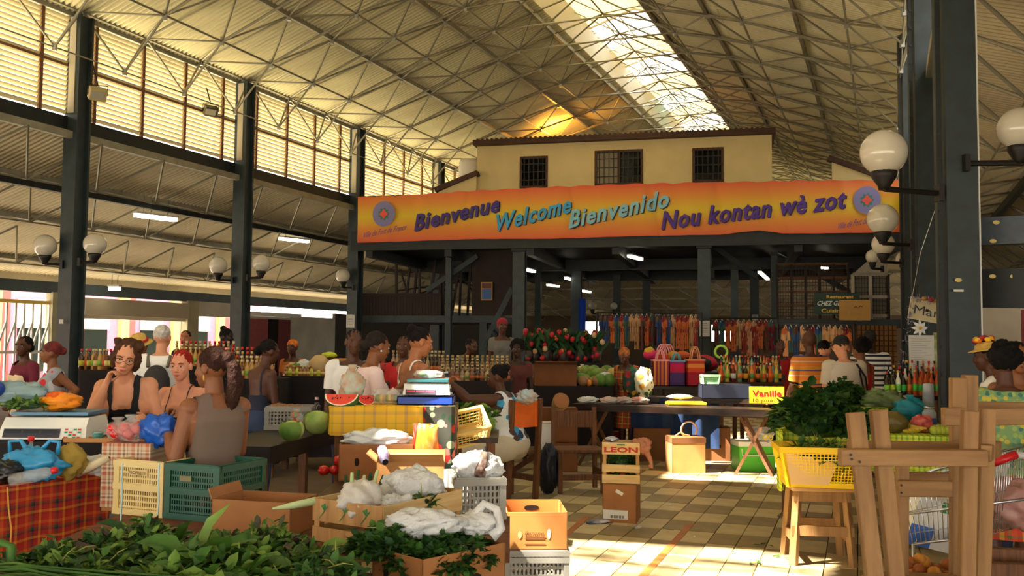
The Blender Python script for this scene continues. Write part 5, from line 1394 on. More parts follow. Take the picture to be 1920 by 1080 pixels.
# carton tray right of the crates
carton('plain brown open carton right of the green crate', Vector((P(505, 640, 4.42).x, 4.42, .71)), .40, .27, .155, -14, m_kraft, flaps=[('l', .05, 70)])
t = thing('leek', 'single leek lying across the brown carton', 'leek', Vector((P(556, 640, 4.2).x, 4.20, .885)), R(8)); MB().tube([(-.09, 0, -.012), (.0, 0, .0), (.10, .0, .02)], [.004, .016, .018], 8).build('stalk', mat('leek_pale', (190, 206, 150), .5), t, True)
t.location.z = .862
# leek crate
mid = Vector((-.537, 4.0, .71)); u1 = Vector((.31, .5, 0)).normalized(); u2 = Vector((-u1.y, u1.x, 0))
cc = mid+u1*.29+u2*.20
LC = wood_crate('pale wooden crate printed with green leeks, full of white bags', cc, .58, .40, .185, math.degrees(math.atan2(u1.y, u1.x)), [(0, .062), (.088, .185)], wood('poplar', (226, 196, 140), (204, 166, 106), 0, 4))
# local: -x face looks left, -y face looks to the right front
mgl = mat('print_green', (50, 120, 60), .7)
for i in range(3):
    mb = MB(); y = .13-.12*i
    for k, (dx, dz) in enumerate(((-.016, .028), (0, .036), (.018, .024))):
        mb.add([(-.296, y, .135), (-.296, y-dx*.6-.007, .135+dz*.6), (-.296, y-dx-.006, .135+dz), (-.296, y-dx*.8+.006, .135+dz*.75)], [(0,1,2,3)])
    mb.add([(-.296, y, .137), (-.296, y+.032, .10), (-.296, y+.03, .098), (-.296, y-.003, .133)], [(0,1,2,3)]); mb.build('leek_print', mgl, LC)
LCM = Matrix.Translation(cc) @ Matrix.Rotation(math.atan2(u1.y, u1.x), 4, 'Z')
W2 = lambda x, y, z: LCM @ Vector((x, y, z))
bag('white bag with a small rose print in the left of the leek crate', W2(-.17, .03, .09), (.10, .15, .085), mat('print_bag', (222, 216, 208), .4, translucent=.2), 21, amp=.22)
bag('small white knotted bag in the middle of the leek crate', W2(-.09, -.11, .08), (.10, .07, .06), m_plast, 22, amp=.28)
bag('big white full bag in the right of the leek crate', W2(.14, -.02, .09), (.155, .13, .10), m_plast, 23, amp=.18)
t = thing('leek_bunch', 'bunch of leeks with striped white and green tops behind the white bags', 'leeks', W2(-.02, .16, .02), 0)
for i in range(7):
    MB().tube([(.022*i-.06, 0, 0), (.024*i-.07, .02, .15), (.03*i-.08, .05, .23+.012*(i % 3))], [.012, .012, .008], 8).build('stalk', mat('leek_pale', (190, 206, 150), .5) if i % 2 else m_leafB, t, True)
heap('small dark herb sprig sticking out by the big white bag', W2(.02, -.17, .13), (.05, .03, .06), 26, .05, [m_leafB, m_leafA], 5, stems=4, name='herb_sprig')
for i in range(6): veg('red tomato low in the leek crate', W2(-.22+.03*i, -.12+.05*i*.7, .012), .032, m_red, 'tomato', group='tomatoes in the leek crate', seed=i)
# parsley carton on its stool
mid = Vector((-.31, 3.37, .52)); v1 = Vector((.293, .30, 0)).normalized(); v2 = Vector((-v1.y, v1.x, 0)); pc = mid+v1*.21+v2*.145
stool('wooden stool under the parsley carton', (pc.x, pc.y, 0), .40, .30, .52, math.degrees(math.atan2(v1.y, v1.x)))
PC = carton('brown carton with handle slots, full of parsley with a white bag on top', pc, .42, .29, .30, math.degrees(math.atan2(v1.y, v1.x)), m_kraft, hole=[('f', .03, .19, .05, .022), ('l', .06, .22, .014, .026), ('l', -.05, .18, .016, .026)])
heap('dark green parsley heaped over the brown carton', pc+Vector((0, 0, .22)), (.22, .17, .13), 950, .045, [m_leafB, m_leafA], 31, stems=30, rz=math.degrees(math.atan2(v1.y, v1.x)), wid=.8, name='parsley_heap')
heap('parsley spilling over the left corner of the carton', pc+v2*.13-v1*.17+Vector((0, 0, .26)), (.13, .10, .11), 420, .045, [m_leafB, m_leafA], 32, stems=16, wid=.8, name='parsley_spray')
bag('white carrier bag with handles lying on the parsley, left one', pc+Vector((-.06, .02, .325)), (.15, .08, .055), m_plast, 33, amp=.22)
tb = bag('white carrier bag handle part folded over at the right of the parsley', pc+Vector((.135, .09, .32)), (.09, .06, .045), m_plast, 34, amp=.25)
MB().tube([(-.02, 0, .06), (.03, .01, .12), (.08, .0, .10), (.095, -.02, .03), (.06, -.03, .0)], [.02, .018, .018, .02, .025], 8).build('handle', m_plast, tb, True)
# herbs on the near table
hd = [(-60, 2.9, .30, .42, .14, 1100, .06, [m_leafB, m_leafA, m_leafD], 'dark mixed herb heap at the bottom left edge', 6), (150, 3.15, .26, .36, .13, 1300, .045, [m_leafB, m_leafA, m_leafC], 'fine dark green thyme heap beside the madras cloth', 0),
      (270, 3.42, .26, .24, .15, 1400, .045, [m_leafB, m_leafD, m_leafA, m_leafA, m_leafC], 'purple tinged basil heap with pale flower tips', 4), (400, 3.1, .26, .34, .13, 800, .075, [m_leafA, m_leafC], 'broad leaved green heap in the middle of the herb table', 26),
      (500, 3.40, .22, .22, .14, 1300, .045, [m_leafA, m_leafD, m_leafC], 'tangled small leaved heap at the right of the herb table', 4), (590, 3.12, .19, .30, .10, 700, .045, [m_leafA, m_leafB], 'celery leaf heap at the right end of the herb table', 6)]
for i, (px, Y, rx, ry, rz_, n, sz, ms, lb, bg_) in enumerate(hd):
    heap(lb, Vector((P(px, 640, Y).x, Y, .722)), (rx, ry, rz_+.075), n, sz, ms, 40+i, stems=40, big=bg_, bigsize=.15, wid=.55)
t = thing('spring_onion_bunch', 'long green chives and lemongrass lying across the front of the herb table', 'herbs', Vector((P(120, 640, 2.85).x, 2.75, .84)), 0)
rnd = random.Random(5)
for i in range(46):
    y = rnd.uniform(-.18, .10); z = rnd.uniform(0, .05); x0 = -.45+rnd.uniform(-.1, .1)
    MB().tube([(x0, y, z), (x0+.35, y+rnd.uniform(-.04, .04), z+.03), (x0+.75+rnd.uniform(-.1, .2), y-rnd.uniform(-.03, .12), z-.015)], [.004, .006, .0025], 5).build('blade', [m_leafA, m_leafC, m_leafD, m_leafA][i % 4], t, True)
t = thing('leek_leaf', 'folded leek leaf standing at the bottom left corner', 'leek', Vector((P(30, 640, 2.9).x, 2.9, .80)), 0)
MB().tube([(.01, 0, 0), (.01, 0, .16), (-.02, 0, .17), (-.12, 0, .14)], [.014, .014, .014, .010], 6).build('leaf_blade', m_leafA, t, True); MB().tube([(-.1, -.05, .03), (.05, -.05, .05), (.16, -.05, .03)], .013, 6).build('leaf_blade', m_leafA, t, True)

# ================================================================ centre left tables
crt = lambda *a_, **k_: plastic_crate(*a_, **k_)
m_gcr = mat('grey_plastic', (150, 146, 136), .5)
G1 = crt('grey vented crate holding the open bag at the foreground centre', on(893, 975, .711)+Vector((0, .12, 0)), .25, .22, .20, m_gcr, 10, nh=6, pitch=.02)
bag('white open carrier bag stuffed with wrapped bottles on the grey crate', G1.location+Vector((.0, .0, .175)), (.125, .10, .075), m_plast, 51, amp=.22)
t = thing('wrapped_bottle', 'brown and silver wrapped bottle in the open white bag', 'bottle', G1.location+Vector((.02, -.07, .26)), R(30)); MB().tube([(-.02, -.02, -.05), (.01, 0, .02), (.03, .02, .06)], [.03, .032, .02], 10).build('bottle_body', mat('foil_brown', (110, 64, 44), .3, metal=.4, rgb2=(180, 170, 160), vs=40), t, True); MB().tube([(.03, .02, .06), (.04, .03, .09)], .012, 8).build('neck', m_iron, t)
GB = crt('tall grey vented crate on the floor carrying the banana carton', on(1003, 1032, .39)*1.0 + Vector((0, .25, -.39)), .37, .48, .385, m_gcr, 3, nh=8, pitch=.024, tier=.85)
BB = carton('open orange brown banana carton with hand slots standing on the grey crate', GB.location+Vector((0, -.01, .39)), .355, .44, .215, 3, mat('kraft_orange', (184, 122, 60), .75, var=.05), hole=[('b', .0, .165, .045, .017)])
MB().add([(.07+.010*math.cos(k*math.pi/6), -.2225, .09+.030*math.sin(k*math.pi/6)) for k in range(12)], [tuple(range(12))]).build('lit_slot', mat('slot_light_paint', (236, 226, 200), .6), BB)  # brightness of the hand slot painted as a pale disc
text_on(BB, 'lettering', 'Banane', lambda x, y: Vector((-.07+.11*x+y*.004, -.2225, .085+y*.022)), m_kdark, offset=.01)
for (z_, x1_) in ((.070, .05), (.060, .045), (.030, .05)): MB().b0(-.07, x1_, -.2225, -.2215, z_, z_+.005).build('fine_print', m_kdark, BB)
MB().add([(-.10+.012*math.cos(k*math.pi/5), -.2225, .085+.022*math.sin(k*math.pi/5)) for k in range(10)], [tuple(range(10))]).build('print_mark', mat('pale_print', (220, 170, 110), .7), BB)
# table T3
pq = lambda px, Y, z: Vector((P(px, 640, Y).x, Y, z))
carton('wide brown carton heaped with clear plastic bags', pq(712, 6.1, .711), .47, .30, .23, 4, m_kraft, hole=[('f', -.12, .12, .014, .026)])
bag('heap of clear and white plastic bags in the wide brown carton', pq(712, 6.1, .90), (.21, .13, .06), mat('plastic_sheets', (226, 230, 230), .2, alpha=.85, spec=.8), 61, amp=.32)
for i, (x, y, z) in enumerate(((612, 6.18, .711), (632, 6.2, .711), (650, 6.25, .711), (640, 6.2, .775))): veg('ripe red tomato, %s, beside the wide brown carton' % ['leftmost', 'second from left', 'third from left', 'on top of the others'][i], pq(x, y, z), .037, m_red, 'tomato', group='loose tomatoes on the low table', stem=m_leafB, squash=.9, amp=.03)
carton('open brown carton with raised flaps in front of the orange crisps bag', pq(775, 5.68, .711), .40, .22, .17, 3, m_kraft2, flaps=[('f', .05, 70), ('l', .08, 40), ('b', .05, 80)], hole=[('f', .14, .08, .016, .02)])
t = thing('crisps_bag', 'shiny orange and red crisps bag standing up behind the carton', 'bag', pq(800, 5.98, .711), R(-14))
def cbf(i, j):
    x = (i-.5)*.17; z = .36*j; b_ = math.sin(math.pi*min(1, max(0, j)))**.6*math.sin(math.pi*i)**.6*.05
    return (x*(1-.05*math.sin(j*9)), -b_+.006*math.sin(i*14+j*11), z)
MB().grid(cbf, 14, 18).build('front_foil', mat('foil_orange', (226, 124, 30), .25, spec=.8, rgb2=(236, 160, 70), vs=5), t, True)
MB().grid(lambda i, j: (cbf(i, j)[0], -cbf(i, j)[1], cbf(i, j)[2]), 14, 18).build('back_foil', mat('foil_orange', (226, 124, 30), .25), t, True)
MB().grid(lambda i, j: (cbf(.02+.16*i, j)[0], cbf(.02+.16*i, j)[1]-.004, cbf(i, j)[2]), 4, 14).build('red_edge', mat('foil_red', (206, 40, 24), .25, spec=.8), t, True)
t = thing('purple_bottle', 'white and purple plastic bottle lying on the carton, neck towards us', 'bottle', pq(722, 5.52, .915), R(20)); MB().tube([(0, -.06, -.02), (0, -.03, -.005), (.005, .0, .01), (.01, .08, .035)], [.022, .028, .032, .03], 14).build('bottle_body', mat('purple_white', (206, 196, 226), .3, rgb2=(110, 70, 150), vs=22), t, True); MB().tube([(0, -.064, -.021), (0, -.058, -.019)], .018, 14).build('open_neck', m_hole_shade, t)
carton('small white open box between the carton and the grey crate', pq(858, 5.3, .711), .12, .16, .16, 12, mat('white_card', (226, 222, 214), .7), name='white_box')
# BT things
crt('grey vented crate of brown tubers on the black table', on(536, 806, .905)+Vector((0, .14, 0)), .34, .26, .17, m_gcr, 4, nh=6, pitch=.026)
for i in range(9): veg('brown tuber in the grey crate', on(536, 806, .905)+Vector((-.11+.055*(i % 4), .06+.07*(i//4), .10+.0*i)), .045, mat('tuber_brown', (140, 100, 62), .8, var=.2, vs=20), 'tuber', group='tubers in the grey crate', seed=i, amp=.15)
m_cab = mat('cabbage_green', (176, 196, 112), .75, rgb2=(120, 156, 72), vs=9, spec=.2)
for (px, py, r_, lb) in ((541, 828, .078, 'smaller green cabbage in front on the black table'), (589, 816, .098, 'larger green cabbage on the black table')):
    t = thing('cabbage', lb, 'cabbage', on(px, py, .905)+Vector((0, r_, 0)), random.uniform(0, 6)); MB().ell((0, 0, r_*.9), (r_*.9, r_*.9, r_*.85), None, 20, 14).build('head', m_cab, t, True)
    for k in range(9):
        a = k*.75; MM = Matrix.Rotation(a, 3, 'Z')
        def lf(i, j, MM=MM, k=k):
            th = (i-.5)*1.7; ph = -1.2+2.0*j; rr = r_*(1.0+.05*(k % 3)+.06*j*j*(.5+.5*math.sin(i*9+k)))
            return MM@Vector((rr*math.cos(ph)*math.cos(th), rr*math.cos(ph)*math.sin(th), max(.002, r_*.92+rr*math.sin(ph)*.9)))
        MB().grid(lf, 8, 8).build('outer_leaf', m_cab if k % 2 else m_leafC, t, True)
t = bag('clear bag of red and green chillies hanging over the grey crate', on(556, 792, 1.0)+Vector((0, 0, -.02)), (.05, .04, .05), m_clear, 71, 'top', name='pepper_bag')
for k in range(14): MB().ell((random.uniform(-.035, .035), random.uniform(-.03, .02), random.uniform(.01, .08)), (.016, .014, .02), None, 8, 6).build('pepper', [m_red, m_leafC, mat('pepper_pink', (226, 90, 70), .35)][k % 3], t, True)
bottle('dark bottle with white and pink cap standing by the grey crate', on(590, 800, .905)+Vector((0, .06, 0)), .23, .037, (26, 14, 16), None, (226, 190, 190), 1)
bg_ = carton('flattened brown board and dark panel at the end of the black table', on(620, 800, .905)+Vector((0, .1, 0)), .30, .2, .06, 60, m_kraft); 
# yellow cloth table
c_yel = stripes('madras_yellow', [(0, (232, 176, 30)), (.3, (216, 148, 30)), (.36, (236, 186, 40)), (.6, (190, 160, 40)), (.66, (232, 178, 40)), (.9, (180, 140, 90))], 0, .22, axis2=2, mix=.45)
YT = table('high stall table draped in yellow and gold madras cloth', pq(622, 6.55, 0), pq(792, 6.62, 0), .5, 1.13, m_=m_table, skirt=(c_yel, .93, 'yellow_cloth'))
YZ = 1.136
m_mel = mat('melon_flesh', (224, 62, 44), .35, var=.08, vs=20); m_rind = mat('melon_rind', (28, 60, 30), .4, rgb2=(60, 100, 50), vs=12); m_white2 = mat('melon_white', (232, 226, 190), .5)
def melon(label, loc, r, rz, tiltx):
    t = thing('watermelon_wedge', label, 'watermelon', loc, 0); t.rotation_euler = (0, 0, R(rz)); M = Matrix.Rotation(R(tiltx), 3, 'X')
    n = 20; o_ = Vector((0, 0, r*.62))
    def arcs(rr, y): return [M@Vector((rr*math.cos(math.pi+math.pi*i/n), y, .42*rr*0+rr*.8*math.sin(math.pi+math.pi*i/n)))+o_ for i in range(n+1)]
    a = arcs(r*.88, -.005); MB().add(a, [tuple(range(n+1))]).build('flesh', m_mel, t)
    w1, w2 = arcs(r*.88, -.006), arcs(r*.96, -.006); MB().add(w1+w2, [(i, i+1, n+2+i, n+1+i) for i in range(n)]).build('white_rind', m_white2, t)
    f0, f1, f2 = arcs(r*.96, -.004), arcs(r, .0), arcs(r*.9, r*.45)
    MB().add(f0+f1+f2, [(i, i+1, n+2+i, n+1+i) for i in range(n)]+[(n+1+i, n+2+i, 2*n+3+i, 2*n+2+i) for i in range(n)]+[tuple(range(3*n+2, 2*n+1, -1))]).build('green_rind', m_rind, t, True)
    for i in range(10): MB().ell(M@Vector((random.uniform(-.5, .5)*r, -.008, random.uniform(-.35, -.12)*r))+o_, (.004, .003, .005), None, 6, 4).build('seed', m_iron, t)
    return t
melon('big red watermelon wedge, cut face towards us, on the yellow cloth', pq(643, 6.62, YZ), .125, -6, -38)
melon('second watermelon piece behind, turned to the right', pq(686, 6.78, YZ), .10, 55, -25)
crum('clear bags of fruit between the watermelon and the blue scale', 728, 757, 6.85, (.13, .1, .055), m_clear, 81, z=YZ, amp=.3, contents=[((.02*k-.07, .0, .04), (.03, .03, .03), [m_leafC, mat('fruit_yellow', (214, 180, 60), .5), m_pine][k % 3]) for k in range(7)])
b2 = bag('patterned clear carrier bag with red and green print held by the woman in pink', pq(662, 6.98, 1.135), (.095, .06, .12), mat('printed_clear', (190, 206, 190), .25, rgb2=(206, 150, 110), vs=14, alpha=.8), 82, 'top')
BZ = table('narrow stall table with a floral cloth under the blue scale', pq(796, 6.66, 0), pq(851, 6.66, 0), .46, 1.13, m_=m_table, skirt=(blobs('roses_cloth', (60, 60, 50), [(190, 40, 40), (150, 160, 130), (30, 60, 40), (214, 120, 110)], 16), .55, 'floral_cloth'))
bl = carton('bright blue plastic tub turned over under the blue scale', pq(802, 6.90, 1.138), .40, .30, .06, 0, mat('tub_blue', (20, 60, 160), .35), lidded=True, name='blue_tub', cat='tub')
scale('white and black scale with a teal plate and red lit digits', pq(802, 6.88, 1.199), .34, .28, 3, mat('scale_white', (226, 224, 214), .4), mat('plate_teal', (60, 130, 140), .35), kp=False, disp=(226, 70, 90))
crum('knotted clear bag with pale vegetables on the blue scale', 802, 716, 6.95, (.11, .07, .03), m_clear, 83, z=1.322, contents=[((-.04, 0, .03), (.03, .03, .02), m_leafC), ((.03, 0, .03), (.035, .03, .025), mat('garlic', (226, 206, 196), .6))])
# cream tilted basket, seller's goods
basket('cream lattice basket tipped on its side in front of the seated seller', pq(876, 7.3, .86), .28, .2, .16, mat('cream_basket', (214, 184, 110), .5), rz=14, tilt=(38, -12), pitch=.028)
table('low crate table in front of the seated seller', pq(838, 7.2, 0), pq(935, 7.2, 0), .7, .86, m_=m_table)
for i in range(8): veg('green christophine, %s from left on the seller\'s low table' % ['first', 'second', 'third', 'fourth', 'fifth', 'sixth', 'seventh', 'eighth'][i], pq(856+i*9, 7.65+.04*(i % 2), .86), .05, m_leafC, 'christophine', group='christophines before the seated seller', squash=1.2, seed=i)
heap('pale lettuce heap before the seated seller', pq(880, 7.75, .95), (.22, .1, .12), 160, .07, [m_leafC, m_leafA], 85, stems=0, wid=.9)
# orange chair of the seated seller
def chair(label, loc, rz, back_m=None, h=.95, w=.42, d=.40, sz=.50, slats=((.62, .72), (.80, .93)), cross=False, m_=m_chairw, name='wooden_chair'):
    t = thing(name, label, 'chair', loc, R(rz))     # backrest on the +x side
    bevel(MB().b0(-d/2, d/2, -w/2, w/2, sz-.03, sz).build('seat', m_, t))
    for sy in (-1, 1):
        MB().beam((d/2-.02, sy*(w/2-.03), 0), (d/2+.04, sy*(w/2-.03), h), .045, .05, up=(1, 0, 0)).build('back_post', m_, t)
        MB().beam((-d/2+.03, sy*(w/2-.03), 0), (-d/2+.03, sy*(w/2-.03), sz-.03), .045, .045, up=(1, 0, 0)).build('leg', m_, t)
        MB().b0(-d/2+.03, d/2, sy*(w/2-.03)-.012, sy*(w/2-.03)+.012, .18, .24).build('stretcher', m_, t)
        if cross: MB().beam((-d/2+.03, sy*(w/2-.03), .24), (d/2, sy*(w/2-.03), sz-.05), .02, .05).build('brace', m_, t)
    MB().b0(-d/2+.015, -d/2+.04, -w/2+.03, w/2-.03, .14, .2).build('stretcher', m_, t)
    for z0, z1 in slats: MB().b0(d/2+.005, d/2+.03, -w/2+.01, w/2-.01, z0, z1).build('back_slat', back_m or m_, t)
    return t
chair('tall wooden chair with an orange back panel carrying the seated seller', Vector((P(975, 640, 9.5).x-.10, 9.6, 0)), -48, mat('orange_panel', (226, 104, 34), .6, var=.1), h=1.02, w=.44, d=.42, sz=.5, slats=((.74, 1.0),), cross=True)
chair('brown slatted wooden chair standing alone left of the crate printed LEON', Vector((P(1085, 640, 10.15).x, 10.15, 0)), 98, None, h=.88, w=.52, d=.42, sz=.46, slats=((.66, .84),))
crum('light patterned cloth bag hanging on the orange chair back', 988, 745, 9.35, (.10, .06, .07), mat('cloth_pastel', (170, 190, 196), .8, rgb2=(196, 160, 130), vs=10), 86, name='cloth_bag', amp=.3, z=.98)
bag('dark blue rubbish sack beside the orange chair', Vector((P(1030, 640, 9.9).x, 9.95, 0)), (.10, .12, .26), mat('sack_navy', (20, 26, 38), .4), 87, name='rubbish_sack')
carton('white carton between the orange chair and the brown chair', Vector((P(1024, 640, 10.5).x, 10.55, .40)), .16, .25, .30, 0, mat('white_card', (226, 222, 214), .7), lidded=True, name='white_box')
carton('grey storage box under the white carton', Vector((P(1030, 640, 10.5).x, 10.6, 0)), .28, .3, .40, 0, mat('grey_card', (84, 86, 90), .7), lidded=True)
bottle('upright white tube bottle standing by the blue scale', pq(846, 7.5, .86), .3, .03, (226, 222, 214), None, (226, 222, 214), 1)
ORDW = ['first', 'second', 'third', 'fourth', 'fifth', 'sixth', 'seventh', 'eighth', 'ninth', 'tenth', 'eleventh', 'twelfth', 'thirteenth', 'fourteenth', 'fifteenth', 'sixteenth']
CNM = ['brick red', 'orange', 'blue', 'tan', 'crimson', 'brown', 'peach', 'teal']
# ================================================================ middle of the market
def onf(px, py, dy=0): p = on(px, py, 0); p.z = 0; p.y += dy; return p
LB = carton('square brown carton with a white label standing on the tiles', onf(1170, 982, .17)+Vector((0, 0, 0)), .30, .32, .345, -14, m_kraft, lidded=True)
MB().b0(-.145, .075, -.164, -.161, .035, .115).build('shipping_label', mat('label_white', (222, 218, 206), .6), LB)
for i in range(16): MB().b0(-.08+i*.008, -.08+i*.008+(.005 if i % 3 else .002), -.1655, -.164, .045, .07).build('bar', m_iron, LB)
MB().box((-.0, -.163, .27), (.07, .003, .03), rot=Euler((0, R(28), 0)).to_matrix()).build('sticker', mat('label_white', (222, 218, 206), .6), LB)
LN = wood_crate('small pale wooden crate printed LEON in red, on the square carton', LB.location+Vector((-.005, 0, .346)), .33, .26, .36, -8, [(.0, .075), (.10, .165), (.255, .36)], wood('poplar', (226, 196, 140), (204, 166, 106), 0, 4))
text_on(LN, 'lettering', 'LEON', lambda x, y: Vector((-.15+.30*x, -.136, .275+y*.045)), mat('leon_red', (190, 30, 26), .6), offset=.035)
MB().b0(-.035, .035, -.1355, -.134, .335, .348).build('print_mark', mgl, LN)
for i in range(8): veg('green and orange vegetable in the crate printed LEON', LN.location+Vector((-.10+.05*(i % 5), -.07+.06*(i//5), .015+.0*i)), .035, [m_leafB, m_leafA, mat('carrot_orange', (206, 84, 30), .5)][i % 3], 'vegetable', group='vegetables in the small LEON crate', seed=i)
heap('green leaves filling the crate printed LEON', LN.location+Vector((0, 0, .10)), (.13, .10, .2), 160, .05, [m_leafB, m_leafA], 91, stems=0)
bp = bag('pink plastic bag hanging over the right of the crate printed LEON', LN.location+Vector((.17, -.02, .25)), (.10, .08, .07), mat('pink_bag', (226, 156, 120), .4, translucent=.3), 92, amp=.25)
MB().tube([(.05, -.02, .02), (.09, -.03, -.06), (.10, -.03, -.12), (.07, -.03, -.10)], [.03, .02, .015, .02], 8).build('handle', mat('pink_bag', (226, 156, 120), .4), bp, True)
crum('crumpled silver wrapper in the top of the crate printed LEON', 1147, 835, 8.5, (.06, .05, .025), mat('silver_foil', (190, 190, 200), .25, metal=.5), 93, name='wrapper', z=.70)
# litter
for (x, y, lb, m_, r_) in ((1121, 982, 'dark blue and white torn wrapper on the tiles', mat('wrapper_blue', (40, 50, 90), .4, rgb2=(220, 216, 220), vs=14), (.11, .05, .018)), (1196, 993, 'clear scrap of plastic on the tiles beside the square carton', m_clear, (.04, .03, .02)),
                           (1256, 948, 'small white scrap on the tiles', m_white, (.03, .015, .006)), (1424, 915, 'clear crumpled plastic on the tiles before the green cloth', m_clear, (.09, .06, .03)), (1302, 1007, 'tiny white crumb on the tiles by the painted line', m_white, (.012, .01, .006))):
    t = thing('litter', lb, 'litter', onf(x, y), R(20)); mb = MB(); crumple(mb, (0, 0, r_[2]), r_, int(x), .3, 14, 8); mb.build('scrap', m_, t, True)
for (x, y, lb) in ((1475, 1048, 'green fallen leaf sprig on the sunlit tiles by the stool'), (1424, 1058, 'scattered yellow green leaf bits on the sunlit tiles'), (1470, 968, 'long green leaf on the tiles left of the stool'), (1430, 1025, 'single small leaf on the tiles')):
    t = thing('fallen_leaves', lb, 'leaves', onf(x, y)+Vector((0, 0, .006)), 0); rnd = random.Random(x)
    for i in range(5):
        b_ = MB(); leaf(b_, Vector((rnd.uniform(-.06, .06), rnd.uniform(-.06, .06), .004)), Vector((rnd.gauss(0, 1), rnd.gauss(0, 1), .1)), Vector((0, 0, 1)), .07, .02, 0, .1); b_.build('leaf', m_leafA, t, True)
# long trestle table
MT = table('long dark trestle table across the middle, with a yellow tray', on(1073, 757, .8), on(1456, 770, .8), .5, .8, top=.085, m_=m_table, leg='trestle')
MT2 = table('second dark bench table behind the trestle table', on(1200, 744, .86), on(1600, 752, .86), .5, .86, top=.07, m_=m_table)
mz = .801
def mt(px, dy=.2, z=mz, Y=12.05): return Vector((P(px, 640, Y+dy).x, Y+dy, z))
t = thing('yellow_tray', 'bright yellow tray on the trestle table', 'tray', mt(1286, .1), 0); bevel(MB().b0(-.25, .25, -.12, .12, 0, .035).build('tray_body', mat('tray_yellow', (250, 196, 40), .35), t), .01, 2); MB().b0(-.23, .23, -.10, .10, .035, .04).build('tray_inside', mat('tray_yellow2', (236, 170, 30), .35), t)
for i, (px, cl, lb) in enumerate(((1103, (226, 226, 224), 'white plastic bag'), (1143, (206, 170, 160), 'pale pink packet'), (1170, (176, 130, 120), 'brown pink packet'), (1198, (206, 110, 90), 'wide pink and orange packet'))):
    crum('%s lying on the left of the trestle table' % lb, px, 750, 12.2, (.13, .1, .045), mat('packet%d' % i, cl, .3, rgb2=(200, 200, 190), vs=8), 100+i, name='packet', z=mz, amp=.25)
bx = carton('dark blue covered box behind the yellow tray', mt(1358, .62, .861), .66, .3, .19, 0, mat('night_blue', (20, 24, 42), .7), lidded=True)
sg = thing('price_sign', 'yellow card sign reading Vanille in red', 'sign', mt(1437, .20), R(0)); sw = (1470-1405)*12.2/F; sh_ = (751-720)*12.2/F
MB().b0(-sw/2, sw/2, 0, .01, .02, .02+sh_).build('card', mat('sign_yellow', (240, 216, 40), .6), sg)
MB().beam((0, .0, 0), (0, .08, .15), .02, .01).build('prop', m_kraft, sg)
text_on(sg, 'lettering', 'Vanille', lambda x, y: Vector((-sw*.43+sw*.86*x, -.003, .02+sh_*.42+y*sh_*.36)), mat('sign_red', (196, 24, 30), .6), offset=.03)
text_on(sg, 'lettering', '10 pour', lambda x, y: Vector((-sw*.40+sw*.6*x, -.003, .02+sh_*.08+y*sh_*.2)), mat('sign_dark', (110, 60, 30), .6), offset=.01)
gb = basket('pale green lattice basket in front of the bottles', mt(1331, .62, 1.052), .20, .16, .11, mat('mint_green', (150, 196, 150), .5), pitch=.022); 
# straw totes
MT3 = table('stall table behind with the striped straw totes', P(1205, 640, 13.4), P(1335, 640, 13.4), .55, .98, m_=m_table)
tc1 = stripes('tote_stripe', [(0, (206, 96, 40)), (.2, (120, 40, 60)), (.35, (226, 140, 60)), (.5, (150, 40, 50)), (.7, (190, 110, 50)), (.85, (110, 50, 80))], 0, .16)
tc2 = stripes('tote_magenta', [(0, (76, 50, 110)), (.45, (196, 20, 70)), (.75, (150, 30, 120))], 2, .42)
tc3 = stripes('tote_orange', [(0, (170, 20, 50)), (.5, (214, 70, 30)), (.65, (226, 130, 50)), (.8, (190, 50, 40))], 2, .40)
m_hand = mat('straw_handle', (206, 140, 96), .7); m_hp = mat('pink_handle', (226, 150, 150), .6)
tote('striped orange and purple straw tote, left of the three', Vector((P(1238, 640, 13.5).x, 13.5, .982)), .24, .16, .38, tc1, m_hp, hh=.16)
tote('magenta and violet straw tote, middle of the three', Vector((P(1268, 640, 13.55).x, 13.55, .982)), .23, .16, .37, tc2, mat('teal_band', (90, 150, 170), .6), hh=.12)
tote('orange and crimson straw tote, right of the three', Vector((P(1303, 640, 13.5).x, 13.50, .982)), .26, .16, .39, tc3, m_hand, hh=.2)
crum('white cloth lying at the foot of the straw totes', 1275, 728, 12.35, (.16, .06, .03), m_white, 110, name='white_cloth', z=.862, cat='cloth')
crum('floral green and white bag left of the straw totes', 1208, 690, 12.6, (.12, .10, .20), blobs('leafy_bag', (206, 206, 180), [(40, 80, 50), (190, 140, 50), (220, 220, 200)], 10), 111, name='floral_bag', z=.862)
crum('green and yellow madras bundle beside the turbaned seller', 1185, 700, 12.8, (.13, .12, .20), blobs('bundle', (40, 70, 60), [(190, 150, 50), (150, 40, 40), (50, 100, 60)], 9), 112, name='cloth_bundle', z=.862, cat='cloth')
MB4 = table('far stall table behind the straw totes', P(1185, 640, 14.3), P(1400, 640, 14.3), .6, 1.15, m_=m_table)
for i, (px, py, cl, r_, lb) in enumerate(((1220, 645, (214, 40, 90), (.12, .1, .08), 'pink sun hat'), (1236, 652, (120, 70, 40), (.13, .11, .1), 'brown woven basket hat'), (1318, 645, (190, 20, 50), (.22, .16, .13), 'big crimson woven bag'), (1310, 660, (30, 16, 24), (.2, .14, .12), 'black bag under the crimson one'),
                                     (1262, 665, (190, 130, 40), (.09, .08, .07), 'mustard woven purse'), (1280, 648, (200, 90, 40), (.12, .1, .07), 'orange straw hat'), (1218, 632, (206, 160, 40), (.09, .08, .10), 'yellow cloth doll'))):
    crum('%s in the pile above the straw totes' % lb, px, py, 14.4+.1*(i % 3), r_, mat('pile%d' % i, cl, .7, bump=.3, bs=50), 120+i, name='straw_goods', z=1.151 if i not in (0, 4, 5, 6) else 1.33, amp=.12, cat='basketry')
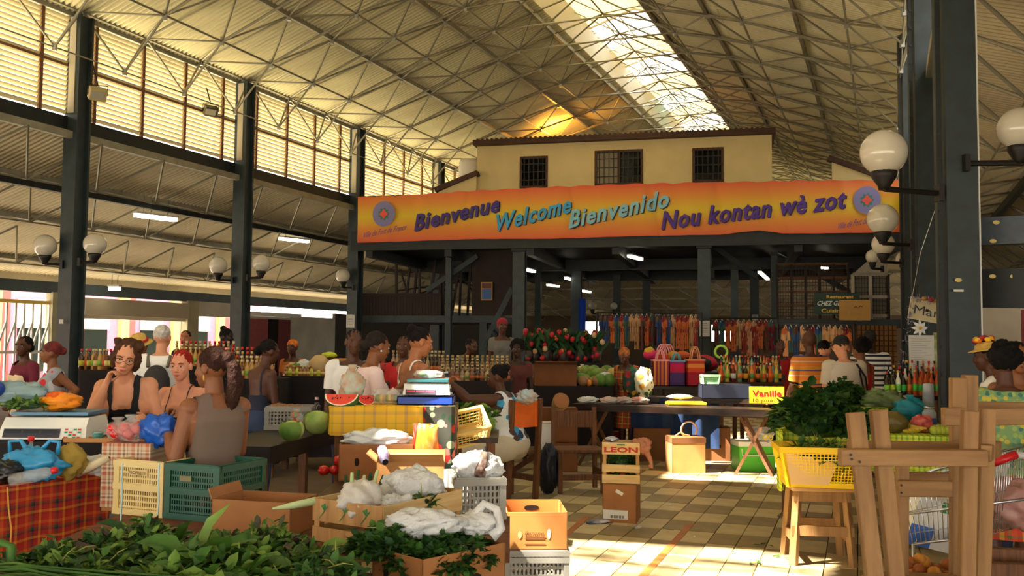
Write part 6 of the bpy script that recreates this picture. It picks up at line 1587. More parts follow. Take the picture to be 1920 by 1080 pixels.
for k, (px, py) in enumerate(((1243, 640), (1256, 632))):
    t = thing('bag_handles', '%s pale pink looped handle pair rising above the straw totes' % ('left' if k == 0 else 'right'), 'bag', Vector((P(px, 640, 14.5).x, 14.5+.2*k, 1.151)), R(20))
    for s_ in (-1, 1): MB().tube([(-.1+.2*i/10, s_*.04, .22+.20*math.sin(math.pi*i/10)**.5) for i in range(11)], .012, 6).build('handle', m_hp, t, True)
    MB().b0(-.14, .14, -.07, .07, 0, .27).build('bag_body', tc3, t)
# under the tables
kb = carton('tall golden kraft bag with two ring handles on the sunlit tiles', onf(1300, 889, .2)+Vector((-.06, 0, 0)), .42, .30, .44, 6, m_kraft2, lidded=True, name='kraft_bag', cat='bag')
MB().b0(-.215, .215, -.155, .155, .37, .435).build('brown_band', m_kdark, kb)
for k, cl in enumerate(((232, 196, 170), (206, 90, 80))):
    MB().tube([(.04+.10*math.cos(t_)+.02*k, -.02+.05*k, .52+.10*math.sin(t_)) for t_ in [i*.42-.6 for i in range(13)]], .011, 6).build('handle', mat('ring%d' % k, cl, .5), kb, True)
MB().tube([(-.16, -.1, .45), (-.1, -.12, .50), (-.04, -.12, .47), (.02, -.1, .46)], .01, 5).build('string_bow', mat('string_tan', (206, 160, 90), .7), kb)
cb = carton('bright green cool box with a white lid under the trestle table', onf(1420, 885, .2), .46, .32, .31, 4, mat('cool_green', (90, 205, 50), .4), lidded=True, name='cool_box', cat='box')
MB().b0(-.24, .24, -.17, .17, .31, .37).build('lid', m_white, cb); MB().tube([(-.2, -.17, .28), (-.2, -.19, .2), (.2, -.19, .2), (.2, -.17, .28)], .008, 5).build('handle', m_white, cb)
crum('white plastic bags on the green cool box', 1425, 815, 11.85, (.17, .1, .09), m_plast, 130, z=.372, amp=.3)
t = thing('scissors_handles', 'yellow handled tool stuck in the bags on the cool box', 'tool', Vector((P(1440, 640, 11.6).x, 11.62, .375)), 0)
for s_ in (-1, 1): MB().tube([(s_*.03+.028*math.cos(t_), 0, .07+.03*math.sin(t_)) for t_ in [i*.7 for i in range(10)]], .008, 5).build('handle', mat('tool_yellow', (240, 210, 60), .4), t)
MB().beam((0, 0, 0), (0, 0, .05), .02, .01).build('blade', m_metal, t)
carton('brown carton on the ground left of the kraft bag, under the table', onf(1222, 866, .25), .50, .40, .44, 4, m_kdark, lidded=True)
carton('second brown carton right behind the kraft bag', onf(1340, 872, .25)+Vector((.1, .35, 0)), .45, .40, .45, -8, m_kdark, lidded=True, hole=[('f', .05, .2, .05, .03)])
carton('red carton under the left of the trestle table', onf(1146, 846, .3), .35, .3, .26, 20, mat('red_card', (130, 24, 22), .6), lidded=True)
MB().b0(-.9, .9, 0, .02, 0, .42)
bd = thing('blue_tarp', 'dark blue sheet hanging under the second bench table', 'cloth', Vector((P(1265, 640, 12.75).x, 12.75, .15)), 0); MB().grid(lambda i, j: ((i-.5)*1.2, .03*math.sin(i*30), .02+.68*j), 40, 3).build('sheet', cloth('tarp_blue', (22, 44, 80)), bd, True)
# ---------------------------------------------------------------- right stall
c_gy = stripes('madras_green', [(0, (214, 214, 40)), (.22, (90, 150, 40)), (.34, (226, 226, 60)), (.56, (60, 130, 50)), (.66, (206, 220, 70)), (.85, (120, 170, 60))], 0, .12, axis2='yz')
rp0 = P(1468, 640, 7.45); rp1 = rp0+Vector((math.cos(R(14)), -math.sin(R(14)), 0))*1.36
RT = table('right stall table draped in yellow green madras cloth', rp0, rp1, 1.35, .90, m_=m_table, skirt=(c_gy, .62, 'green_madras_cloth'))
t = thing('cloth_corner', 'long hanging corner of the yellow green madras cloth at the left of the yellow basket', 'cloth', Vector((rp0.x-.03, rp0.y-.02, .45)), R(80))
MB().grid(lambda i, j: ((i-.5)*.34*(.4+.6*j), .025*math.sin(i*16), .47*j), 16, 10).build('cloth_fold', c_gy, t, True)
RS = stool('brown wooden stool under the yellow basket', onf(1548, 1062, .17), .40, .34, .56, -6, name='wooden_stool')
YB = basket('large yellow lattice basket on the brown stool', RS.location+Vector((.03, 0, .562)), .52, .36, .27, mat('basket_yellow', (250, 206, 20), .4), rz=-8, flare=1.2, pitch=.022, rim=.03)
mb = MB(); mb.add([(-.27, -.19, .02), (.02, -.19, .02), (.08, -.2, .18), (-.29, -.215, .25)], [(0,1,2,3)]); mb.build('pale_front_panel', mat('front_panel_pale', (226, 186, 130), .8), YB)  # pale slanted panel over part of the basket front
heap('light green stalks and herbs heaped in the yellow basket', YB.location+Vector((0, 0, .17)), (.26, .18, .15), 330, .07, [m_leafC, m_leafA], 140, stems=50, rz=-8)
heap('big heap of dark broad basil leaves on the right stall', Vector((P(1528, 640, 7.4).x, 7.42, .905)), (.32, .28, .36), 650, .09, [m_leafB, m_leafA], 141, stems=20, wid=.75, big=26, bigsize=.13, name='basil_heap')
heap('dark leaf spray right of the basil heap', Vector((P(1592, 640, 7.3).x, 7.30, .905)), (.22, .18, .20), 420, .08, [m_leafB, m_leafA], 142, stems=10, wid=.7)
heap('bunch of curly parsley behind the basil heap', Vector((P(1580, 640, 8.3).x, 8.3, 1.06)), (.20, .15, .24), 900, .04, [m_leafA, m_leafB], 143, stems=10, wid=.9, name='parsley_bunch')
gx = thing('cloth_box', 'box wrapped in yellow green madras cloth behind the basil', 'box', Vector((P(1608, 640, 8.1).x, 8.15, .905)), 0); MB().b0(-.24, .22, -.13, .3, 0, .15).build('box_body', m_kraft, gx); MB().b0(-.245, .225, -.135, .305, .01, .155).build('madras_wrap', c_gy, gx)
bk = thing('blue_bucket', 'blue plastic bucket behind the basil heap', 'bucket', Vector((P(1537, 640, 8.0).x, 8.0, .905)), 0); MB().lathe([(.06, 0), (.085, .24), (.09, .24), (.09, .26), (.08, .26), (.075, .2)], n=16).build('bucket_body', mat('bucket_blue', (30, 110, 200), .4), bk, True); MB().lathe([(.092, .235), (.092, .262), (.085, .262)], n=16).build('rim', mat('bucket_blue', (30, 110, 200), .4), bk, True)
rz0 = .906
def rt(px, Y, z=rz0): return Vector((P(px, 640, Y).x, Y, z))
crum('olive and yellow bag of fruit among the goods of the right stall', 1672, 812, 7.4, (.12, .1, .085), mat('olive_bag', (120, 104, 50), .4, rgb2=(84, 70, 36), vs=8), 150, z=rz0, amp=.12)
crum('turquoise knotted bag on the right stall', 1707, 790, 7.75, (.14, .10, .095), mat('turq_bag', (40, 150, 170), .3, translucent=.2), 151, z=rz0+.06, knot='top', amp=.22)
crum('red patterned bag in front of the turquoise one', 1728, 812, 7.45, (.085, .07, .07), mat('red_net', (190, 50, 60), .4, rgb2=(226, 120, 110), vs=20), 152, z=rz0, amp=.2)
crum('clear bag of green leaves behind on the right stall', 1656, 760, 8.2, (.20, .12, .10), mat('green_clear', (150, 170, 120), .2, alpha=.75, rgb2=(90, 120, 60), vs=12), 153, z=rz0+.10, amp=.25)
crum('white crumpled paper on the right stall', 1690, 765, 8.3, (.13, .08, .06), m_plast, 154, z=rz0+.12, amp=.3)
crum('white packet between the basil and the wooden posts', 1630, 815, 7.3, (.09, .06, .05), m_white, 155, z=rz0, amp=.2)
for i in range(7):
    t = thing('banana', 'yellow banana, %s from left in the hand on the right stall' % ORDW[i], 'fruit', rt(1708+i*2, 7.28, rz0+.01+.004*i), R(20*i), 'bananas on the right stall'); MB().tube([(-.07, 0, .02), (-.02, .02, .015), (.04, .015, .02), (.08, -.01, .035)], [.008, .018, .018, .006], 8).build('skin', mat('banana', (206, 170, 60), .5), t, True)
for i in range(12): veg('small yellow green lime, %s from left in the %s row on the right stall' % (ORDW[i % 4], ['front', 'middle', 'back'][i//4]), rt(1748+8*(i % 4), 7.3+.08*(i//4), rz0), .032, mat('lime', (190, 200, 70), .4), 'lime', 'fruit', 'limes at the right end of the stall', seed=i)
t = thing('plastic_cups', 'tall stack of clear plastic cups upside down on the right stall', 'cups', rt(1739, 7.9, rz0), 0)
for i in range(10): MB().lathe([(.048, .03*i), (.040, .03*i+.10), (.0, .03*i+.10)], n=14).build('cup', mat('cup_grey', (190, 192, 196), .2, alpha=.8), t, True)
t = thing('jar', 'grey glass jar with a blue label beside the cups', 'jar', rt(1740, 7.55, rz0), 0); MB().lathe([(.05, 0), (.055, .02), (.055, .15), (.04, .17), (.04, .19)], n=14).build('jar_body', mat('jar_glass', (150, 156, 160), .15), t, True); MB().lathe([(.057, .04), (.057, .11)], n=14).build('label', mat('lab_blue', (70, 90, 160), .5), t, True); MB().lathe([(.042, .18), (.042, .2), (0, .2)], n=14).build('lid', m_metal, t, True)
# rum bottles
RB = table('bottle shelf table beside the broad right column', P(1648, 640, 9.35), P(1775, 640, 9.35), .55, 1.09, m_=m_table)
bcol = [((40, 24, 14), (120, 190, 40)), ((24, 16, 16), (60, 180, 70)), ((190, 90, 30), (60, 180, 70)), ((20, 14, 14), (180, 200, 50)), ((150, 70, 30), (220, 120, 40)), ((30, 20, 16), (230, 150, 40)), ((226, 226, 200), (120, 200, 80)), ((200, 80, 40), (90, 190, 70))]
k = 0
for row in range(3):
    for i in range(11):
        if row == 2 and i in (0, 1): continue
        px = 1662+i*10.4+row*3; q = Vector((P(px, 640, 9.45+row*.14).x, 9.45+row*.14, 1.091+.0*row))
        c = bcol[(i*3+row*5) % 8] if not (row == 0 and i > 6) else bcol[[6, 7, 7, 7, 4, 4, 6][i-6]]
        bottle('rum bottle, %s from left %s by the broad right column' % (ORDW[i], ['in the front row', 'in the middle row', 'in the back row'][row]), q, .235+.05*row+random.uniform(0, .02), .027, c[0], c[1], [(200, 30, 30), (20, 20, 24), (210, 160, 40)][(i+row) % 3], 0, 'rum bottles by the right column, row %d' % (row+1), n=8)
# bottles left of the Vanille sign
SB = table('bottle table with syrups and rum right of the straw totes', P(1345, 640, 13.25), P(1470, 640, 13.25), .8, 1.05, m_=m_table)
cols2 = [((206, 90, 30), (240, 110, 30)), ((206, 190, 90), (150, 200, 60)), ((110, 20, 24), (220, 220, 220)), ((120, 160, 130), (226, 130, 60)), ((30, 20, 16), (240, 170, 40)), ((226, 130, 70), (80, 160, 80)), ((40, 20, 14), (226, 120, 30)), ((190, 170, 60), (230, 90, 40))]
for row in range(4):
    for i in range(10):
        px = 1352+i*11.5+(row % 2)*5; Y_ = 13.35+row*.18; c = cols2[(i+row*3) % 8]
        bottle('syrup or rum bottle, %s from left %s beside the straw totes' % (ORDW[i], ['in the front row', 'in the second row', 'in the third row', 'in the back row'][row]), Vector((P(px, 640, Y_).x, Y_, 1.051+(.10 if row > 1 else 0))), .27, .032, c[0], c[1], [(226, 60, 30), (20, 20, 24), (226, 226, 220)][(i+row) % 3], 0, 'bottles right of the totes, row %d' % (row+1), n=8)
MB().b0(0, 0, 0, 0, 0, 0)
sh2 = thing('bottle_step', 'raised step under the back rows of syrup bottles', 'shelf', Vector((P(1408, 640, 13.8).x, 13.79, 1.051)), 0); MB().b0(-.47, .47, -.12, .14, 0, .10).build('step_board', m_table, sh2)
t = thing('lit_ring', 'pale green neon coloured ring behind the bottles', 'ring', Vector((P(1352, 640, 13.98).x, 13.98, 1.05)), 0); MB().tube([(.09*math.cos(i*.35), 0, .42+.09*math.sin(i*.35)) for i in range(19)], .02, 6).build('ring_body', mat('ring_green', (180, 230, 90), .4), t, True); MB().tube([(0, 0, 0), (0, 0, .33)], .015, 6).build('stand', m_iron, t)

# ---------------------------------------------------------------- stacked wooden frames at the right foreground
def plank(t, a, Ya, b, Yb, w_, th, m_=None, nm='plank'):
    """board between two points seen at (px,py,depth); w_ is its face width"""
    p, q = P(*a, Ya)-t.location, P(*b, Yb)-t.location
    up = Vector((0, 1, 0)); o = MB().beam(p, q, w_, th, up=up).build(nm, m_ or (m_frameX if abs(p.x-q.x) > abs(p.z-q.z) else m_frameW), t)
    bevel(o, .004); return o
K = lambda w_: w_*4.0/F
ff = thing('upturned_stool', 'upturned weathered wooden stool with splayed legs, nearest at right', 'stool', Vector((P(1720, 640, 4.0).x, 4.0, 0)), 0)
plank(ff, (1574, 857), 3.95, (1848, 859), 3.98, K(30), .05, nm='apron')
plank(ff, (1603, 773), 4.02, (1640, 1090), 3.95, K(31), .045, nm='leg')
plank(ff, (1646, 768), 4.05, (1680, 1090), 4.0, K(30), .045, nm='leg')
plank(ff, (1818, 770), 4.03, (1812, 1100), 4.02, K(28), .045, nm='leg')
plank(ff, (1851, 766), 4.10, (1840, 1100), 4.10, K(28), .045, nm='leg')
plank(ff, (1590, 836), 4.35, (1835, 840), 4.35, K(22), .04, nm='apron')
plank(ff, (1848, 850), 4.0, (1868, 840), 4.35, K(30), .045, nm='side_apron')
plank(ff, (1640, 1150), 4.0, (1850, 1150), 4.0, .25, .3, nm='seat')
for (x, y) in ((1595, 853), (1597, 861), (1612, 866)): MB().tube([P(x, y, 3.92)-ff.location, P(x, y, 3.918)-ff.location], .006, 8).build('nail', m_iron, ff)
f2 = thing('wooden_stool', 'second wooden stool frame behind the nearest one, with a low crosspiece', 'stool', Vector((P(1740, 640, 4.6).x, 4.6, 0)), 0)
plank(f2, (1692, 850), 4.62, (1690, 1100), 4.62, .055, .045, nm='leg')
plank(f2, (1685, 916), 4.55, (1790, 917), 4.55, .075, .04, nm='crosspiece')
plank(f2, (1700, 896), 4.9, (1790, 897), 4.9, .06, .04, nm='crosspiece')
plank(f2, (1796, 708), 4.55, (1796, 1100), 4.55, .07, .05, nm='leg')
plank(f2, (1818, 703), 4.62, (1818, 1090), 4.62, .066, .05, nm='leg')
plank(f2, (1768, 781), 4.5, (1808, 781), 4.5, .085, .05, nm='apron')
plank(f2, (1834, 782), 4.7, (1990, 778), 4.7, .085, .05, nm='apron')
plank(f2, (1828, 762), 4.95, (1990, 764), 4.95, .05, .05, nm='apron')
plank(f2, (1650, 1105), 4.55, (1840, 1110), 4.55, .1, .3, nm='seat')
for nm_ in ((1690, 910), (1690, 924)): MB().tube([P(*nm_, 4.52)-f2.location, P(*nm_, 4.518)-f2.location], .006, 8).build('nail', m_iron, f2)
bn = thing('slatted_bench', 'low brown slatted bench in the bottom right corner', 'bench', Vector((P(1880, 640, 4.7).x, 4.7, 0)), 0)
for k, (y, Y) in enumerate(((1040, 4.9), (1068, 4.7))): plank(bn, (1846, y), Y, (2010, y+6), Y, .075, .05, m_chairw, nm='slat')
for x in (1870, 2000): plank(bn, (x, 1040), 4.95, (x, 1140), 4.95, .05, .05, m_chairw, nm='leg')
# shopping cart
ct = thing('shopping_cart', 'chrome wire shopping cart with a red handle behind the stacked wooden frames', 'cart', Vector((P(1800, 640, 5.4).x, 5.4, 0)), 0)
cl = ct.location
def cp(px, py, Y): return P(px, py, Y)-cl
c00, c10, c01, c11 = cp(1690, 900, 5.2), cp(1860, 850, 5.05), cp(1712, 1020, 5.25), cp(1845, 1005, 5.1)
d00, d10, d01, d11 = cp(1705, 905, 5.75), cp(1925, 835, 5.75), cp(1730, 1000, 5.7), cp(1925, 985, 5.75)
n = 16
wi = MB()
for (a, b, c, d) in ((c00, c10, c01, c11), (d00, d10, d01, d11), (c10, d10, c11, d11)):
    for i in range(n+1): wi.tube([a.lerp(b, i/n), c.lerp(d, i/n)], .0028, 5)
    for j in range(3): wi.tube([a.lerp(c, (j+.5)/3), b.lerp(d, (j+.5)/3)], .0028, 5)
for i in range(9): wi.tube([c01.lerp(c11, i/8), d01.lerp(d11, i/8)], .0028, 5)
wi.build('wires', m_metal, ct, True, kind='stuff')
for q in ([c00, c10], [d00, d10], [c10, d10], [c00, d00], [c01, c11], [d01, d11], [c10, c11], [d10, d11], [cp(1690, 965, 5.2), cp(1930, 935, 5.0)]): MB().tube(q, .008, 8).build('frame_tube', m_metal, ct, True)
MB().tube([c11, Vector((c11.x, c11.y, .1))], .010, 8).build('frame_tube', m_metal, ct, True); MB().tube([c01, Vector((c01.x, c01.y, .1))], .010, 8).build('frame_tube', m_metal, ct, True)
MB().tube([cp(1862, 868, 4.95), cp(1905, 852, 4.95)], .022, 12).build('handle_grip', mat('cart_red', (190, 26, 30), .4), ct, True); MB().tube([cp(1905, 852, 4.95), cp(1990, 868, 4.95)], .018, 10).build('handle_bar', mat('cart_grey', (206, 200, 196), .4), ct, True)
for q in (c11, c01, d11): MB().lathe([(.0, -.012), (.055, -.012), (.055, .012), (.0, .012)], (q.x, q.y, .056), 14, M=Matrix.Rotation(R(90), 3, 'Y')).build('wheel', m_iron, ct)
t = thing('printed_carton', 'white carton with blue and green print lying in the shopping cart', 'box', P(1745, 975, 5.45), 0); t.rotation_euler = (R(10), R(14), R(5))
MB().b0(-.16, .16, -.1, .1, -.14, .14).build('box_body', mat('white_card', (226, 222, 214), .7), t); MB().b0(-.161, -.02, -.102, -.1, -.141, -.02).build('blue_print', mat('print_blue', (70, 110, 190), .6), t); MB().b0(-.02, .04, -.103, -.1, .08, .141).build('green_print', mgl, t)
crum('clear and pink bag of shopping in the right part of the cart', 1893, 965, 5.45, (.17, .14, .14), mat('pinkish_clear', (190, 140, 130), .3, alpha=.7), 160, z=.55, amp=.25)
crum('white knotted bag at the back of the cart', 1868, 895, 5.6, (.07, .06, .09), m_plast, 161, z=.82)
# onions
t = thing('onion_sack', 'net sack of golden onions on the ground below the cart', 'onions', P(1745, 1050, 4.95), 0); t.location.z = 0
mo = [mat('onion_gold', (206, 140, 50), .4), mat('onion_brown', (160, 90, 40), .4)]
rnd = random.Random(9)
MB().lathe([(.2, 0), (.24, .05), (.22, .3), (.1, .42)], n=18).build('net', mat('net_orange', (190, 120, 60), .6, alpha=.5), t, True)
for i in range(60):
    a = rnd.uniform(0, 6.28); z = rnd.uniform(.05, .46); r_ = .2*(1 if z < .3 else 1-(z-.3)*3)
    MB().ell((r_*math.cos(a), r_*math.sin(a), z), (.035, .035, .032), None, 10, 7).build('onion', mo[i % 2], t, True)
# ---------------------------------------------------------------- signs on the right columns
bd = thing('market_sign', 'cream hand painted board reading Mark..., trimmed with purple tinsel, half behind the column', 'sign', P(1738, 582, 10.1), 0); bd.rotation_euler = (0, R(10), 0)
MB().b0(-.19, .24, 0, .015, -.12, .12).build('board', mat('board_cream', (206, 190, 150), .7), bd)
text_on(bd, 'lettering', 'Marie', lambda x, y: Vector((-.14+.40*x, -.004, -.06+y*.10)), mat('sign_ink', (60, 66, 84), .6), offset=0)
rnd = random.Random(2); mb = MB()
for i in range(140):
    s_ = rnd.random(); p = Vector((-.19+.43*s_, -.01, .11)) if i < 90 else Vector((-.18, -.01, .12-.75*rnd.random()))
    d = Vector((rnd.gauss(0, 1), rnd.gauss(-.2, .5), rnd.gauss(0, 1))).normalized()*.05; mb.beam(p, p+d, .006, .002)
mb.build('tinsel', mat('tinsel_purple', (110, 80, 120), .3, metal=.6, rgb2=(190, 180, 190), vs=40), bd, kind='stuff')
for i in range(5): MB().ell((-.05+.07*i, -.015, .12), (.035, .015, .025), None, 8, 6).build('bow', mat('bow_red', (170, 40, 40), .5) if i % 2 else mat('bow_gold', (170, 120, 40), .5), bd, True)
MB().tube([(-.18, 0, .12), (-.16, .02, .6), (-.05, .05, 1.2)], .003, 4).build('wire', m_metal, bd)
MB().box((.0, .12, .0), (.03, .25, .03)).build('bracket', m_iron, bd)
pn = thing('paper_notice', 'large white handwritten paper sheet under the painted board', 'notice', P(1729, 667, 10.05), 0)
MB().b0(-.14, .13, 0, .006, -.24, .22).build('sheet', mat('paper_white', (214, 210, 200), .8), pn)
for i in range(15): MB().b0(-.12, .05+.06*math.sin(i*2.1), -.002, 0, .18-i*.025, .183-i*.025).build('writing', mat('ink_grey', (130, 130, 140), .8), pn)
MB().b0(.13, .19, .0, .02, -.18, .25).build('poster_strip', mat('poster_green', (110, 130, 70), .7, rgb2=(206, 190, 150), vs=8), pn)
MB().box((.05, .14, .0), (.03, .26, .03)).build('bracket', m_iron, pn)
fl = thing('fabric_flower', 'white star shaped fabric flower pinned above the paper sheet', 'flower', P(1724, 615, 10.0), 0)
for i in range(8):
    a = i*math.pi/4; b_ = MB(); leaf(b_, Vector((0, 0, 0)), Vector((math.cos(a), -.2, math.sin(a))), Vector((0, -1, 0)), .09, .04); b_.build('petal', m_white, fl, True)
MB().ell((0, -.02, 0), (.02, .02, .02), None, 8, 6).build('centre', mat('gold', (220, 170, 60), .3), fl, True); MB().box((0, .1, 0), (.01, .2, .01)).build('pin', m_iron, fl)
for (x, y, Y, w_, h_, lb) in ((1321, 616, 24.1, .26, .40, 'white notice taped to the front right mezzanine column'), (1416, 595, 32.7, .20, .20, 'small photo pinned on the slim far column'), (1797, 545, 8.82, .09, .02, 'white tape strip on the broad right column'), (657, 602, 27.2, .24, .38, 'white notice on the third left column'), (115, 603, 17.8, .08, .08, 'small pale sticker on the nearest left column')):
    t = thing('notice', lb, 'notice', P(x, y, Y), -R(2)); MB().b0(-w_/2, w_/2, -.01, 0, -h_/2, h_/2).build('sheet', mat('paper_white', (214, 210, 200), .8), t)
    if w_ > .15:
        for i in range(6): MB().b0(-w_*.36, w_*.3, -.013, -.01, h_*.3-i*h_*.11, h_*.3-i*h_*.11+.012).build('writing', mat('ink_grey', (130, 130, 140), .8), t)
for (x, y) in ((1868, 417), (1862, 452), (1861, 518), (1900, 518), (1797, 525)):
    t = thing('pale_spot', 'small yellow worn spot on the slate beam at right' if x != 1797 else 'small orange worn spot on the broad right column', 'mark', P(x, y, 9.02 if x != 1797 else 8.84), 0, 'yellow spots on the slate beam' if x != 1797 else None); MB().ell((0, 0, 0), (.035, .004, .02), None, 8, 5).build('spot_disc', mat('spot_yellow', (214, 190, 120), .6), t)  # small yellow ovals set on the beam and the column
wd = link('door_1', None, None, kind='structure'); rdx = lambda px, Y: P(px, 640, Y)
MB().beam(P(1872, 648, 21.2), P(1990, 650, 19.8), .08, 1.6).build('door_leaf', mat('dusty_red_door', (150, 70, 76), .6), wd)
MB().beam(P(1826, 648, 21.5), P(2000, 650, 19.9), .06, 1.95).build('white_board', m_wht, wd)

# ================================================================ far stalls
fb = mat('bottle_amber', (120, 70, 30), .2, spec=.7)
def bottle_row(px0, px1, Y, z, n, label, group, cols, h=.26, jitter=.02):
    protos = []
    for c, lc, cc_ in cols:
        mb = MB(); mb.lathe(bottle_mesh_parts(h, .034)[:-1], n=8, mi=0); mb.lathe([(.036, h*.2), (.036, h*.45)], n=8, mi=1); mb.lathe([(.017, h*.9), (.017, h), (0, h)], n=8, mi=2)
        protos.append(mb.mesh('bottle', [mat('liquid_%d_%d_%d' % c, c, .08, spec=.8), mat('lab_%d_%d_%d' % lc, lc, .6), mat('cap_%d_%d_%d' % cc_, cc_, .4)], True))
    for i in range(n):
        px = px0+(px1-px0)*(i+.5)/n; p = P(px, 640, Y); p.z = z; p.y += random.uniform(-jitter, jitter)
        o = link('bottle', protos[random.randrange(len(protos))], None, loc=p); tag(o, label.replace('bottle', 'bottle, %s from left,' % ORDW[i], 1).replace('squat jar', 'squat jar, %s from left,' % ORDW[i]), 'bottle', group)
colsA = [((110, 60, 26), (214, 190, 120), (206, 180, 120)), ((150, 96, 40), (196, 60, 40), (190, 160, 100)), ((60, 34, 20), (190, 180, 60), (200, 40, 30)), ((190, 150, 80), (120, 170, 60), (214, 200, 150))]
colsB = [((150, 120, 84), (170, 150, 110), (150, 126, 80)), ((110, 70, 40), (170, 90, 50), (190, 160, 100)), ((170, 140, 90), (110, 130, 70), (150, 130, 84)), ((70, 44, 30), (190, 110, 50), (196, 176, 120))]
def stall(px0, px1, Y, z, label, depth=.7, **k_): return table(label, P(px0, 640, Y), P(px1, 640, Y), depth, z, m_=m_tblk, skirt=(mat('dark_skirt', (30, 24, 26), .9), .15, 'dark_cloth'), **k_)
stall(425, 520, 10.9, 1.13, 'dark far stall with coloured bottles between the second column and the ponytail', .8)
for k in range(4): bottle_row(432, 515, 11.0+.2*k, 1.131, 9, 'small coloured bottle on the dark stall right of the ponytail, row %s' % ['nearest', 'second', 'third', 'last'][k], 'bottles right of the ponytail, row %d' % (k+1), colsA, h=.22+.05*k)
stall(530, 665, 11.6, 1.14, 'dark far stall with jars and hats in front of the white wall', .8)
bottle_row(535, 610, 11.75, 1.141, 11, 'small squat jar on the stall before the white wall', 'jars before the white wall', [((206, 190, 60), (180, 200, 60), (190, 60, 40)), ((150, 90, 40), (214, 190, 120), (226, 206, 150))], h=.13)
stall(820, 960, 10.9, 1.13, 'far stall crowded with rows of small bottles behind the seated seller', 1.0)
for k in range(5): bottle_row(826, 956, 11.0+.18*k, 1.131, 14, 'small pale bottle in the massed rows behind the seated seller, row %s' % ['nearest', 'second', 'third', 'fourth', 'last'][k], 'massed bottles, row %d' % (k+1), colsB, h=.15+.035*k, jitter=.05)
stall(690, 830, 12.6, 1.13, 'far stall behind the young woman in white', .8)
for k in range(2): bottle_row(735, 835, 12.75+.25*k, 1.131, 14, 'small bottle on the stall behind the young woman in white, %s row' % ['front', 'back'][k], 'bottles behind the young woman, row %d' % (k+1), colsB, h=.28+.05*k)
stall(150, 215, 11.4, 1.2, 'dark far stall right of the nearest left column', .8); bottle_row(152, 212, 11.6, 1.201, 9, 'small bottle right of the nearest left column', 'bottles right of the nearest left column', colsA)
stall(320, 445, 11.6, 1.25, 'far stall with bottles beneath the bright opening', .8)
for k in range(3): bottle_row(328, 442, 11.75+.22*k, 1.251, 13, 'amber bottle under the bright opening, %s row' % ['front', 'middle', 'back'][k], 'bottles under the bright opening, row %d' % (k+1), colsA, h=.24+.04*k)
# striped white cloth rolls standing behind the young woman
t = thing('folded_cloths', 'black and white folded cloths standing beside the young woman in white', 'cloth', Vector((P(832, 640, 8.6).x, 8.7, .95)), 0); cw = stripes('bw_rolls', [(0, (206, 206, 210)), (.5, (30, 34, 48))], 2, .07)
for i in range(3): MB().beam((-.12+.1*i, 0, 0), (-.20+.1*i, 0, .36), .07, .05, up=(0, 1, 0)).build('fold', cw, t)
table('narrow table under the folded cloths', P(808, 640, 8.45), P(860, 640, 8.45), .5, .95, m_=m_tblk)
# produce stalls in the middle distance
stall(960, 1150, 13.0, .98, 'long produce stall right of the orange chair', .8); stall(940, 1165, 14.3, 1.06, 'second produce stall further back under the flowers', .9)
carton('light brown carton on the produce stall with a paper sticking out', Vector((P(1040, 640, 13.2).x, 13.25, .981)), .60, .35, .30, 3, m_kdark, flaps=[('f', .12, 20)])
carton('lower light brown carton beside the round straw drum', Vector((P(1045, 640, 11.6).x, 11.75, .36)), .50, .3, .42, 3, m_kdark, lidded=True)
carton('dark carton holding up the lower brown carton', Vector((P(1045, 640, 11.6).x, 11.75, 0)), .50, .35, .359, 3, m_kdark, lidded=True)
t = thing('round_basket', 'pale round woven drum leaning on the produce stall', 'basket', Vector((P(1048, 640, 11.65).x, 11.68, .80)), 0); t.rotation_euler = (R(60), R(20), 0)
MB().lathe([(.09, 0), (.10, .1), (.10, .16), (.085, .16), (0, .15)], n=18).build('drum', mat('drum_straw', (190, 160, 110), .8), t, True); MB().lathe([(.105, .15), (.105, .165), (.09, .165)], n=18).build('rim', m_kraft, t, True)
rnd = random.Random(77)
kinds = [('melon', 'fruit', (90, 130, 50), .10), ('yam', 'vegetable', (150, 110, 70), .08), ('orange', 'fruit', (226, 130, 40), .05), ('mango', 'fruit', (200, 90, 50), .06), ('breadfruit', 'fruit', (130, 150, 60), .09), ('aubergine', 'vegetable', (70, 40, 70), .06), ('gourd', 'vegetable', (190, 170, 90), .08)]
pm = {}
for nm, ct_, c, r_ in kinds:
    mb = MB(); crumple(mb, (0, 0, r_*.9), (r_, r_, r_*.9), len(nm), .08, 12, 8); pm[nm] = mb.mesh(nm, mat('produce_'+nm, c, .5, var=.15, vs=10), True)
for (a, b, Y, z, n, where) in ((965, 1000, 13.15, .981, 8, 'left end of the long produce stall'), (1080, 1148, 13.15, .981, 18, 'right part of the long produce stall'), (945, 1160, 14.45, 1.061, 44, 'second produce stall under the flowers'), (545, 660, 11.9, 1.141, 16, 'stall before the white wall'), (1480, 1520, 12.6, .862, 6, 'right end of the second bench table')):
    for i in range(n):
        nm, ct_, c, r_ = kinds[rnd.randrange(7)]; Y_ = Y+rnd.choice((0, .2, .4)); p = P(a+(b-a)*(i+.5)/n, 640, Y_); p.z = z
        tag(link(nm, pm[nm], None, loc=p), '%s among the mixed produce on the %s' % (nm, where), ct_, '%ss on the %s' % (nm, where))
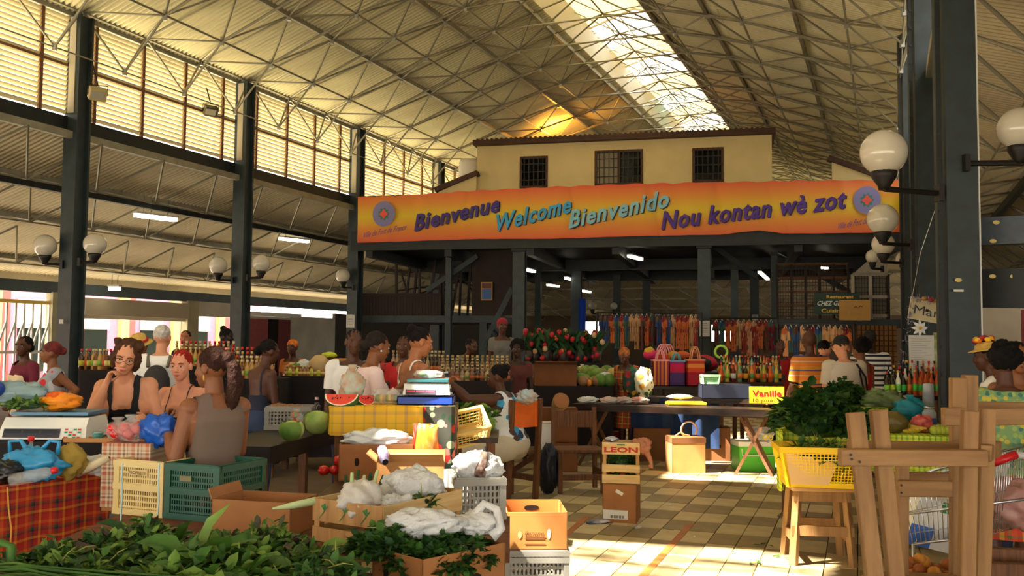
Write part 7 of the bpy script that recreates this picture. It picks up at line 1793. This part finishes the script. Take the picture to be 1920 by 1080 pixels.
for (px, Y, z, r_, m_, lb) in ((1120, 13.4, 1.06, (.16, .12, .08), m_leafC, 'white and yellow vegetable bag on the produce stall'), (1135, 13.2, .981, (.12, .1, .1), m_plast, 'white lumpy bag on the produce stall'), (600, 11.8, 1.145, (.13, .1, .13), mat('straw_hatc', (190, 160, 110), .8), 'round straw hat pile on the stall before the white wall'), (570, 11.9, 1.145, (.11, .09, .1), m_plast, 'white cloth bag on the stall before the white wall'), (640, 12.0, 1.145, (.14, .1, .11), m_kraft, 'brown woven bag at the end of the stall before the white wall'), (618, 12.2, 1.36, (.10, .08, .04), mat('acid_yellow', (200, 210, 50), .6), 'acid yellow cap above the brown bag')):
    bag(lb, Vector((P(px, 640, Y).x, Y, z)), r_, m_, int(px), amp=.15)
carton('brown carton under the acid yellow cap', Vector((P(618, 640, 12.2).x, 12.2, 1.141)), .3, .2, .22, 0, m_kdark, lidded=True)
# flowers
FS = stall(985, 1130, 15.6, 1.25, 'flower stall in front of the blue cloth column', .8)
fm = [mat('bloom_red', (170, 20, 30), .5), mat('bloom_orange', (214, 90, 30), .5), mat('bloom_white', (190, 150, 110), .5)]
for i in range(9):
    px = 992+i*16; t = thing('flower_bunch', 'bunch of %s flowers, %s from left on the flower stall' % (['red', 'orange', 'pale'][i % 3], ORDW[i]), 'flowers', Vector((P(px, 640, 15.8+.2*(i % 2)).x, 15.8+.2*(i % 2), 1.25)), 0, '%s flower bunches on the flower stall' % ['red', 'orange', 'white'][i % 3]); mb = MB(); r2 = random.Random(i)
    for k in range(34): leaf(mb, Vector((r2.gauss(0, .05), r2.gauss(0, .05), r2.uniform(.1, .35))), Vector((r2.gauss(0, .5), r2.gauss(0, .3), 1)), Vector((r2.gauss(0, 1), r2.gauss(0, 1), 0)), .26, .07)
    mb.build('leaves', [m_leafB, m_leafA], t, True, kind='stuff')
    for k in range(6): MB().ell((r2.gauss(0, .11), -.05+r2.gauss(0, .05), r2.uniform(.05, .55)), (.045, .03, .05), None, 8, 6).build('bloom', fm[i % 3 if k < 2 else 0], t, True)
    MB().lathe([(.06, 0), (.08, .2), (.07, .2)], n=12).build('vase', mat('vase_dark', (60, 50, 44), .5), t, True)
# hanging clothes under the far roof
ccol = [(150, 50, 40), (190, 100, 50), (40, 70, 120), (170, 130, 90), (120, 30, 40), (90, 60, 50), (200, 150, 110), (60, 90, 80)]
def clothes(px0, px1, Y, zt, n, hgt, label, group):
    rail = thing('clothes_rail', 'rail carrying the %s' % group, 'rail', P((px0+px1)/2, 640, Y), MANG); rail.location.z = 0
    Wd = (px1-px0)*Y/F; MB().tube([(-Wd/2-.1, 0, zt), (Wd/2+.1, 0, zt)], .02, 6).build('rail_tube', m_iron, rail)
    for s_ in (-1, 1): MB().tube([(s_*(Wd/2+.08), 0, 0), (s_*(Wd/2+.08), 0, zt)], .025, 6).build('post', m_iron, rail)
    for i in range(n):
        p = rail.location + Vector((math.cos(MANG), math.sin(MANG), 0))*(-Wd/2+Wd*(i+.5)/n) + Vector((0, 0, zt)); r2 = random.Random(i*7+int(px0))
        w_ = Wd/n*1.0; c = r2.randrange(8); o = thing('garment', '%s garment, %s from left on the %s' % (CNM[c], ORDW[i], label), 'clothes', p, MANG+R(r2.uniform(-25, 25)), group); hh = hgt*r2.uniform(.75, 1.1)
        def fn(i_, j_):
            x = (i_-.5)*w_*(.75+.3*(1-j_)); return (x, .03*math.sin(i_*12+c)+.01, -.05-hh*(1-j_))
        mb = MB(); mb.grid(fn, 8, 4); mb.grid(lambda a_, b_: (fn(a_, b_)[0], fn(a_, b_)[1]+.03, fn(a_, b_)[2]), 8, 4)
        for s_ in (-1, 1): mb.beam((s_*w_*.30, .015, -.10), (s_*w_*.52, .015, -.32), .08, .03, up=(0, 1, 0))
        mb.build('cloth', blobs('garm%d' % c, ccol[c], [ccol[c], tuple(int(x*.6) for x in ccol[c]), ccol[(c+3) % 8]], 7) if 'garm%d' % c not in MATS else MATS['garm%d' % c], o, True)
        MB().tube([(-w_*.3, .015, -.10), (0, .015, -.02), (w_*.3, .015, -.10)], .008, 5).build('hanger', m_white, o)
_bl = blobs
def blobs(nm, *a_, **k_):
    if nm not in MATS: MATS[nm] = _bl(nm, *a_, **k_)
    return MATS[nm]
clothes(1125, 1235, 22, 2.30, 12, .8, 'far rail left of the noticed column', 'garments left of the noticed column')
clothes(1232, 1308, 21.5, 2.28, 9, .85, 'far rail just beside the noticed column', 'garments beside the noticed column')
clothes(1340, 1450, 23, 2.22, 11, .85, 'far rail right of the noticed column', 'garments right of the noticed column')
clothes(1470, 1590, 17.5, 1.98, 12, .55, 'rail behind the man in the orange polo', 'garments behind the orange polo')
for (x0, y0, x1, y1, Y, c, em, lb) in ((863, 606, 932, 655, 50, (255, 250, 240), 0, 'a'),): pass
t = thing('blue_cloth', 'bright blue cloth hanging from the mezzanine column', 'cloth', P(1092, 560, 30), 0); MB().grid(lambda i, j: ((i-.5)*.22, .03*math.sin(i*9), -1.4*(1-j)), 6, 6).build('sheet', cloth('royal', (20, 70, 190)), t, True); MB().box((0, .2, 0), (.02, .4, .02)).build('hook', m_iron, t)

# odds and ends heaped between the far stalls
rnd = random.Random(21)
CC = [((176, 60, 40), 'brick red'), ((206, 120, 50), 'orange'), ((60, 90, 50), 'green'), ((190, 160, 110), 'straw coloured'), ((120, 40, 40), 'maroon'), ((220, 210, 190), 'cream'), ((70, 80, 110), 'slate blue'), ((210, 180, 60), 'yellow')]
for (a, b, Y, z, n, where) in ((962, 1025, 13.25, .981, 7, 'left of the carton on the produce stall'), (1062, 1146, 13.5, .981, 9, 'behind the melons on the produce stall'), (948, 1160, 14.9, 1.061, 14, 'at the back of the second produce stall'), (700, 826, 12.9, 1.131, 10, 'on the stall behind the woman in white'),
                               (1345, 1465, 13.95, 1.151, 8, 'behind the syrup bottles'), (545, 662, 12.25, 1.141, 9, 'at the back of the white wall stall'), (1486, 1590, 12.6, .862, 6, 'at the right of the second bench table')):
    for i in range(n):
        c, cn_ = CC[rnd.randrange(8)]; p = P(a+(b-a)*(i+.5)/n, 640, Y); p.z = z; sz = rnd.uniform(.05, .085)
        if i % 3 == 2:
            carton('small %s box, %s from left %s' % (cn_, ORDW[i], where), p, sz*2, sz*1.6, sz*1.9, rnd.uniform(-20, 20), mat('goods_'+cn_.split()[0], c, .7, var=.15, vs=14), lidded=True, name='goods_box')
        else:
            bag('small %s bundle, %s from left %s' % (cn_, ORDW[i], where), p, (sz*1.2, sz, sz), mat('goods_'+cn_.split()[0], c, .7, var=.15, vs=14), rnd.randrange(99), name='cloth_bundle', cat='bundle', amp=.15, knot='top' if i % 2 else None)
D = lambda x, y, z, a, b, c: (x, y, z, a, b, c)
# --- the three women at the left stall
a = Person('smiling woman with glasses and wavy brown hair in a black tank top', at_head(234, 640, 5.75, 0), 188, 1.70, 'fair', lean=22, side_lean=3, build=1.22, vox=.007, head=(6, -8), roll=-12, grip=(.8, 1.0), arms=(((.22, -.16, -.42), (.3, 0, -1)), ((-.095, -.10, -.185), (-.25, -.4, -1))))
a.tank(c_black, neck=.36, infl=.010, strap=.085, wide=.022); a.trousers(c_black); a.shoes(c_black); a.hair('bob', (78, 50, 34), seed=4); a.face(glasses=True, browc=(80, 52, 36))
a.fit(237, 670, 6.12)
a = Person('red haired woman in a black strappy top standing between her friend and the seller', at_head(338, 655, 6.1, 0), 172, 1.62, 'pink', lean=6, build=1.15, vox=.007, head=(6, -4),
           arms=(D(-.3, .1, -1, -.1, .8, -.4), D(.3, .1, -1, -.3, .8, -.4)))
a.tank(c_black, neck=.30, strap=.075, wide=.008); a.trousers(c_black); a.shoes(c_black); a.hair('short', (150, 34, 22), seed=2); a.face(browc=(120, 60, 40))
ne = MB(); ne.tube([a.tp(-.05, .03, .49), a.tp(-.03, .085, .42), a.tp(0, .11, .385), a.tp(.03, .085, .42), a.tp(.05, .03, .49)], .0025, 5); ne.build('necklace', mat('gold', (220, 170, 60), .3, metal=.8), a.root)
a.fit(340, 686, 6.6)
a = Person('seller with a long brown ponytail and taupe tank top, holding a blue bag', at_head(398, 640, 5.0, 0), 38, 1.66, 'brown', lean=2, build=1.18, vox=.007, head=(34, -4), grip=(.9, .7), arms=(((-.24, -.02, -.33), (-.3, -.1, -1)), D(.12, .35, -1, -.5, .9, .25)))
a.tank(c_brown, neck=.40, strap=.085, wide=.045, infl=.011); a.trousers(c_brown); a.shoes(c_black); a.hair('ponytail', (52, 30, 22), seed=3); a.face(eyes=False)
for sx in (-1, 1): MB().ell(a.hp(sx*.085, -.005, -.055), (.008, .004, .018), a.TH, 8, 6).build('earring', mat('gold', (220, 170, 60), .3, metal=.8), a.root, True)
seller = a
# --- far left
a.fit(397, 690, 5.0)
a = Person('woman with a dark braid, maroon top and cream apron at the far left', at_head(46, 628, 10.2, 0), 150, 1.66, 'dark', vox=.011, head=(20, 0), arms=(D(-.3, .1, -1, .1, .8, -.5), D(.3, .1, -1, -.2, .8, -.5)))
a.shirt(c_maroon, sleeve=.8); a.trousers(c_khaki); a.hair('lowbun', (24, 18, 16)); a.face()
a.garment('apron', (a.nm == 'T') & (a.lt[:, 1] > .01) & (a.lt[:, 2] < .36) & (np.abs(a.lt[:, 0]) < .12), .030, c_cream, 6)
a.fit(45, 650, 10.2)
a = Person('woman in a red headscarf and grey floral dress, hand on her hip', at_head(93, 641, 9.6, 0), 120, 1.62, 'brown', build=1.15, vox=.011, head=(0, 0), lean=4, arms=(((.10, -.0, -.52), (1, .1, 0)), ((-.24, -.15, -.50), (-.5, 0, -1))))
a.shirt(c_floral, sleeve=.12, infl=.02); a.skirt(c_floral); a.hair('scarf', m_=mat('scarf_red', (120, 34, 30), .8, rgb2=(60, 24, 26), vs=20)); a.face()
# --- behind the women
a.fit(95, 662, 9.6)
a = Person('person in a yellow straw hat with a red ribbon, bending behind the woman with glasses', at_head(265, 640, 8.2, 0), 160, 1.62, 'brown', vox=.011, lean=4, head=(0, -20))
a.shirt(c_floral); a.trousers(c_navy); a.hair('crop'); hb = a.brim_hat(mat('straw', (206, 168, 84), .8, var=.15, vs=30), .15, .10)
MB().tube([a.hp(.1*math.cos(t), -.01+.1*math.sin(t), .085) for t in [i*.45 for i in range(15)]], .014, 6).build('ribbon', c_red, a.root)
a.fit(262, 652, 10.4)
a = Person('white haired man in a white t-shirt with a dark backpack, seen from behind', at_head(305, 612, 9.2, 0), 8, 1.82, 'fair', female=False, vox=.011, head=(-10, 0), arms=(D(-.2, .2, -1, 0, .8, -.6), D(.2, .2, -1, 0, .8, -.6)))
a.shirt(c_white, infl=.022); a.trousers(c_khaki); a.hair('crop', (196, 190, 180)); a.shoes(c_black)
mb = MB(); ellr(mb, a.tp(0, -.18, .24), (.14, .09, .20), a.T); ellr(mb, a.tp(0, -.25, .16), (.10, .05, .10), a.T)
link('backpack', setmat(remesh(mb, .012), cloth('charcoal', (50, 46, 44))), a.root)
for sx in (-1, 1): MB().tube([a.tp(sx*.09, -.14, .40), a.tp(sx*.10, -.08, .50), a.tp(sx*.10, .06, .49), a.tp(sx*.11, .12, .36)], .018, 6).build('strap', cloth('strap_grey', (104, 96, 84)), a.root)
a.fit(305, 632, 9.2)
a = Person('small dark haired head of a seller beyond the bottles at left', at_head(348, 622, 14.5, 0), 185, 1.66, 'tan', vox=.013); a.shirt(c_navy); a.trousers(c_navy); a.hair('crop'); a.face()
a.fit(348, 634, 14.5)
a = Person('dark silhouette of a woman with a high bun against the bright opening', at_head(418, 612, 12.2, 0), 250, 1.74, 'deep', vox=.011, lean=14, head=(0, -22), arms=(D(-.2, .5, -1, 0, 1, -.3), D(.2, .5, -1, 0, 1, -.3)))
a.tank(c_white, infl=.012); a.trousers(c_navy); a.hair('bun', (20, 14, 14))
a.fit(424, 634, 12.9)
a = Person('woman in a dark backless top and jeans at the second left column, seen from behind', at_head(497, 640, 8.8, 0), -38, 1.60, 'dark', vox=.011, lean=6, head=(-20, -12), arms=(D(-.1, .3, -1, 0, .9, -.3), D(.1, .2, -1, 0, .9, -.3)))
a.tank(c_navy, neck=.20, strap=.09, wide=.01); a.trousers(c_jeans); a.shoes(c_black); a.hair('lowbun', (20, 16, 16))
a.fit(505, 660, 8.8)
a = Person('seller in an orange headscarf behind the far bottles near the dark red doors', at_head(548, 640, 13.4, 0), 170, 1.56, 'dark', vox=.013); a.shirt(cloth('ochre', (170, 100, 40))); a.trousers(c_brown); a.hair('scarf', m_=mat('scarf_orange', (224, 120, 36), .8, rgb2=(120, 60, 30), vs=24)); a.face()
# --- centre group
a.fit(548, 652, 13.6)
a = Person('man in a plain white shirt turned away behind the woman in pink', at_head(661, 618, 7.9, 0), 200, 1.72, 'dark', female=False, vox=.011, build=1.12); a.shirt(c_white, sleeve=.7, infl=.025); a.trousers(c_navy); a.hair('crop')
a.fit(664, 642, 8.5)
a = Person('woman in a pale pink cardigan with white ear stud reaching over the stall', at_head(704, 622, 7.4, 0), -62, 1.66, 'brown', vox=.009, lean=6, head=(6, -10), arms=(((.24, -.05, -.33), (0, .3, -1)), ((.22, -.22, -.30), (0, -.3, -1))))
a.shirt(c_pinkb, fore=.8, infl=.016, name='cardigan'); a.trousers(c_navy); a.shoes(c_black); a.hair('lowbun', (40, 32, 28), seed=6); a.face()
for sx in (-1, 1): MB().ell(a.hp(sx*.086, 0, -.035), (.008, .008, .008), None, 8, 6).build('ear_stud', c_white, a.root, True)
mb = MB(); mb.tube([a.tp(-.06, -.09, .50), a.tp(-.20, -.10, .25), a.tp(-.24, -.05, .05)], .008, 5); mb.build('bag_strap', c_black, a.root)
mb = MB(); ellr(mb, a.tp(-.24, -.02, -.03), (.06, .13, .11), a.T); link('shoulder_bag', setmat(remesh(mb, .012), c_navy), a.root)
a.fit(708, 650, 7.5)
a = Person('young woman in a white camisole looking down beside the blue scale', at_head(781, 616, 7.5, 0), -48, 1.72, 'tan', vox=.008, lean=2, head=(-22, -14), arms=(((.22, .05, -.34), (0, .5, -1)), ((.10, -.22, -.33), (-.3, -.5, -1))))
a.tank(c_white, neck=.31, strap=.075, wide=.009); a.trousers(c_jeans); a.shoes(c_black); a.hair('bun', (24, 18, 18), seed=8); a.face()
a.fit(788, 642, 7.85)
a = Person('seated seller in a blue and white swirl print dress, arm stretched over her vegetables', on(938, 905, 0), 62, 1.68, 'dark', seated=True, vox=.009, build=1.32, lean=14, head=(25, 0), grip=(.9, .5), arms=(((-.46, -.20, -.04), (0, -.3, -1)), ((-.32, .1, -.42), (.3, .3, -1))))
a.root.location.z = .05
a.tank(c_blue, neck=.40, strap=.09, wide=.035, infl=.014, name='dress_top'); a.hair('bun', (22, 18, 18), seed=9); a.face()
mk = ((a.nm == 'T') & (a.lt[:, 2] < .02)) | np.isin(a.nm, ('t0', 't1')) | (np.isin(a.nm, ('s0', 's1')) & (a.bt < .5)); a.garment('skirt', mk, .02, cloth('pale_apron', (196, 184, 160)), 14)
seated = a; a.fit(932, 690, 9.5, 'z')
a = Person('person in a red shirt behind the young woman in white', at_head(757, 640, 9.4, 0), 175, 1.56, 'dark', vox=.012); a.shirt(c_red); a.trousers(c_navy); a.hair('crop'); a.face()
a.fit(757, 650, 9.9)
a = Person('seller sitting low with black hair between the bottle rows and the flowers', at_head(968, 634, 11.5, 0), 170, 1.60, 'deep', vox=.012); a.shirt(cloth('plum', (92, 44, 40))); a.trousers(c_navy); a.hair('afro', (18, 14, 14)); a.face()
a.fit(970, 655, 12.3)
a = Person('person in a grey top bending under the red cloth hat rack', at_head(880, 636, 13.5, 0), 230, 1.66, 'dark', vox=.013, lean=30); a.shirt(c_grey); a.trousers(c_navy); a.hair('crop')
a.fit(884, 650, 13.9)
a = Person('seller with a crimson headscarf standing by the flower stall', at_head(942, 600, 15.5, 0), 190, 1.86, 'dark', vox=.013); a.shirt(c_grey); a.trousers(c_navy); a.hair('scarf', m_=mat('scarf_crimson', (140, 20, 40), .8)); a.face()
a.fit(942, 612, 16.9)
a = Person('seller in a checked madras turban and dress looking down behind the straw bags', at_head(1172, 652, 11.8, 0), 150, 1.55, 'dark', vox=.012, lean=12, head=(0, -25)); a.shirt(c_madras, sleeve=.8); a.skirt(c_madras); a.hair('scarf', m_=mat('scarf_amber', (190, 104, 40), .8, rgb2=(80, 60, 40), vs=22)); a.face()
# --- right group
a.fit(1170, 668, 12.95)
a = Person('bald man in an orange polo with blue and white stripes, seen from the side', at_head(1514, 622, 11.2, 0), 12, 1.76, 'dark', female=False, vox=.010, head=(-12, -4), arms=(D(-.15, .1, -1, 0, .6, -.8), D(.15, .1, -1, .1, .8, -.5)))
a.shirt(c_orange, sleeve=.85, infl=.024); a.trousers(c_navy); a.shoes(c_black)
a.fit(1517, 640, 11.2)
a = Person('woman with sunglasses pushed up on dark hair, in a pink top', at_head(1545, 640, 11.6, 0), -60, 1.62, 'pink', vox=.011, head=(10, -12)); a.shirt(c_pinkb); a.trousers(c_jeans); a.hair('short', (24, 18, 18)); a.face()
mb = MB()
for sx in (-1, 1): mb.ell(a.hp(sx*.03, .06, .105), (.024, .012, .016), a.TH, 10, 6)
mb.build('sunglasses', m_iron, a.root)
a.fit(1546, 656, 11.9)
a = Person('broad man in a beige t-shirt and dark cap seen from behind with a camera strap', at_head(1583, 632, 10.4, 0), 6, 1.72, 'fair', female=False, build=1.18, vox=.010, head=(8, -14)); a.shirt(c_lbeige, infl=.026, sleeve=.7); a.trousers(c_khaki); a.hair('crop', (60, 44, 34)); a.cap(cloth('black2', (24, 22, 24)))
MB().tube([a.tp(.10, -.10, .49), a.tp(.17, -.16, .35), a.tp(.19, -.16, .20), a.tp(.17, -.15, .12), a.tp(.14, -.16, .25), a.tp(.12, -.12, .42)], .011, 6).build('camera_strap', c_black, a.root)
a.fit(1577, 650, 10.4)
a = Person('woman with frizzy black hair between the beige t-shirt and the striped shirt', at_head(1611, 636, 11.8, 0), 30, 1.62, 'brown', vox=.012); a.tank(c_red); a.trousers(c_jeans); a.hair('afro', (20, 16, 16), seed=5)
a.fit(1612, 655, 11.3)
a = Person('tall man in a black and white striped shirt seen from behind', at_head(1631, 619, 12.0, 0), -6, 1.80, 'deep', female=False, vox=.010, head=(0, 0)); a.shirt(c_bw, infl=.024, sleeve=.7); a.trousers(c_navy); a.hair('crop', (44, 40, 38)); a.shoes(c_black)
a.fit(1630, 636, 12.3)
a = Person('woman in a white blouse wearing a hat heaped with orange and yellow flowers', at_head(1853, 640, 7.2, 0), 60, 1.64, 'dark', vox=.010, lean=4, head=(0, -8)); a.shirt(c_white, infl=.03, sleeve=.9, name='blouse'); a.skirt(cloth('skirt_red', (150, 40, 30))); a.hair('short')
ht = a.brim_hat(mat('straw', (206, 168, 84), .8), .14, .05)
for i in range(22):
    t_ = random.uniform(0, 6.28); r_ = random.uniform(0, .10)
    MB().ell(a.hp(r_*math.cos(t_), -.01+r_*math.sin(t_)*1.2, .108+.03*math.cos(r_*12)+random.uniform(0, .015)), (.026, .026, .02), None, 8, 5).build('flower', mat('petal%d' % (i % 4), [(224, 110, 30), (236, 180, 40), (190, 40, 40), (110, 40, 60)][i % 4], .7), ht, True)
a.fit(1851, 668, 7.2)
a = Person('woman with round black afro in a green and yellow print blouse', at_head(1882, 655, 5.9, 0), -12, 1.56, 'dark', vox=.009, build=1.12, head=(10, -5)); a.shirt(c_mosaic, infl=.022, sleeve=.85); a.hair('afro', (16, 13, 13), seed=7)
a.skirt(stripes('madras_skirt', [(0, (196, 40, 26)), (.25, (226, 176, 60)), (.45, (190, 60, 30)), (.6, (90, 110, 60)), (.75, (214, 80, 40))], 0, .12, axis2=2))
a.fit(1880, 682, 5.9)
a = Person('smiling woman half cut by the right edge, facing the seller in the print blouse', at_head(1910, 645, 6.6, 0), 165, 1.62, 'brown', vox=.009, head=(10, 0)); a.tank(c_red); a.trousers(c_navy); a.hair('long', (22, 16, 16)); a.face()
a.fit(1908, 672, 6.7)
a = Person('person in a dark red shirt behind the orange polo', at_head(1462, 636, 13.5, 0), 180, 1.68, 'dark', vox=.013); a.shirt(c_red); a.trousers(c_navy); a.hair('crop'); a.face()

a.fit(1462, 650, 14.6)
bb = bag('bright blue plastic bag held by the seller with the ponytail', Matrix.Translation(seller.root.location) @ (Matrix.Rotation(seller.root.rotation_euler.z, 4, 'Z') @ (seller.wr[0]*seller.root.scale.x)) + Vector((.0, -.06, -.17)), (.10, .055, .085), m_bluep, 7, amp=.3)
MB().tube([(0, 0, .10), (-.01, .01, .15)], [.05, .015], 8).build('gathered_neck', m_bluep, bb, True)
